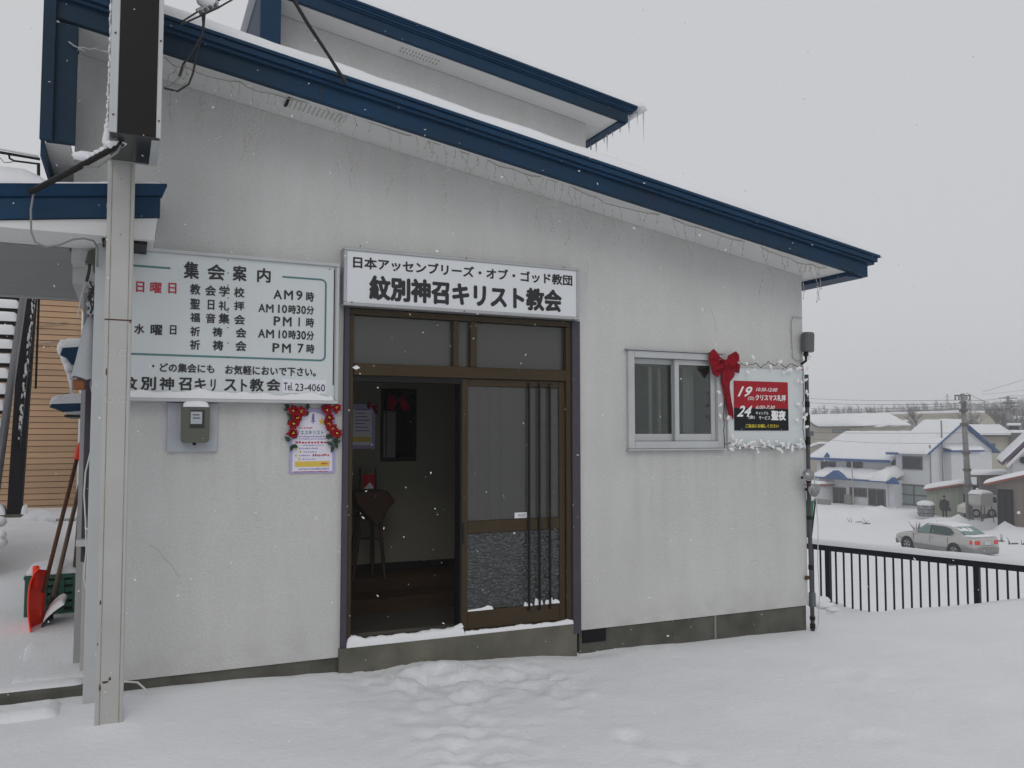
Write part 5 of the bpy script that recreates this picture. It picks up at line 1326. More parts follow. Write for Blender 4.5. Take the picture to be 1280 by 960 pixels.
MB().box(a.x, b.x, yS-.075, yS-.07, a.z, b.z).build('card', M['red'], rk); MB().prism([(a.x+.01, a.z), (a.x+.06, a.z+.055), (b.x-.01, a.z)], yS-.082, yS-.0765).build('card_fold', M['cover'], rk)

# ------------------------------------------------------------------ railing at the terrace edge
F0, F1 = Vector((7.60, 2.35, .32)), Vector((8.30, .19, .30))
fdir = (F1-F0); flen = math.hypot(fdir.x, fdir.y); fdir = Vector((fdir.x/flen, fdir.y/flen, 0)); fn = Vector((-fdir.y, fdir.x, 0))
fence = thing('railing', 'black steel railing with snow on its top rail along the terrace edge', 'railing', (F0.x, F0.y, -.4))
ext0, ext1 = -1.6, 4.2
def Fp(t, o=0., z=0.): p = F0+fdir*t+fn*o; return Vector((p.x, p.y, z))
ztop = .362
def fbox(t0, t1, o0, o1, z0, z1): return [Fp(t0, o0, z0), Fp(t1, o0, z0), Fp(t1, o1, z0), Fp(t0, o1, z0), Fp(t0, o0, z1), Fp(t1, o0, z1), Fp(t1, o1, z1), Fp(t0, o1, z1)]
MB().hexa(fbox(ext0, ext1, -.025, .025, ztop-.068, ztop)).build('top_rail', M['railing'], fence, bevel=.006)
MB().hexa(fbox(ext0, ext1, -.015, .015, -.95, -.91)).build('bottom_rail', M['railing'], fence)
def tpx(px):                        # distance along the railing for an image column
    b = math.atan((px-640)/FPX)+YAW; s_, c_ = math.sin(b), math.cos(b)
    # solve F0+t*fdir on bearing
    x0, y0 = F0.x, F0.y+5.5; return (y0*s_-x0*c_)/(fdir.x*c_-fdir.y*s_)
tp0, tp1 = tpx(1031), tpx(1214.5); sp_ = (tp1-tp0)/17.0
proto = MB().hexa([v-Vector((Fp(0).x, Fp(0).y, 0)) for v in fbox(-.0085, .0085, -.0085, .0085, -.92, ztop-.066)]).build('baluster', M['railing'], fence, local=True)
first = True; k = -20
while tp0+k*sp_ < ext1:
    t_ = tp0+k*sp_
    if t_ > ext0:
        p = Fp(t_)
        if k % 17 == 0:
            MB().hexa(fbox(t_-.028, t_+.028, -.028, .028, -1.1, ztop-.067)).build('post', M['railing'], fence)
        else:
            o = proto if first else proto.copy()
            if not first: col.objects.link(o); o.parent = fence
            first = False; o.location = (p.x-F0.x, p.y-F0.y, .4)
    k += 1
s = MB(); pad(s, ext0, ext1, -.035, .035, lambda x, y: ztop+.001, .065, 60, 4, edge=.04, amp=.18, ns=2.5, seed=41, xf=lambda x, y, z: tuple(Fp(x, y, z)))
s.build('railing_snow', M['snow'], kind='stuff', smooth=True, label='rounded snow lying on the railing')
# green net frame between wall and railing
g0 = at(1013, 665, .6); gt_ = thing('green_net', 'snow topped green net frame just behind the right wall corner', 'net frame', (g0.x, .6, .2))
a, b, c_, d_ = at(1010, 626, .8), at(1019.5, 624, .8), at(1014, 672, .8), at(1010, 672, .8)
mb = MB(); mb.hexa([(d_.x, .8, d_.z), (c_.x, .8, c_.z), (c_.x, .84, c_.z), (d_.x, .84, d_.z), (a.x, .8, a.z), (b.x-.02, .8, b.z), (b.x-.02, .84, b.z), (a.x, .84, a.z)])
mb.build('net', mat('green_net', (.06, .22, .12), .7, var=.6, vs_=60), gt_)
MB().tube([b, c_], .008, 5).build('frame_bar', M['dark'], gt_)
MB().tube([c_, c_+Vector((0, 0, -1.0))], .008, 5).build('leg', M['dark'], gt_)
s = MB(); s.ball(at(1013, 620, .8), .055, 9, 7, (1, .6, .9), .1); s.build('net_snow', M['snow'], kind='stuff', smooth=True, label='cap of snow on the green net frame')
s = MB()
for px, py, r in ((1022, 752, .10), (1031, 757, .07), (1040, 762, .05)): s.ball(atz(px, py, -.05), r, 10, 7, (1.6, 1, .5), .15)
s.build('snow_lump', M['snow'], kind='stuff', smooth=True, label='lumps of snow beside the foot of the corner pipe')

# ------------------------------------------------------------------ lower town
def siding(name, c, scale=22, c2=None, axis='Z'):
    m = mat(name, c, .65, var=.08, vs_=.7, c2=c2); n = m.node_tree; b = n.nodes['Principled BSDF']
    tc = n.nodes.new('ShaderNodeTexCoord'); wv = n.nodes.new('ShaderNodeTexWave'); wv.bands_direction = axis; wv.wave_profile = 'SAW'; wv.inputs['Scale'].default_value = scale/20
    n.links.new(tc.outputs['Object'], wv.inputs[0]); bp = n.nodes.new('ShaderNodeBump'); bp.inputs['Strength'].default_value = .5; bp.inputs['Distance'].default_value = .03
    n.links.new(wv.outputs[1], bp.inputs['Height']); n.links.new(bp.outputs[0], b.inputs['Normal']); return m
M['sid_white'] = siding('white_siding', (.61, .625, .64)); M['sid_cream'] = siding('cream_siding', (.44, .42, .34)); M['sid_beige'] = siding('beige_render', (.40, .36, .29))
M['sid_brown'] = siding('brown_corrugated', (.17, .145, .125), 60, axis='X'); M['sid_green'] = siding('faded_green_sheet', (.19, .27, .215), 18, (.33, .34, .26), axis='X'); M['sid_grey'] = siding('grey_blocks', (.22, .22, .21), 20)
M['roofblue'] = mat('bright_blue_trim', (.03, .09, .24), .6, spec=.2); M['winglass'] = mat('dark_window_glass', (.022, .026, .028), .3, var=.4, vs_=.8, spec=.2); M['palewin'] = mat('curtained_window_glass', (.21, .26, .26), .3, var=.2, vs_=1)
M['winframe'] = mat('bronze_window_frame', (.075, .068, .062), .5); M['redtrim'] = mat('rust_red_trim', (.26, .075, .045), .6); M['purpletrim'] = mat('plum_trim', (.075, .045, .085), .6)
M['bark'] = mat('grey_bark', (.10, .09, .085), .9, var=.4, vs_=3); M['pole'] = mat('concrete_pole', (.21, .21, .20), .8, var=.2, vs_=1)
def wgrid(par, axis, pos, a0, a1, z0, z1, nx=1, nz=1, glass='winglass', fr='winframe', t=.06, out=-1, name='window', xf=None):
    """window on a wall: axis 'x' = wall plane x=pos (runs in y), 'y' = wall plane y=pos; one mesh frame + pane child"""
    f = MB(); g = MB()
    def bx(m_, u0, u1, z0_, z1_, d0, d1):
        if axis == 'x': m_.box(pos+out*d1, pos+out*d0, u0, u1, z0_, z1_)
        else: m_.box(u0, u1, pos+out*d1, pos+out*d0, z0_, z1_)
    if a0 > a1: a0, a1 = a1, a0
    bx(f, a0, a1, z1-t, z1, .004, .09); bx(f, a0, a1, z0, z0+t, .004, .09); bx(f, a0, a0+t, z0+t, z1-t, .004, .09); bx(f, a1-t, a1, z0+t, z1-t, .004, .09)
    for i in range(1, nx): u = a0+(a1-a0)*i/nx; bx(f, u-t/2, u+t/2, z0+t, z1-t, .004, .07)
    for i in range(1, nz): q = z0+(z1-z0)*i/nz; bx(f, a0+t, a1-t, q-t/2, q+t/2, .003, .065)
    bx(g, a0+t, a1-t, z0+t, z1-t, .002, .03)
    if xf: xf.mb(f); xf.mb(g)
    fo = f.build(name, M[fr], par); g.build('pane', M[glass], fo); return fo
Kx, Ky = 62.45, 45.39
wh = thing('white_house', 'white two storey house with blue edged gable and snow covered roof', 'house', (66, 50, -5))
yk = atx(1119.5, 562, Kx).y; xl = Kx+.55; yl = atx(1021, 571, xl).y
rx = 66.44; rz = 2.62; ez = .22; xr_ = 2*rx-Kx
mb = MB(); mb.prism([(Kx, -5.4), (Kx, ez), (rx, rz-.1), (xr_, ez), (xr_, -5.4)], Ky, yk); mb.build('wall', M['sid_white'], wh)
ezl = -.58; rzl = 1.55
mb = MB(); mb.prism([(xl, -5.4), (xl, ezl), (xl+4.3, rzl-.1), (xl+8.6, ezl), (xl+8.6, -5.4)], yk+.02, yl); mb.build('wall', M['sid_white'], wh)
def roofslab(x0, z0, x1, z1, ya_, yb_2, th, m, name_, par):
    mb = MB(); mb.prism([(x0, z0), (x1, z1), (x1, z1+th), (x0, z0+th)], ya_, yb_2); return mb.build(name_, m, par)
sl_ = (rz-ez)/(rx-Kx)
roofslab(Kx-.55, ez-.55*sl_, rx, rz, Ky-.5, yk+.35, .12, M['roofblue'], 'roof', wh); roofslab(xr_+.5, ez-.5*sl_, rx, rz, Ky-.5, yk+.35, .12, M['roofblue'], 'roof', wh)
sll = (rzl-ezl)/4.3
roofslab(xl-.6, ezl-.6*sll, xl+4.3, rzl, yk+.37, yl+.5, .12, M['roofblue'], 'roof', wh); roofslab(xl+9.2, ezl-.6*sll, xl+4.3, rzl, yk+.37, yl+.5, .12, M['roofblue'], 'roof', wh)
def roofsnow(mb, x0, x1, ya_, yb_2, f, th, seed, nx=14, ny=24): pad(mb, x0, x1, ya_, yb_2, f, th, nx, ny, edge=.35, amp=.22, ns=.8, seed=seed)
s = MB()
roofsnow(s, Kx-.72, rx+.2, Ky-.38, yk+.4, lambda x, y: ez+.12+(min(x, rx)-Kx)*sl_-max(0, x-rx)*sl_, .26, 1)
roofsnow(s, rx-.1, xr_+.6, Ky-.38, yk+.4, lambda x, y: rz+.12-(max(x, rx)-rx)*sl_, .26, 2)
roofsnow(s, xl-.8, xl+4.5, yk+.3, yl+.55, lambda x, y: ezl+.12+(min(x, xl+4.3)-xl)*sll, .30, 3, 14, 40)
roofsnow(s, xl+4.2, xl+9.3, yk+.3, yl+.55, lambda x, y: rzl+.12-(x-xl-4.3)*sll, .30, 4)
s.build('roof_snow', M['snow_far'], kind='stuff', smooth=True, label='thick snow on the roofs of the white house with the blue gable')
def vy(px, x): return atx(px, 541, x).y
def vz(py, px, x): return atx(px, py, x).z
def wpx(pxa, pxb, pya, pyb, x, **k): pm = (pxa+pxb)/2; return wgrid(wh, 'x', x, vy(pxa, x), vy(pxb, x), vz(pyb, pm, x), vz(pya, pm, x), **k)
wpx(1127.5, 1152, 570.5, 587, Kx, t=.10); wpx(1026, 1044, 577, 589, xl, nx=2, t=.08); wpx(1058, 1077.5, 577.5, 589.5, xl, nx=2, t=.08); wpx(1114, 1119, 575, 586.5, xl, t=.08)
wpx(1123, 1159, 605.5, 632, Kx, nx=2, nz=2, glass='palewin', t=.13)
# ground floor extension at the left with its own low roof
xe = xl-1.6
ye0, ye1 = vy(1119, xe), vy(1022, xe)
MB().box(xe, xl-.01, ye0+.3, ye1, -5.4, vz(598, 1070, xe)).build('extension_wall', M['sid_white'], wh)
zr_ = vz(600, 1070, xe)
s = MB(); pad(s, xe-.7, xl-.02, ye0+.1, ye1+.3, lambda x, y: zr_+.1+(x-xe+.6)*.34, .35, 10, 34, edge=.4, amp=.35, ns=.7, seed=6)
pad(s, xe-1.2, xl-.3, ye0+.1, ye0+1.9, lambda x, y: zr_+.3+(x-xe+.6)*.30, .75, 8, 10, edge=.7, amp=.3, ns=.9, seed=8)
s.build('porch_roof_snow', M['snow_far'], kind='stuff', smooth=True, label='snow bulging over the low front roof of the white house')
MB().box(xe-.72, xe-.55, ye0+.1, ye1+.2, zr_-.02, zr_+.14).build('low_roof_edge', M['roofblue'], wh)
ya_, yb_3 = vy(1060, xe-.7), vy(1031, xe-.7)
zt_ = vz(592.5, 1045, xe-.8)
mb = MB(); mb.prism([(ya_, zr_+.05), (yb_3, zr_+.05), ((ya_+yb_3)/2, zt_+.35)], xe-1.15, xe-.5, axis='x'); mb.build('porch_gable', M['roofblue'], wh)
mb = MB(); q_ = vy(1117, xe-.9); mb.prism([(q_-.2, zr_-.1), (q_+1.0, zr_-.1), (q_+.3, zr_+.5)], xe-.9, xe-.5, axis='x'); mb.build('eave_end', M['roofblue'], wh)
mb = MB(); q_ = vy(1034, xl-.6); mb.prism([(q_-.5, ezl-.2), (q_+.5, ezl-.2), (q_, ezl+.4)], xl-.75, xl-.6, axis='x'); mb.build('roof_ornament', M['roofblue'], wh)
wpx(1040, 1056, 609, 634, xe, nx=2, name='door', t=.1); wpx(1061, 1082, 609.5, 620.5, xe, nx=2, t=.1); wpx(1084, 1105, 611, 633, xe, nx=2, name='door', t=.12); wpx(1027, 1036, 602, 622, xe, glass='palewin', t=.08)
MB().box(xe-.62, xe-.15, vy(1067, xe), vy(1059, xe), -5.0, -4.0).build('heating_unit', M['sid_grey'], wh, bevel=.05)
MB().box(xe-.16, xe-.04, vy(1108.5, xe), vy(1107.5, xe), -5.3, zr_).build('downpipe', M['sid_white'], wh)
MB().box(xl-.86, xl-.70, yk+.4, yl+.45, ezl-.60*sll-.08, ezl-.60*sll+.16).build('eave_trim', M['roofblue'], wh)
MB().box(Kx-.80, Kx-.64, yk-.9, yk+.4, ez-.62*sl_-.04, ez-.62*sl_+.15).build('eave_trim', M['roofblue'], wh)
# gable side: bay with its small snowy roof, flue pipes
bx0, bx1 = at(1180, 570, Ky).x, at(1216, 570, Ky).x; bz1 = at(1195, 565, Ky-.7).z
MB().box(bx0, bx1, Ky-.7, Ky-.005, -5.3, bz1).build('bay_wall', M['sid_white'], wh)
MB().box(bx0-.25, bx1+.2, Ky-1.0, Ky-.006, bz1+.002, bz1+.16).build('bay_roof', M['roofblue'], wh)
s = MB(); pad(s, bx0-.2, bx1+.25, Ky-1.0, Ky-.01, lambda x, y: bz1+.162+(y-Ky+1)*.25, .22, 10, 6, edge=.3, amp=.3, ns=1, seed=3); s.build('bay_snow', M['snow_far'], kind='stuff', smooth=True, label='snow on the bay roof of the white house')
for px, zt2 in ((1177, 1.9), (1161.8, -.2)):
    x_ = at(px, 541, Ky-.25).x; MB().tube([(x_, Ky-.25, -5), (x_, Ky-.25, zt2+.9)], .07, 6).build('flue_pipe', M['sid_grey'], wh)
x_ = atx(1066, 541, xe-.8); MB().tube([(xe-.9, x_.y, -5), (xe-.9, x_.y+.1, -.9)], .06, 6).build('flue_pipe', M['sid_beige'], wh)

# curved roof house behind at left
cx_ = 82.0
ch = thing('curved_roof_house', 'beige house with a snow covered curved roof at the left horizon', 'house', (86, 75, -5))
ya2, yb4 = atx(1078, 541, cx_).y, atx(1005, 541, cx_).y
cz = atx(1050, 534, cx_).z
gy = atx(1021, 541, cx_).y                      # where the curved end wall starts
MB().box(cx_, cx_+8, ya2, yb4+4, -5.5, cz).build('wall', M['sid_beige'], ch)
mb = MB(); gy = atx(1030, 541, cx_).y; arc_ = [(gy+.2, cz)]+[(gy+.2+7*(1-math.cos(R(a))), cz+1.3*math.sin(R(a))) for a in range(10, 91, 10)]+[(gy+7.2, cz)]
mb.prism([(p[0], p[1]) for p in arc_], cx_-.02, cx_+6, axis='x'); mb.build('end_wall', M['sid_beige'], ch)
yA, yB2 = atx(1030, 541, cx_).y, atx(1006, 541, cx_).y
erise = lambda y: 1.35*smooth01((y-yA)/(yB2-yA))
s = MB(); pad(s, cx_-.7, cx_+7.5, ya2-.8, yb4+5, lambda x, y: cz+.12+max(erise(y), 1.45*math.sqrt(max(0, 1-(1-min(1, max(0, (x-cx_+.7)/5.5)))**2))*smooth01((y-ya2+1.5)/4.5)), .28, 24, 34, edge=.4, amp=.12, ns=.5, seed=2)
s.build('roof_snow', M['snow_far'], kind='stuff', smooth=True, label='snow on the curved roof of the beige house')
mb = MB(); mb.tube([(cx_-.75, y, cz+.02+erise(y)) for y in [ya2-.9+i*.5 for i in range(34)]], .11, 5); mb.build('roof_edge', M['winframe'], ch)
wgrid(ch, 'x', cx_, atx(1063, 541, cx_).y, atx(1041, 541, cx_).y, atx(1050, 541, cx_).z, atx(1050, 536.8, cx_).z, nx=3, glass='palewin')
wgrid(ch, 'x', cx_, atx(1017, 541, cx_).y, atx(1010.5, 541, cx_).y, atx(1014, 545, cx_).z, atx(1014, 539, cx_).z, nx=2)
# small outbuilding with mono pitch roof under it
ob2 = thing('low_outbuilding', 'small beige outbuilding with sloped snowy roof left of the white house', 'outbuilding', (70, 68, -5))
ox_ = 68.0; q0, q1 = atx(1024, 541, ox_).y, atx(1004, 541, ox_).y; oz = atx(1015, 556, ox_).z
MB().hexa([(ox_, q0, -5.5), (ox_+4, q0, -5.5), (ox_+4, q1, -5.5), (ox_, q1, -5.5), (ox_, q0, oz), (ox_+4, q0, oz), (ox_+4, q1, oz-.6), (ox_, q1, oz-.6)]).build('wall', M['sid_beige'], ob2)
s = MB(); pad(s, ox_-.4, ox_+4, q0-.3, q1+.3, lambda x, y: oz+.05-.6*(y-q0)/(q1-q0), .3, 8, 12, edge=.3, amp=.2, ns=.8); s.build('roof_snow', M['snow_far'], kind='stuff', smooth=True, label='snow on the small beige outbuilding')
# shed with grey side, between
sh2 = thing('grey_shed', 'small grey shed with snowy roof between the curved roof house and the long hall', 'shed', (100, 78, -5))
xg = 96.0; q0, q1 = atx(1103, 541, xg).y, atx(1078, 541, xg).y; z2 = atx(1090, 536, xg).z
MB().hexa([(xg, q0, -5.5), (xg+6, q0, -5.5), (xg+6, q1, -5.5), (xg, q1, -5.5), (xg, q0, z2+.3), (xg+6, q0, z2+.3), (xg+6, q1, z2-.5), (xg, q1, z2-.5)]).build('wall', M['sid_grey'], sh2)
s = MB(); pad(s, xg-.4, xg+6, q0+.6, q1+.5, lambda x, y: z2+.3-.8*(y-q0)/(q1-q0)+(x-xg)*.16, .3, 8, 12, edge=.3, amp=.2, ns=.8); s.build('roof_snow', M['snow_far'], kind='stuff', smooth=True, label='snow on the small grey shed roof')
# long pale hall further back
xh = 118.0
hl = thing('long_hall', 'long pale flat roofed hall behind the roof of the white house', 'hall', (122, 90, -5))
q0, q1 = atx(1204, 541, xh).y, atx(1094, 541, xh).y; z3 = atx(1150, 520.5, xh).z
MB().box(xh, xh+12, q0, q1, -5.5, z3).build('wall', M['sid_cream'], hl)
MB().box(xh-.2, xh+12, q0-.2, q1+.2, z3+.002, z3+.45).build('parapet', M['sid_beige'], hl)
s = MB(); pad(s, xh-.1, xh+12, q0-.1, q1+.1, lambda x, y: z3+.453, .35, 8, 20, edge=.3, amp=.2, ns=.4); s.build('roof_snow', M['snow_far'], kind='stuff', smooth=True, label='snow on the flat roof of the long pale hall')
wgrid(hl, 'x', xh, atx(1142, 541, xh).y, atx(1126, 541, xh).y, atx(1134, 536.5, xh).z, atx(1134, 527, xh).z, nx=4, nz=2, glass='palewin', fr='sid_grey', t=.14)

# right-hand buildings stand turned towards the street: each gets its own frame (x along its front, y away, z world height)
class Frame:
    def __init__(s, px, d, rot=0.0):
        s.O = dep(px, 541, d); s.O.z = 0; a = math.atan((px-640)/FPX)+YAW+rot
        s.U = Vector((math.cos(a), -math.sin(a), 0)); s.V = Vector((math.sin(a), math.cos(a), 0))
    def hit(s, px, py, v=0.0):
        d = ray(px, py); O = s.O+s.V*v; t = (O-cam_loc).dot(s.V)/d.dot(s.V); return cam_loc+d*t
    def x(s, px, v=0.0): return (s.hit(px, 541, v)-s.O).dot(s.U)
    def z(s, px, py, v=0.0): return s.hit(px, py, v).z
    def w(s, x, y, z): p = s.O+s.U*x+s.V*y; return (p.x, p.y, z)
    def mb(s, m_): m_.v = [s.w(*v) for v in m_.v]; return m_
    def base(s): return (s.O.x, s.O.y, -5)
# cream house with black chimney
F = Frame(1250, 86, -.12)
rh = thing('cream_house', 'cream walled house with flat snowy roof and black chimney at the right', 'house', F.base())
z4 = F.z(1240, 546.5); x0, xm, x1 = F.x(1216), F.x(1261), F.x(1300)+4
F.mb(MB().box(x0, xm, 0, 8, -5.5, z4)).build('wall', M['sid_cream'], rh); F.mb(MB().box(xm+.01, x1, -.4, 8, -5.5, z4-.05)).build('wall', M['sid_brown'], rh, label='brown clad wing')
F.mb(MB().box(x0-1.2, xm+.1, -.9, 8, z4, z4+.25)).build('eave', M['winframe'], rh); F.mb(MB().box(xm+.11, x1, -1.2, 8, z4-.02, z4+.45)).build('eave', M['winframe'], rh)
s = MB(); pad(s, x0-1.5, xm+.3, -1.0, 8, lambda x, y: z4+.253+(y+1)*.10, .3, 10, 10, edge=.35, amp=.2, ns=.6, xf=F.w); pad(s, xm+.1, x1, -1.3, 8, lambda x, y: z4+.453, .28, 8, 8, edge=.3, amp=.2, ns=.6, xf=F.w)
s.build('roof_snow', M['snow_far'], kind='stuff', smooth=True, label='snow on the flat roof of the cream house')
wgrid(rh, 'y', 0, F.x(1235.5), F.x(1243.5), F.z(1240, 565.5), F.z(1240, 554.5), t=.1, xf=F); wgrid(rh, 'y', -.4, F.x(1264.5), F.x(1268), F.z(1266, 567.5), F.z(1266, 565), t=.06, xf=F)
cxx, cz_ = F.x(1267, 2), F.z(1267, 532.5, 2)
F.mb(MB().box(cxx-.42, cxx+.42, 1.6, 2.4, z4+.2, cz_)).build('chimney', M['blacksteel'], rh); F.mb(MB().box(cxx-.55, cxx+.65, 1.5, 2.5, cz_+.05, cz_+.30)).build('chimney_cap', M['snow_far'], rh, bevel=.1, seg=3)
# plum gabled house at the right edge
F = Frame(1270, 52, -.05)
ph = thing('plum_gabled_house', 'white house with plum coloured gable edge at the right border', 'house', F.base())
gx0, gz0 = F.x(1252), F.z(1252, 582); gx1, gz1 = F.x(1284), F.z(1284, 553); m_ = (gz1-gz0)/(gx1-gx0); gx1 += 1.6; gz1 += 1.6*m_; gx1e = 2*gx1-gx0
mb = MB(); mb.prism([(gx0+.55, -5), (gx0+.55, gz0+.30), (gx1, gz1-.1), (gx1e-.55, gz0+.30), (gx1e-.55, -5)], .5, 8); F.mb(mb).build('wall', M['sid_white'], ph)
mb = MB(); mb.prism([(gx0, gz0), (gx1, gz1), (gx1, gz1+.26), (gx0, gz0+.26)], 0, 8.3); mb.prism([(gx1e, gz0), (gx1, gz1), (gx1, gz1+.26), (gx1e, gz0+.26)], 0, 8.3); F.mb(mb).build('roof', M['purpletrim'], ph)
mb = MB(); mb.prism([(gx0+.3, gz0-.10), (gx1, gz1-.26), (gx1, gz1-.03), (gx0+.15, gz0)], .05, .5); F.mb(mb).build('verge_soffit', M['soffit'], ph)
s = MB(); pad(s, gx0-.05, gx1+.1, .05, 8.3, lambda x, y: gz0+.263+(min(x, gx1)-gx0)*m_, .14, 16, 10, edge=.15, amp=.2, ns=.8, xf=F.w); s.build('roof_snow', M['snow_far'], kind='stuff', smooth=True, label='snow on the plum edged gable roof')
MB().lathe([(.18, 0), (.22, .08), (.1, .16)], F.w(F.x(1278.5, .45), .44, F.z(1278.5, 575, .45)), tuple(-F.V), 12).build('vent_cowl', M['dark'], ph)
# brown garage in front
F = Frame(1260, 49, .10)
gg = thing('brown_garage', 'brown corrugated garage with dark glazed door and sloping snowy roof', 'garage', F.base())
bgx0, bgx1 = F.x(1243), F.x(1300)+1; zl_, zr2 = F.z(1243, 603.5), F.z(1280, 595.5); msl = (zr2-zl_)/(F.x(1280)-bgx0); zx = lambda x: zl_+msl*(x-bgx0)
F.mb(MB().hexa([(bgx0, 0, -4.8), (bgx1, 0, -4.8), (bgx1, 3, -4.8), (bgx0, 3, -4.8), (bgx0, 0, zl_), (bgx1, 0, zx(bgx1)), (bgx1, 3, zx(bgx1)), (bgx0, 3, zl_)])).build('wall', M['sid_brown'], gg)
xa = bgx0-.55
F.mb(MB().hexa([(xa, -.4, zx(xa)), (bgx1, -.4, zx(bgx1)), (bgx1, 3.2, zx(bgx1)), (xa, 3.2, zx(xa)), (xa, -.4, zx(xa)+.12), (bgx1, -.4, zx(bgx1)+.12), (bgx1, 3.2, zx(bgx1)+.12), (xa, 3.2, zx(xa)+.12)])).build('roof', M['redtrim'], gg)
s = MB(); pad(s, xa-.05, bgx1, -.45, 3.2, lambda x, y: zx(x)+.123, .20, 16, 8, edge=.2, amp=.2, ns=.9, xf=F.w); s.build('roof_snow', M['snow_far'], kind='stuff', smooth=True, label='snow on the sloping roof of the brown garage')
wgrid(gg, 'y', 0, F.x(1244.5), F.x(1264), -4.7, F.z(1254, 611.5), nx=2, fr='blacksteel', name='door', t=.13, xf=F)
MB().lathe([(.09, 0), (.09, .08)], F.w(F.x(1270), -.0, F.z(1270, 640.5)), tuple(-F.V), 10).build('wall_light', M['whiteink'], gg)
for k in range(9):
    x_ = F.x(1267)+k*.38; F.mb(MB().box(x_, x_+.05, -.03, -.003, -4.7, zx(x_)-.03)).build('wall_batten', M['sid_brown'], gg)
# dark shed behind the tank
F = Frame(1238, 60, -.1)
ds = thing('dark_shed', 'low dark brown shed with snowy roof behind the steel tank', 'shed', F.base())
x0, x1 = F.x(1224), F.x(1262); z5 = F.z(1235, 596)
F.mb(MB().box(x0, x1, 0, 3, -5, z5)).build('wall', M['sid_brown'], ds); F.mb(MB().box(x0-.7, x1, -.5, 3, z5+.002, z5+.14)).build('roof', M['winframe'], ds)
s = MB(); pad(s, x0-.75, x1, -.55, 3, lambda x, y: z5+.143+(x-x0)*.03, .26, 12, 8, edge=.25, amp=.2, ns=.9, xf=F.w); s.build('roof_snow', M['snow_far'], kind='stuff', smooth=True, label='snow on the low dark brown shed')
# faded green shed
F = Frame(1183, 63, .0)
gsd = thing('green_shed', 'faded green sheet metal shed with rust red roof edge', 'shed', F.base())
xa, x1 = F.x(1156), F.x(1211); zl3, zr3 = F.z(1158, 612.5), F.z(1198, 606.5); ms = (zr3-zl3)/(F.x(1198)-F.x(1158)); zz_ = lambda x: zl3+(min(x, F.x(1198))-F.x(1158))*ms
F.mb(MB().hexa([(xa, 0, -5), (x1, 0, -5), (x1, 2.5, -5), (xa, 2.5, -5), (xa, 0, zl3-.05), (x1, 0, zr3), (x1, 2.5, zr3), (xa, 2.5, zl3-.05)])).build('wall', M['sid_green'], gsd)
mb = MB(); xs_l = [xa-.15, F.x(1198), x1+.1]
for a, b in zip(xs_l, xs_l[1:]): mb.hexa([(a, -.5, zz_(a)), (b, -.5, zz_(b)), (b, 2.6, zz_(b)), (a, 2.6, zz_(a)), (a, -.5, zz_(a)+.14), (b, -.5, zz_(b)+.14), (b, 2.6, zz_(b)+.14), (a, 2.6, zz_(a)+.14)])
F.mb(mb).build('roof', M['redtrim'], gsd)
s = MB(); pad(s, xa-.2, x1+.1, -.52, 2.6, lambda x, y: zz_(x)+.143, .2, 14, 8, edge=.2, amp=.25, ns=.9, seed=5, xf=F.w); s.build('roof_snow', M['snow_far'], kind='stuff', smooth=True, label='snow on the faded green shed')
wgrid(gsd, 'y', 0, F.x(1200.5), F.x(1208.5), -4.9, F.z(1205, 616), name='door', fr='sid_green', t=.06, xf=F)
for px in (1167, 1176, 1185, 1194): x_ = F.x(px); F.mb(MB().box(x_-.025, x_+.025, -.04, -.003, -4.9, zz_(x_)-.05)).build('sheet_joint', M['sid_cream'], gsd)
F.mb(MB().box(F.x(1214), F.x(1223), .8, 2.4, -5, F.z(1220, 606, 1))).build('side_wing', M['sid_white'], gsd); F.mb(MB().box(F.x(1213.5), F.x(1221), .74, .79, F.z(1216, 616), F.z(1216, 608))).build('wing_opening', M['winframe'], gsd)
# left annexe with red snowy roof edge near the wall corner
an = thing('red_roof_annexe', 'small annexe with red roof edge at the left end of the white house', 'annexe', (56, 56, -5))
xa_ = 60.0; q0, q1 = atx(1026, 541, xa_).y, atx(1008, 541, xa_).y
MB().box(xa_, xa_+3, q0, q1, -5.4, atx(1018, 607, xa_).z).build('wall', M['sid_white'], an); zq = atx(1018, 607, xa_).z
MB().box(xa_-.4, xa_+3, q0-.2, q1, zq+.002, zq+.2).build('roof_edge', M['redtrim'], an)
s = MB(); pad(s, xa_-.45, xa_+3, q0-.2, q1+.2, lambda x, y: zq+.203, .25, 8, 10, edge=.25, amp=.2, ns=.9); s.build('roof_snow', M['snow_far'], kind='stuff', smooth=True, label='snow on the red edged annexe roof')
MB().box(xa_-1.4, xa_-1.2, atx(1036, 541, xa_-1.3).y, q1, -5.2, atx(1030, 624, xa_-1.3).z).build('block_wall', M['sid_grey'], an)

# steel tank on legs
tk = thing('steel_tank', 'snow capped steel oil tank standing on thin legs', 'tank', dep(1226, 643, 55))
c = dep(1226, 625, 54.5); tw, td_, th_ = .60, .45, .80
c0 = c.copy(); hb = []
mb = MB(); mb.prism([(c.x-tw+.15, c.z-.38), (c.x+tw-.15, c.z-.38), (c.x+tw, c.z-.25), (c.x+tw, c.z+.35), (c.x+tw-.15, c.z+.46), (c.x-tw+.15, c.z+.46), (c.x-tw, c.z+.35), (c.x-tw, c.z-.25)], c.y-td_, c.y+td_)
mb.build('tank_body', mat('brushed_steel', (.45, .44, .42), .35, metal=.3, var=.15, vs_=4), tk, bevel=.04)
for sx, sy in ((-.8, -1), (.8, -1), (-.8, 1), (.8, 1)): MB().tube([(c.x+tw*sx, c.y+td_*sy*.8, c.z-.3), (c.x+tw*sx*1.25, c.y+td_*sy, c.z-1.5)], .03, 5).build('leg', M['winframe'], tk)
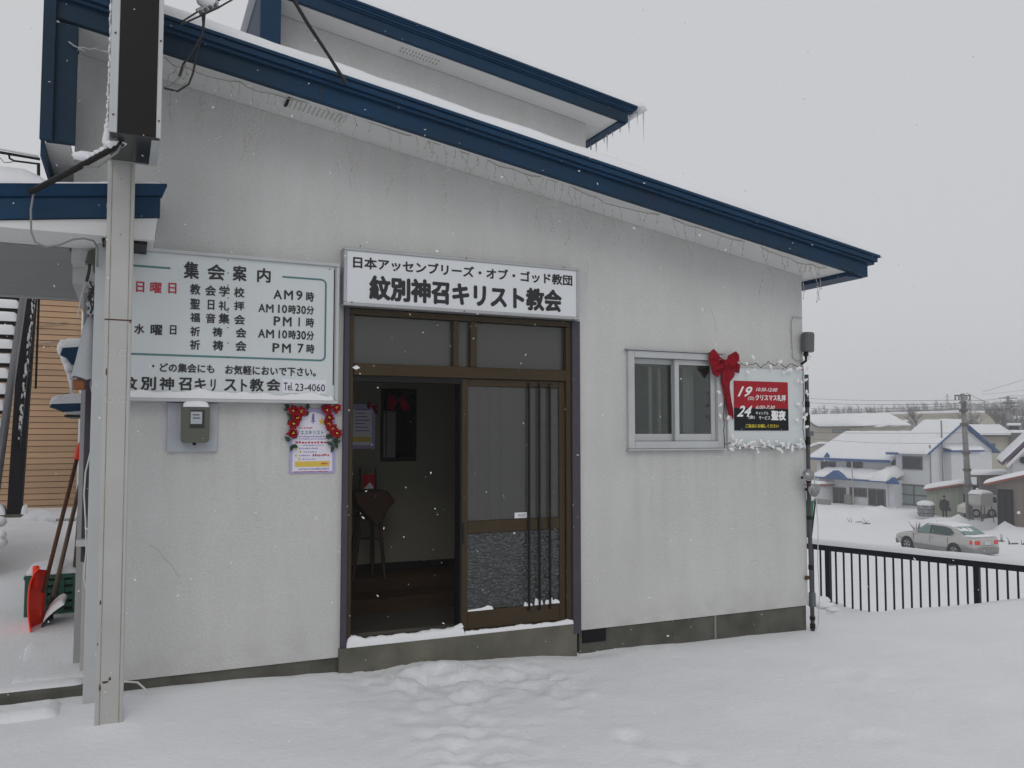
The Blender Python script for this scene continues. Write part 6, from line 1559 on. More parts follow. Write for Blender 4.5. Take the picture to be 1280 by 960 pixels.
MB().tube([(c.x-.1, c.y-.3, c.z-.3), (c.x-.1, c.y-.3, c.z-.8), (c.x-.35, c.y-.3, c.z-1.5)], .035, 5).build('pipe', M['winframe'], tk)
s = MB(); pad(s, c.x-tw-.03, c.x+tw+.03, c.y-td_, c.y+td_, lambda x, y: c.z+.40, .26, 10, 8, edge=.25, amp=.2, ns=1.5); s.ball((c.x-.3, c.y, c.z+.70), .09, 6, 5); s.build('tank_snow', M['snow_far'], kind='stuff', smooth=True, label='snow cap on the steel tank')
# dark bin with snow
c = dep(1157.5, 636, 61); bn = thing('round_bin', 'dark mesh bin with a snow cap in front of the green shed', 'bin', (c.x, c.y, c.z-.5))
MB().lathe([(.50, -.55), (.56, -.4), (.58, .2), (.55, .27)], c, (0, 0, 1), 12).build('bin_body', mat('dark_mesh', (.07, .085, .09), .7, c2=(.35, .36, .37), vs_=9), bn)
for z in (-.3, 0, .24): MB().lathe([(.59, z-.03), (.60, z), (.59, z+.03)], c, (0, 0, 1), 12).build('hoop', M['winframe'], bn)
s = MB(); s.ball(c+Vector((0, 0, .34)), .62, 12, 8, (1, 1, .42), .04); s.build('bin_snow', M['snow_far'], kind='stuff', smooth=True, label='snow cap on the dark bin')

# ------------------------------------------------------------------ parked car seen from behind on the left side
def build_car():
    cx, cy = 35.15, 22.45; gz = ground(cx, cy)-.06
    fw = Vector((.08, .997, 0)); fw.normalize(); lf = Vector((-fw.y, fw.x, 0)); k = 1.0
    def W(x, y, z): p = Vector((cx, cy, gz))+fw*(x*k)+lf*(y*k); return (p.x, p.y, gz+z*k)
    car = thing('parked_car', 'silver sedan with grey lower trim parked in the snow beyond the railing', 'car', (cx, cy, gz))
    silver = mat('silver_paint', (.43, .425, .415), .3, metal=.25, var=.06, vs_=3, coat=.5); grey = mat('grey_cladding', (.20, .20, .20), .5, var=.1, vs_=5)
    tint = mat('green_car_glass', (.03, .065, .058), .08); tint2 = mat('light_green_car_glass', (.12, .21, .19), .12)
    tyre = mat('tyre', (.015, .015, .015), .85); rimm = mat('wheel_rim', (.33, .33, .33), .35, metal=.5)
    lamp = mat('tail_lamp_red', (.62, .02, .02), .2); plate = mat('number_plate', (.50, .52, .50), .5)
    st = [(-2.33, .62, .44, .62, .80, .84), (-2.28, .76, .34, .6, .86, .93), (-2.15, .82, .27, .6, .90, .985), (-1.85, .845, .24, .6, .90, 1.0), (-1.2, .86, .22, .58, .90, .99), (0, .865, .21, .56, .88, .95), (.95, .86, .22, .55, .86, .93), (1.45, .845, .23, .54, .80, .885), (1.95, .81, .26, .50, .72, .80), (2.2, .74, .30, .48, .64, .72), (2.31, .58, .36, .46, .56, .62)]
    mb = MB(); vs = []; n = 0
    for (x, w, zb, zm, zs, zt) in st:
        half = [(w*.86, zb), (w*.985, zb+.08), (w, zm), (w*.975, zs), (w*.86, zt-.015), (w*.45, zt+.01), (0, zt+.016)]
        ring = half+[(-a, b) for a, b in reversed(half[:-1])]; n = len(ring)
        vs += [W(x, a, b) for a, b in ring]
    fs = [(i*n+j, i*n+(j+1) % n, (i+1)*n+(j+1) % n, (i+1)*n+j) for i in range(len(st)-1) for j in range(n)]
    fs += [tuple(range(n)), tuple((len(st)-1)*n+j for j in reversed(range(n)))]
    mb.add(vs, fs); mb.build('body', silver, car, smooth=True, bevel=0)
    gh = [(-1.78, .70, .66, .99), (-1.55, .74, .66, 1.10), (-1.12, .76, .60, 1.335), (-.7, .77, .585, 1.385), (-.1, .775, .585, 1.405), (.35, .77, .585, 1.37), (.75, .76, .63, 1.16), (1.08, .72, .68, .94)]
    vs = []
    for (x, wb, wt, zt) in gh: vs += [W(x, wb, .88), W(x, wt+.02, zt-.05), W(x, wt-.06, zt), W(x, 0, zt+.02), W(x, -wt+.06, zt), W(x, -wt-.02, zt-.05), W(x, -wb, .88)]
    fs = [(i*7+j, i*7+j+1, (i+1)*7+j+1, (i+1)*7+j) for i in range(len(gh)-1) for j in range(6)]+[tuple(range(7)), tuple(range(55, 48, -1))]
    mb = MB(); mb.add(vs, fs); mb.build('roof', silver, car, smooth=False, bevel=.0)
    # glass set just proud of the greenhouse
    def side(sg_, poly, m_, nm):
        P = [W(x, sg_*(.787-.36*(z-.93)+.012), z) for x, z in poly]; Q = [W(x, sg_*(.787-.36*(z-.93)-.03), z) for x, z in poly]; n_ = len(P)
        mb = MB(); mb.add(P+Q, [tuple(range(n_)), tuple(range(2*n_-1, n_-1, -1))]+[(i, (i+1) % n_, (i+1) % n_+n_, i+n_) for i in range(n_)]); return mb.build(nm, m_, car)
    for sg_ in (1, -1):
        side(sg_, [(.90, .955), (.10, .965), (.10, 1.32), (.34, 1.30), (.62, 1.14)], tint2 if sg_ > 0 else tint, 'side_window')
        side(sg_, [(.02, .965), (-1.02, .985), (-1.22, 1.08), (-.98, 1.27), (-.72, 1.325), (.02, 1.33)], tint, 'side_window')
        side(sg_, [(.095, .96), (.03, .96), (.03, 1.335), (.095, 1.33)], mat('black_pillar', (.012, .012, .012), .4), 'pillar')
    def quad(pts, m_, nm, off):
        P = [Vector(W(*p)) for p in pts]; nrm = (P[1]-P[0]).cross(P[2]-P[0]).normalized()*off
        mb = MB(); mb.add([p+nrm for p in P]+[p-nrm for p in P], [(0, 1, 2, 3), (7, 6, 5, 4), (0, 4, 5, 1), (1, 5, 6, 2), (2, 6, 7, 3), (3, 7, 4, 0)]); return mb.build(nm, m_, car)
    quad([(-1.20, .50, 1.322), (-1.20, -.50, 1.322), (-1.74, -.58, 1.045), (-1.74, .58, 1.045)], tint2, 'rear_window', .022)
    quad([(.42, .52, 1.355), (.42, -.52, 1.355), (1.02, -.60, 1.0), (1.02, .60, 1.0)], tint, 'windscreen', .022)
    for sg_ in (1, -1):
        for x in (-1.33, 1.38):
            c = Vector(W(x, sg_*.70, .30)); ax = lf*sg_
            MB().lathe([(.37, .10), (.385, .172)], c, ax, 18).build('wheel_arch', mat('arch_black', (.01, .01, .01), .9) if (x < 0 and sg_ > 0) else bpy.data.materials['arch_black'], car)
            wv = MB().lathe([(.20, .18), (.29, .19), (.305, .17), (.31, .05), (.31, -.02)], c, ax, 20).build('wheel', tyre, car, smooth=False)
            MB().lathe([(.195, .17), (.185, .19), (.06, .182), (.0, .19)], c, ax, 16).build('rim', rimm, wv)
            sp = MB()
            for q in range(5):
                a = q*2*math.pi/5; d = (Vector((0, 0, 1))*math.cos(a)+fw*math.sin(a)); e = d.cross(ax)
                b0 = c+ax*.196; sp.add([b0+d*.06+e*.03, b0+d*.06-e*.03, b0+d*.17-e*.045, b0+d*.17+e*.045], [(0, 1, 2, 3)])
            sp.build('spoke_gap', tyre, wv, fixn=False)
        # lower cladding between the wheels and along the bumpers
        mb = MB()
        for xa, xb in ((-.93, .98),): mb.hexa([W(xa, sg_*.845, .22), W(xb, sg_*.845, .22), W(xb, sg_*.875, .23), W(xa, sg_*.875, .23), W(xa, sg_*.845, .44), W(xb, sg_*.845, .43), W(xb, sg_*.872, .41), W(xa, sg_*.872, .42)])
        mb.build('side_skirt', grey, car)
        MB().hexa([W(-2.315, sg_*.50, .70), W(-2.32, sg_*.50, .83), W(-2.32, sg_*.50, .83), W(-2.315, sg_*.50, .70), W(-2.2, sg_*.84, .70), W(-2.2, sg_*.84, .85), W(-2.2, sg_*.7, .85), W(-2.2, sg_*.7, .7)]) if False else None
        mb = MB(); mb.add([W(-2.345, sg_*.42, .68), W(-2.345, sg_*.42, .85), W(-2.335, sg_*.66, .855), W(-2.335, sg_*.66, .68), W(-2.17, sg_*.84, .86), W(-2.17, sg_*.84, .70), W(-2.1, sg_*.42, .68), W(-2.1, sg_*.42, .85)], [(0, 1, 2, 3), (3, 2, 4, 5), (0, 6, 7, 1), (1, 7, 4, 2), (6, 5, 4, 7), (0, 3, 5, 6)])
        mb.build('tail_light', lamp, car)
        MB().hexa([W(2.25, sg_*.35, .54), W(2.25, sg_*.70, .54), W(2.12, sg_*.76, .54), W(2.12, sg_*.35, .54), W(2.23, sg_*.35, .66), W(2.22, sg_*.68, .66), W(2.10, sg_*.74, .66), W(2.10, sg_*.35, .66)]).build('headlight', plate, car)
        MB().hexa([W(.78, sg_*.78, .94), W(.92, sg_*.78, .94), W(.92, sg_*.95, .94), W(.80, sg_*.95, .94), W(.80, sg_*.78, 1.05), W(.92, sg_*.78, 1.05), W(.92, sg_*.94, 1.05), W(.82, sg_*.94, 1.05)]).build('door_mirror', silver, car)
        MB().hexa([W(-.18, sg_*.862, .80), W(-.02, sg_*.862, .80), W(-.02, sg_*.882, .80), W(-.18, sg_*.882, .80), W(-.18, sg_*.862, .835), W(-.02, sg_*.862, .835), W(-.02, sg_*.882, .835), W(-.18, sg_*.882, .835)]).build('door_handle', silver, car)
    mb = MB()
    rb = [(-2.36, -.60), (-2.40, -.3), (-2.41, 0), (-2.40, .3), (-2.36, .60), (-2.26, .80), (-2.0, .875), (-1.74, .88)]
    ring = [(-1.74, -.88), (-2.0, -.875), (-2.26, -.80)]+rb; vs = []
    for x, y in ring: vs += [W(x, y*.96, .24), W(x, y, .36), W(x, y, .52), W(x+.05, y*.96, .56), W(x+.15, y*.8, .56), W(x+.15, y*.8, .24)]
    fs = [(i*6+j, i*6+(j+1) % 6, (i+1)*6+(j+1) % 6, (i+1)*6+j) for i in range(len(ring)-1) for j in range(6)]+[tuple(range(6)), tuple(len(vs)-1-j for j in range(6))]
    mb.add(vs, fs); mb.build('rear_bumper', grey, car, smooth=True)
    MB().hexa([W(2.15, -.78, .26), W(2.34, -.6, .28), W(2.34, .6, .28), W(2.15, .78, .26), W(2.15, -.8, .46), W(2.36, -.62, .46), W(2.36, .62, .46), W(2.15, .8, .46)]).build('front_bumper', grey, car)
    MB().hexa([W(-2.36, -.17, .66), W(-2.33, -.17, .66), W(-2.33, .17, .66), W(-2.36, .17, .66), W(-2.355, -.17, .80), W(-2.32, -.17, .80), W(-2.32, .17, .80), W(-2.355, .17, .80)]).build('number_plate', plate, car)
    MB().hexa([W(-2.352, -.42, .62), W(-2.33, -.42, .62), W(-2.33, .42, .62), W(-2.352, .42, .62), W(-2.352, -.42, .64), W(-2.33, -.42, .64), W(-2.33, .42, .64), W(-2.352, .42, .64)]).build('boot_seam', grey, car)
    seam = mat('panel_gap', (.03, .03, .03), .6)
    for sg_ in (1, -1):
        for x_ in (.98, .0, -1.0):
            MB().hexa([W(x_, sg_*.83, .40), W(x_+.018, sg_*.83, .40), W(x_+.018, sg_*.8655, .56), W(x_, sg_*.8655, .56), W(x_, sg_*.80, .88), W(x_+.018, sg_*.80, .88), W(x_+.018, sg_*.853, .87), W(x_, sg_*.853, .87)]).build('panel_gap', seam, car)
        MB().hexa([W(-2.0, sg_*.853, .60), W(1.9, sg_*.845, .56), W(1.9, sg_*.80, .56), W(-2.0, sg_*.80, .60), W(-2.0, sg_*.853, .625), W(1.9, sg_*.845, .585), W(1.9, sg_*.80, .585), W(-2.0, sg_*.80, .625)]).build('side_moulding', grey, car)
    s = MB(); xf = lambda x, y, z: W(x, y, z)
    pad(s, -1.05, .30, -.56, .56, lambda x, y: 1.385-.06*abs(x+.2)**2, .07, 10, 8, edge=.10, amp=.3, ns=2, xf=xf); pad(s, -2.2, -1.72, -.66, .70, lambda x, y: 1.0, .06, 8, 8, edge=.10, amp=.4, ns=3, seed=3, xf=xf)
    pad(s, 1.05, 2.05, -.66, .66, lambda x, y: .95-.15*(x-1.05), .03, 8, 8, edge=.10, amp=.5, ns=3, seed=5, xf=xf)
    pad(s, -1.62, -1.2, -.2, .55, lambda x, y: 1.06+(x+1.7)*.50, .035, 8, 8, edge=.08, amp=.9, ns=4, seed=7, xf=xf)
    s.build('car_snow', M['snow_far'], kind='stuff', smooth=True, label='snow on the roof and boot of the silver sedan')
build_car()
# part of a pale car behind the utility pole
def pale_car():
    t = thing('parked_car', 'pale parked car mostly hidden behind the utility pole and steel tank', 'car', dep(1218, 643, 58.5))
    a = dep(1203, 643, 58.5); b = dep(1243, 643, 58.5); c = a.lerp(b, .5); u = (b-a); L = u.length; u.normalize(); v = Vector((-u.y, u.x, 0)); z0 = a.z-.15
    P = lambda x, y, z: (c.x+u.x*x+v.x*y, c.y+u.y*x+v.y*y, z0+z)
    prof = [(-L/2, .25), (-L/2+.02, .7), (-L/2+.5, .92), (-L/2+.95, 1.0), (-L/2+1.25, 1.45), (L/2-.7, 1.62), (L/2-.1, 1.5), (L/2, .9), (L/2, .25)]
    mb = MB(); vs = [P(x, -.75, z) for x, z in prof]+[P(x, .75, z) for x, z in prof]; n = len(prof); tri = geometry.tessellate_polygon([[Vector((x, z, 0)) for x, z in prof]])
    mb.add(vs, [tuple(q) for q in tri]+[tuple(i+n for i in reversed(q)) for q in tri]+[(i, (i+1) % n, (i+1) % n+n, i+n) for i in range(n)]); mb.build('body', mat('pale_paint', (.58, .57, .52), .35, var=.08), t, bevel=.06, seg=2)
    for x in (-L/2+.55, L/2-.6): MB().lathe([(.30, 0), (.31, .1), (.31, .2)], P(x, -.76, .30), tuple(v), 14).build('wheel', M['blackplastic'], t); MB().lathe([(.17, 0), (.15, .01)], P(x, -.765, .30), tuple(-v), 12).build('rim', M['greyalu'], t)
    MB().add([P(-L/2+1.05, -.76, 1.02), P(L/2-.2, -.76, 1.02), P(L/2-.3, -.76, 1.42), P(-L/2+1.3, -.76, 1.40)], [(0, 1, 2, 3)]).build('side_window', M['winglass'], t, fixn=False)
pale_car()

# ------------------------------------------------------------------ person in dark winter clothes
def build_person():
    base = dep(1181, 648, 60.0); base.z = ground(base.x, base.y)-.05
    t = thing('person', 'person in a dark coat and cap carrying a dark bag in the snow', 'person', base)
    side = RGT.copy(); fr = Vector((-math.sin(YAW+.48), -math.cos(YAW+.48), 0)); side = Vector((-fr.y, fr.x, 0))*-1
    def Q(a, f, z): p = base+side*(-a)+fr*f; return Vector((p.x, p.y, base.z+z))
    V = [('pel', Q(0, 0, .95), .15, .12), ('waist', Q(0, 0, 1.10), .14, .11), ('chest', Q(0, .01, 1.32), .18, .13), ('neck', Q(0, .02, 1.50), .055, .055), ('jaw', Q(0, .04, 1.58), .075, .085), ('head', Q(0, .03, 1.67), .085, .10), ('crown', Q(0, .02, 1.74), .06, .07),
         ('shL', Q(.19, 0, 1.42), .075, .07), ('elL', Q(.27, .03, 1.15), .055, .05), ('wrL', Q(.22, .22, 1.03), .038, .035), ('haL', Q(.17, .29, 1.02), .04, .03),
         ('shR', Q(-.19, 0, 1.42), .075, .07), ('elR', Q(-.27, -.02, 1.15), .055, .05), ('wrR', Q(-.28, .10, .92), .038, .035), ('haR', Q(-.27, .14, .84), .04, .03),
         ('hipL', Q(.09, 0, .86), .10, .095), ('knL', Q(.10, .05, .50), .07, .065), ('anL', Q(.10, -.02, .12), .05, .05), ('toL', Q(.11, .14, .06), .05, .035),
         ('hipR', Q(-.09, 0, .86), .10, .095), ('knR', Q(-.09, .02, .50), .07, .065), ('anR', Q(-.09, -.05, .12), .05, .05), ('toR', Q(-.10, .11, .06), .05, .035)]
    idx = {v[0]: i for i, v in enumerate(V)}
    Ed = [('pel', 'waist'), ('waist', 'chest'), ('chest', 'neck'), ('neck', 'jaw'), ('jaw', 'head'), ('head', 'crown'), ('chest', 'shL'), ('shL', 'elL'), ('elL', 'wrL'), ('wrL', 'haL'), ('chest', 'shR'), ('shR', 'elR'), ('elR', 'wrR'), ('wrR', 'haR'), ('pel', 'hipL'), ('hipL', 'knL'), ('knL', 'anL'), ('anL', 'toL'), ('pel', 'hipR'), ('hipR', 'knR'), ('knR', 'anR'), ('anR', 'toR')]
    ex = []
    for h, s_ in (('haL', 1), ('haR', -1)):
        hp = V[idx[h]][1]; wr_ = V[idx['wr'+h[-1]]][1]; d = (hp-wr_).normalized(); e = d.cross(Vector((0, 0, 1))).normalized()
        for j in range(4): ex.append((h+str(j), hp+d*(.075-.008*abs(j-1.5))+e*(j-1.5)*.02+Vector((0, 0, -.015)), .009, .009, h))
        ex.append((h+'t', hp+e*.045*s_+d*.03, .010, .010, h))
    for nme, p, ra, rb_, par in ex: V.append((nme, p, ra, rb_)); idx[nme] = len(V)-1; Ed.append((par, nme))
    me = bpy.data.meshes.new('body'); me.from_pydata([tuple(v[1]-base) for v in V], [(idx[a], idx[b]) for a, b in Ed], [])
    o = bpy.data.objects.new('body', me); col.objects.link(o); md = o.modifiers.new('s', 'SKIN'); md.use_smooth_shade = True
    for i, v in enumerate(V): me.skin_vertices[0].data[i].radius = (v[2], v[3]); me.skin_vertices[0].data[i].use_root = (i == 0)
    o.modifiers.new('sub', 'SUBSURF').levels = 1
    dg = bpy.context.evaluated_depsgraph_get(); dg.update(); m2 = bpy.data.meshes.new_from_object(o.evaluated_get(dg))
    bpy.data.objects.remove(o)
    trousers = mat('black_trousers', (.018, .018, .022), .8); skin = mat('skin', (.34, .20, .145), .6)
    m2.materials.clear(); m2.materials.append(trousers); m2.materials.append(skin)
    for p in m2.polygons:
        z = sum(m2.vertices[i].co.z for i in p.vertices)/len(p.vertices); p.material_index = 1 if 1.53 < z else 0; p.use_smooth = True
    o = bpy.data.objects.new('body', m2); col.objects.link(o); o.parent = t
    coat = mat('black_coat', (.016, .014, .018), .75, bump=.3, bs=12)
    def ell(mb, rings, n=14):
        vs = []
        for (a, f, z, ra, rb_) in rings:
            for k in range(n):
                q = 2*math.pi*k/n; vs.append(Q(a+ra*math.cos(q), f+rb_*math.sin(q)*(1+.06*math.sin(3*q+z*9)), z))
        fs = [(i*n+k, i*n+(k+1) % n, (i+1)*n+(k+1) % n, (i+1)*n+k) for i in range(len(rings)-1) for k in range(n)]+[tuple(reversed(range(n))), tuple((len(rings)-1)*n+k for k in range(n))]
        mb.add(vs, fs)
    mb = MB(); ell(mb, [(0, 0, .68, .235, .18), (0, 0, .80, .23, .175), (0, 0, 1.0, .205, .155), (0, 0, 1.15, .20, .15), (0, .01, 1.32, .225, .155), (0, .01, 1.43, .20, .13), (0, .01, 1.50, .10, .09), (0, .02, 1.53, .085, .08)])
    for L, sx in (((('shL', 'elL', 'wrL')), 1), ((('shR', 'elR', 'wrR')), -1)): mb.tube([V[idx[q]][1] for q in L], [.095, .075, .058], 8)
    mb.build('coat', coat, t, smooth=True)
    mb = MB(); ell(mb, [(0, .02, 1.66, .100, .118), (0, .02, 1.70, .102, .118), (0, .015, 1.76, .085, .10), (0, .01, 1.80, .03, .04)]); mb.build('cap', M['blackplastic'], t, smooth=True)
    mb = MB(); mb.ball(Q(0, .125, 1.615), .013, 6, 4); mb.build('nose', skin, t)
    for a in (-.03, .03): MB().ball(Q(a, .115, 1.642), .009, 6, 4).build('eye', M['ink'], t)
    mb = MB(); mb.box(0, 1, 0, 1, 0, 1); mb = MB(); mb.tube([Q(-.02, .112, 1.578), Q(.02, .112, 1.578)], .005, 4); mb.build('mouth', M['red'], t)
    bag = thing('shoulder_bag', 'dark blue bag hanging at the hip of the person in black', 'bag', Q(.30, .12, .75))
    mb = MB(); c = [Q(.18, .20, .72), Q(.45, .12, .66), Q(.42, -.02, .66), (Q(.18, .06, .72)), Q(.16, .20, 1.02), Q(.36, .12, .98), Q(.34, .0, .98), Q(.16, .08, 1.02)]; mb.hexa(c); mb.build('bag_body', mat('navy_bag', (.014, .02, .04), .6), bag, bevel=.02)
    MB().tube([Q(.20, .13, 1.02), Q(.12, .16, 1.25), Q(-.12, .10, 1.45)], .016, 5).build('strap', M['blackplastic'], bag)
build_person()

# ------------------------------------------------------------------ utility poles and lines
def upole(base, top, r0, r1, lab, arms, group='utility poles of the lower town'):
    t = thing('utility_pole', lab, 'utility pole', base, group)
    MB().tube([base-Vector((0, 0, .5)), base.lerp(top, .5), top], [r0, (r0+r1)/2, r1], 8).build('pole_shaft', M['pole'], t, smooth=True)
    d = (top-base)
    for (f, L, hh) in arms:
        c = base+d*f; a = MB(); a.tube([c-RGT*L, c+RGT*L], .05, 5); a.build('crossarm', M['winframe'], t)
        for u in (-.9, -.45, .45, .9): MB().tube([c+RGT*L*u+Vector((0, 0, .03)), c+RGT*L*u+Vector((0, 0, .03+hh))], .06, 5).build('insulator', M['sid_grey'], t)
    for f in (.25, .38, .52, .75, .86): c = base+d*f; MB().tube([c-Vector((0, 0, .08)), c+Vector((0, 0, .10))], r0*1.12, 8).build('band', M['winframe'], t)
    return t
np0, np1 = dep(1212.5, 646, 57), dep(1203, 492, 57)
t = upole(np0, np1, .24, .135, 'grey concrete utility pole in front of the white gable', [(.985, .55, -.35), (.93, .25, .0)])
c = np1.lerp(np0, .06); MB().tube([c+RGT*.05, c+RGT*.05+Vector((0, 0, -.5))], .17, 8).build('transformer', M['winframe'], t)
MB().hexa([tuple(np0+Vector((-.32, -.2, .1))), tuple(np0+Vector((-.12, -.2, .1))), tuple(np0+Vector((-.12, -.05, .1))), tuple(np0+Vector((-.32, -.05, .1))), tuple(np0+Vector((-.32, -.2, 1.4))), tuple(np0+Vector((-.12, -.2, 1.4))), tuple(np0+Vector((-.12, -.05, 1.4))), tuple(np0+Vector((-.32, -.05, 1.4)))]).build('pole_box', M['winframe'], t)
upole(dep(1260, 560, 92), dep(1260, 495, 92), .22, .15, 'left pole of the far pair on the right skyline', [(.96, 1.0, .0), (.86, .7, 0)])
upole(dep(1264.5, 560, 96), dep(1264, 500, 96), .2, .14, 'right pole of the far pair on the right skyline', [(.95, .9, .0), (.87, .9, 0), (.8, .7, 0)])
upole(dep(1271, 560, 130), dep(1271, 513, 130), .16, .12, 'thin pole right of the far pair on the skyline', [(.9, .8, 0)])
upole(dep(1194, 540, 150), dep(1194, 509, 150), .2, .16, 'short distant pole left of the near concrete pole', [(.95, .7, 0)])
upole(dep(1217, 560, 105), dep(1217, 520, 105), .12, .1, 'slim distant pole right of the near concrete pole', [(.96, .7, 0)])
def wire(pts, r, lab):
    P = [dep(*p) for p in pts]; out = []
    for a, b in zip(P, P[1:]):
        L = (b-a).length
        for i in range(8): q = a.lerp(b, i/8); q.z -= .012*L*4*(i/8)*(1-i/8)*.4; out.append(q)
    out.append(P[-1])
    tag(MB().tube(out, r, 4).build('power_line', M['winframe'], kind=None), lab, 'power line', 'power lines above the lower town')
wire([(985, 496, 100), (1204, 500, 57), (1263, 494.5, 92), (1320, 490, 120)], .020, 'topmost power line running left from the concrete pole')
wire([(985, 501.5, 100), (1204, 504.5, 57), (1260, 500.5, 92), (1320, 499, 120)], .024, 'second power line from the top across the skyline')
wire([(985, 509.5, 110), (1206, 506.5, 57), (1262, 503, 92), (1320, 505, 120)], .020, 'third power line from the top crossing the wooded hill')
wire([(985, 512, 110), (1206, 511, 57), (1320, 512, 110)], .016, 'thin lower power line along the wooded hill')
wire([(985, 540, 62), (1210, 541, 56.8), (1320, 540, 70)], .016, 'line crossing just above the white house roof')
wire([(985, 546, 62), (1090, 553.5, 58), (1210, 554, 56.8)], .014, 'sagging line in front of the white house roof')
wire([(1210, 564, 56.8), (1320, 561, 60)], .014, 'low line running right from the pole at gable height')
wire([(1208, 491, 57), (1262, 510, 92)], .018, 'line descending right from the top of the concrete pole')
wire([(1208, 494, 57), (1222, 517, 80)], .016, 'steep line from the pole head down to the right')
wire([(1206, 512, 57), (1262, 516, 92), (1320, 515, 110)], .018, 'lowest skyline wire right of the concrete pole')
wire([(1207, 499, 57), (1245, 514, 80), (1262, 517, 92)], .014, 'second line descending right behind the concrete pole')
wire([(1228, 490, 70), (1320, 461, 60)], .012, 'faint line rising to the upper right over the far poles')
wire([(1228, 493, 90), (1320, 483, 80)], .012, 'faint nearly level line above the far poles')
py = thing('lattice_pylon', 'faint distant lattice pylon left of the concrete pole', 'pylon', dep(1184, 522, 230))
mb = MB(); bse, tp_ = dep(1184, 524, 230), dep(1184, 492.5, 230)
for s_ in (-1, 1): mb.tube([bse+RGT*.5*s_, tp_+RGT*.12*s_], .06, 4)
for i in range(8): f = i/8; g_ = (i+1)/8; mb.tube([bse.lerp(tp_, f)+RGT*(.5-.38*f), bse.lerp(tp_, g_)-RGT*(.5-.38*g_)], .05, 4)
mb.build('lattice', M['sid_grey'], py)
MB().tube([tp_-RGT*1.2-Vector((0, 0, .8)), tp_+RGT*1.2-Vector((0, 0, .8))], .06, 4).build('crossarm', M['sid_grey'], py)

# ------------------------------------------------------------------ trees
def bare_tree(base, H, seed, lab, dens=1.0, spread=.45, m=None, group=None, levels=4):
    rnd = random.Random(seed); t = thing('bare_tree', lab, 'tree', base, group); tr = MB(); br = MB()
    def grow(p, d, L, r, lv):
        q = p+d*L; (tr if lv == 0 else br).tube([p, p.lerp(q, .5)+Vector((rnd.uniform(-1, 1), rnd.uniform(-1, 1), 0))*L*.04, q], [r, r*.8, r*.6], 4 if lv > 1 else 5)
        if lv >= levels: return
        for i in range(int((4 if lv < 2 else 3)*dens)+1):
            a = rnd.uniform(0, 6.28); e = rnd.uniform(.35, 1.0)*spread*2; nd = (d+Vector((math.cos(a)*e, math.sin(a)*e, rnd.uniform(-.1, .35)))).normalized()
            grow(p.lerp(q, rnd.uniform(.5, 1)), nd, L*rnd.uniform(.5, .75), r*.5, lv+1)
    grow(Vector(base), Vector((0, 0, 1)), H*.36, H*.018, 0)
    tr.build('trunk', m or M['bark'], t, fixn=False); br.build('crown', m or M['bark'], t, fixn=False)
bare_tree(dep(1146, 545, 100), 4.9, 4, 'bare dark tree rising behind the roof of the white house', spread=.5)
bare_tree(dep(1212, 560, 115), 7.0, 9, 'bare tree right behind the near concrete pole')
bare_tree(dep(1224, 560, 125), 6.5, 12, 'bare tree further right behind the cream house roof')
bare_tree(dep(1252, 560, 110), 8.2, 15, 'dense bare tree left of the far pair of poles', dens=1.5, spread=.35)
bare_tree(dep(1275, 560, 118), 6.5, 18, 'bare tree behind the black chimney at the right', dens=1.4)
bare_tree(dep(1086, 545, 130), 6, 21, 'bare tree behind the grey shed left of the long hall', dens=1.2)
def wood(name, lab, n, dr, pxr, seed, H=(3.5, 6.5), fz=None, twigs=26):
    rnd = random.Random(seed); mb = MB()
    for i in range(n):
        px = rnd.uniform(*pxr); d = rnd.uniform(*dr); b = math.atan((px-640)/FPX)
        x = d*math.sin(YAW+b)/math.cos(b); y = -5.5+d*math.cos(YAW+b)/math.cos(b)
        r_ = math.hypot(x, y+5.5); j = (r_-170)/26
        z = fz(px, d) if fz else -5.4+19*smooth01(j/9)*.86-.6
        h = rnd.uniform(*H); w_ = h*.018
        p = Vector((x, y, z)); R3 = Vector((math.cos(YAW+b), -math.sin(YAW+b), 0))
        mb.add([p-R3*w_, p+R3*w_, p+R3*w_*.6+Vector((0, 0, h*.8)), p-R3*w_*.6+Vector((0, 0, h*.8))], [(0, 1, 2, 3)])
        for k in range(twigs):
            f = rnd.uniform(.2, .95); a = rnd.uniform(-1.1, 1.1); L = h*rnd.uniform(.18, .42)*(1.15-f*.6); q = p+Vector((0, 0, h*f*.85)); o_ = Vector((0, 1, 0))*rnd.uniform(-1, 1)*L*.6
            e = q+(R3*math.sin(a)+Vector((0, 0, 1))*math.cos(a))*L+o_; ww = Vector((0, 0, 1))*w_*.5+R3*w_*.3
            mb.add([q-ww, q+ww, e], [(0, 1, 2)])
    mb.build(name, M['bark'], kind='stuff', fixn=False, label=lab)
wood('distant_wood', 'greyish bare wood covering the hillside behind the houses', 2600, (150, 300), (985, 1330), 5, (4.5, 7.5))
wood('scrub_belt', 'belt of snowy bare scrub behind the houses on the right', 160, (125, 150), (1205, 1330), 8, (2.5, 5), lambda px, d: -4.5+rn_z(px), 30) if False else None
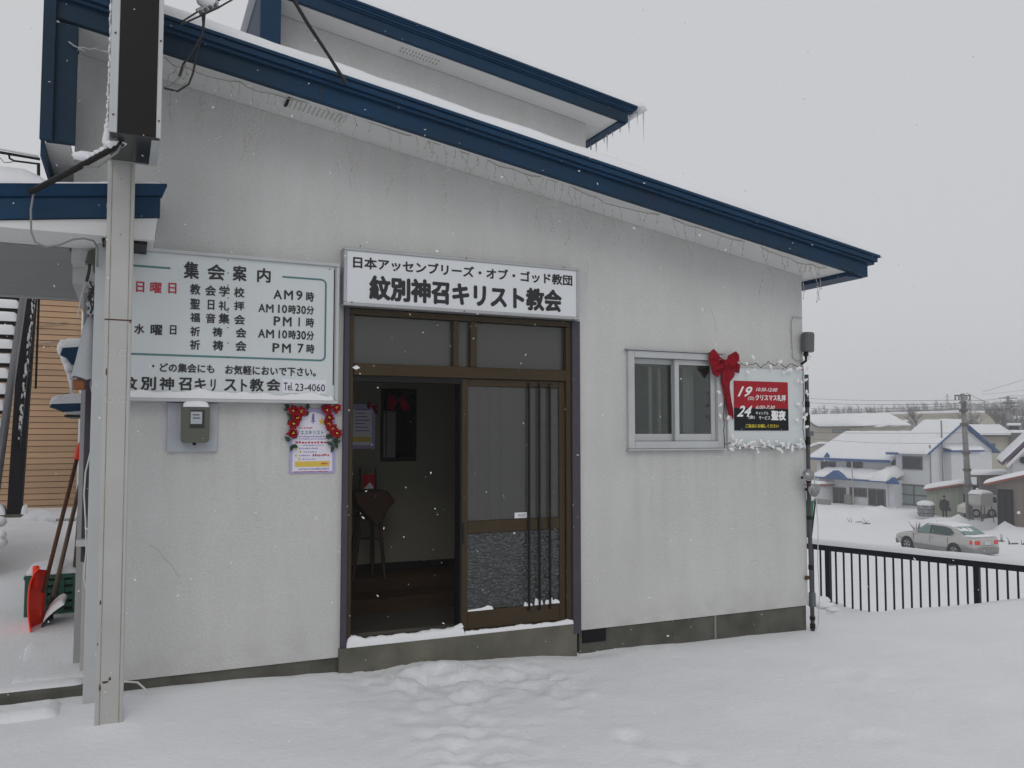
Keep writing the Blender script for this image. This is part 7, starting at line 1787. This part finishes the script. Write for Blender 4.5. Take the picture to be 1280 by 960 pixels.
def far_block(px0, px1, d, py0, py1, name_, lab, m_):
    a, b = dep(px0, 541, d), dep(px1, 541, d); z0, z1 = -5.4, dep(px0, py0, d).z
    t = thing('far_building', lab, 'building', a.lerp(b, .5), 'far buildings on the right skyline')
    n = Vector((-(b-a).y, (b-a).x, 0)).normalized()*6; n = n if n.dot(FWD) > 0 else -n
    A, B = Vector((a.x, a.y, 0)), Vector((b.x, b.y, 0))
    mb = MB(); mb.hexa([tuple(q+Vector((0, 0, z))) for z in (z0, z1) for q in (A, B, B+n, A+n)]); mb.build('wall', m_, t)
    mb = MB(); mb.hexa([tuple(q+Vector((0, 0, z))) for z in (z1+.01, z1+.5) for q in (A, B, B+n, A+n)]); mb.build('roof', M['snow_far'], t, bevel=.15)
    for i in range(3):
        u = .2+.28*i; q = A.lerp(B, u)-n*.002; q2 = A.lerp(B, u+.12)-n*.002; zz = z1-1.3
        mb = MB(); mb.add([q+Vector((0, 0, zz)), q2+Vector((0, 0, zz)), q2+Vector((0, 0, zz+.7)), q+Vector((0, 0, zz+.7))], [(0, 1, 2, 3)]); mb.build('window', M['winglass'], t, fixn=False)
far_block(1215, 1238, 140, 524, 0, '', 'grey far building just right of the concrete pole', M['sid_grey'])
far_block(1240, 1256, 170, 520, 0, '', 'grey far building left of the paired poles', M['sid_grey'])
far_block(1276, 1300, 130, 524, 0, '', 'cream far building at the right border of the skyline', M['sid_cream'])

# dead stalks poking through the snow
st2 = MB(); rnd = random.Random(3)
for px, py, t_, n in ((1147, 652, 50, 12), (1144, 655, 50, 5), (1158, 655, 50, 3), (1167, 658, 48, 5), (1250, 667, 44, 3), (1262, 671, 43, 3), (1276, 671, 43, 3), (1082, 645, 56, 3), (1063, 641, 58, 3)):
    for i in range(n):
        p = dep(px+rnd.uniform(-1.5, 1.5), py, t_); p.z = ground(p.x, p.y)-.05; q = p+Vector((rnd.uniform(-.3, .3), rnd.uniform(-.3, .3), rnd.uniform(.15, .6)))
        st2.tube([p, p.lerp(q, .5)+Vector((.04, 0, 0)), q], [.02, .015, .008], 4)
st2.build('dead_stalks', M['bark'], kind='stuff', label='dark dead stalks poking through the snow of the lower lot')
sc_ = MB()
for px, py, t_, sx in ((1157, 654.5, 50, .3), (1250, 667, 44, .35), (1267, 670, 43, .5), (1281, 671, 43, .4), (1083, 646, 56, .5), (1003+70, 640, 58, .4), (1190, 701, 35, .2)):
    p = dep(px, py, t_); p.z = ground(p.x, p.y); sc_.ball(p, .12, 7, 5, (sx*7, 1, .5), .3)
sc_.build('half_buried_stones', M['concrete'], kind='stuff', label='dark stones half buried in the snow of the lower lot')

# ------------------------------------------------------------------ falling snow
rnd = random.Random(11); fl = MB()
def flake(p, r):
    vs = []; 
    a = Vector((rnd.gauss(0, 1), rnd.gauss(0, 1), rnd.gauss(0, 1))).normalized(); b = a.orthogonal().normalized(); c = a.cross(b)
    ra, rb_, rc = r*rnd.uniform(1.0, 2.0), r*rnd.uniform(.6, 1), r*rnd.uniform(.5, .9)
    fl.add([p+a*ra, p-a*ra, p+b*rb_, p-b*rb_, p+c*rc, p-c*rc], [(0, 2, 4), (2, 1, 4), (1, 3, 4), (3, 0, 4), (2, 0, 5), (1, 2, 5), (3, 1, 5), (0, 3, 5)])
for _ in range(5200):
    t_ = rnd.uniform(1.6, 9) if rnd.random() < .6 else rnd.uniform(9, 30)
    p = cam_loc+FWD*t_+RGT*rnd.uniform(-.95, .95)*t_+UPV*rnd.uniform(-.5, .6)*t_
    if t_ < 9 and (p.y > -.6 or p.z < .15): continue
    if t_ >= 9 and p.x < 7.8: continue
    if p.z < ground(p.x, p.y)+.05: continue
    flake(p, rnd.uniform(.0012, .0029))
fl.build('falling_snow', M['snow'], kind='stuff', fixn=False, label='snowflakes falling through the air')

# ------------------------------------------------------------------ haze of the snowfall
hz = MB().box(-330, 420, -60, 460, -9, 30).build('haze', None, kind='stuff', label='pale haze of falling snow')
hm = bpy.data.materials.new('haze_air'); hm.use_nodes = True; n = hm.node_tree; n.nodes.clear()
o_ = n.nodes.new('ShaderNodeOutputMaterial'); v_ = n.nodes.new('ShaderNodeVolumePrincipled'); v_.inputs['Color'].default_value = (.93, .94, .96, 1); v_.inputs['Density'].default_value = .0018
v_.inputs['Anisotropy'].default_value = .3
n.links.new(v_.outputs[0], o_.inputs['Volume']); hz.data.materials.append(hm)
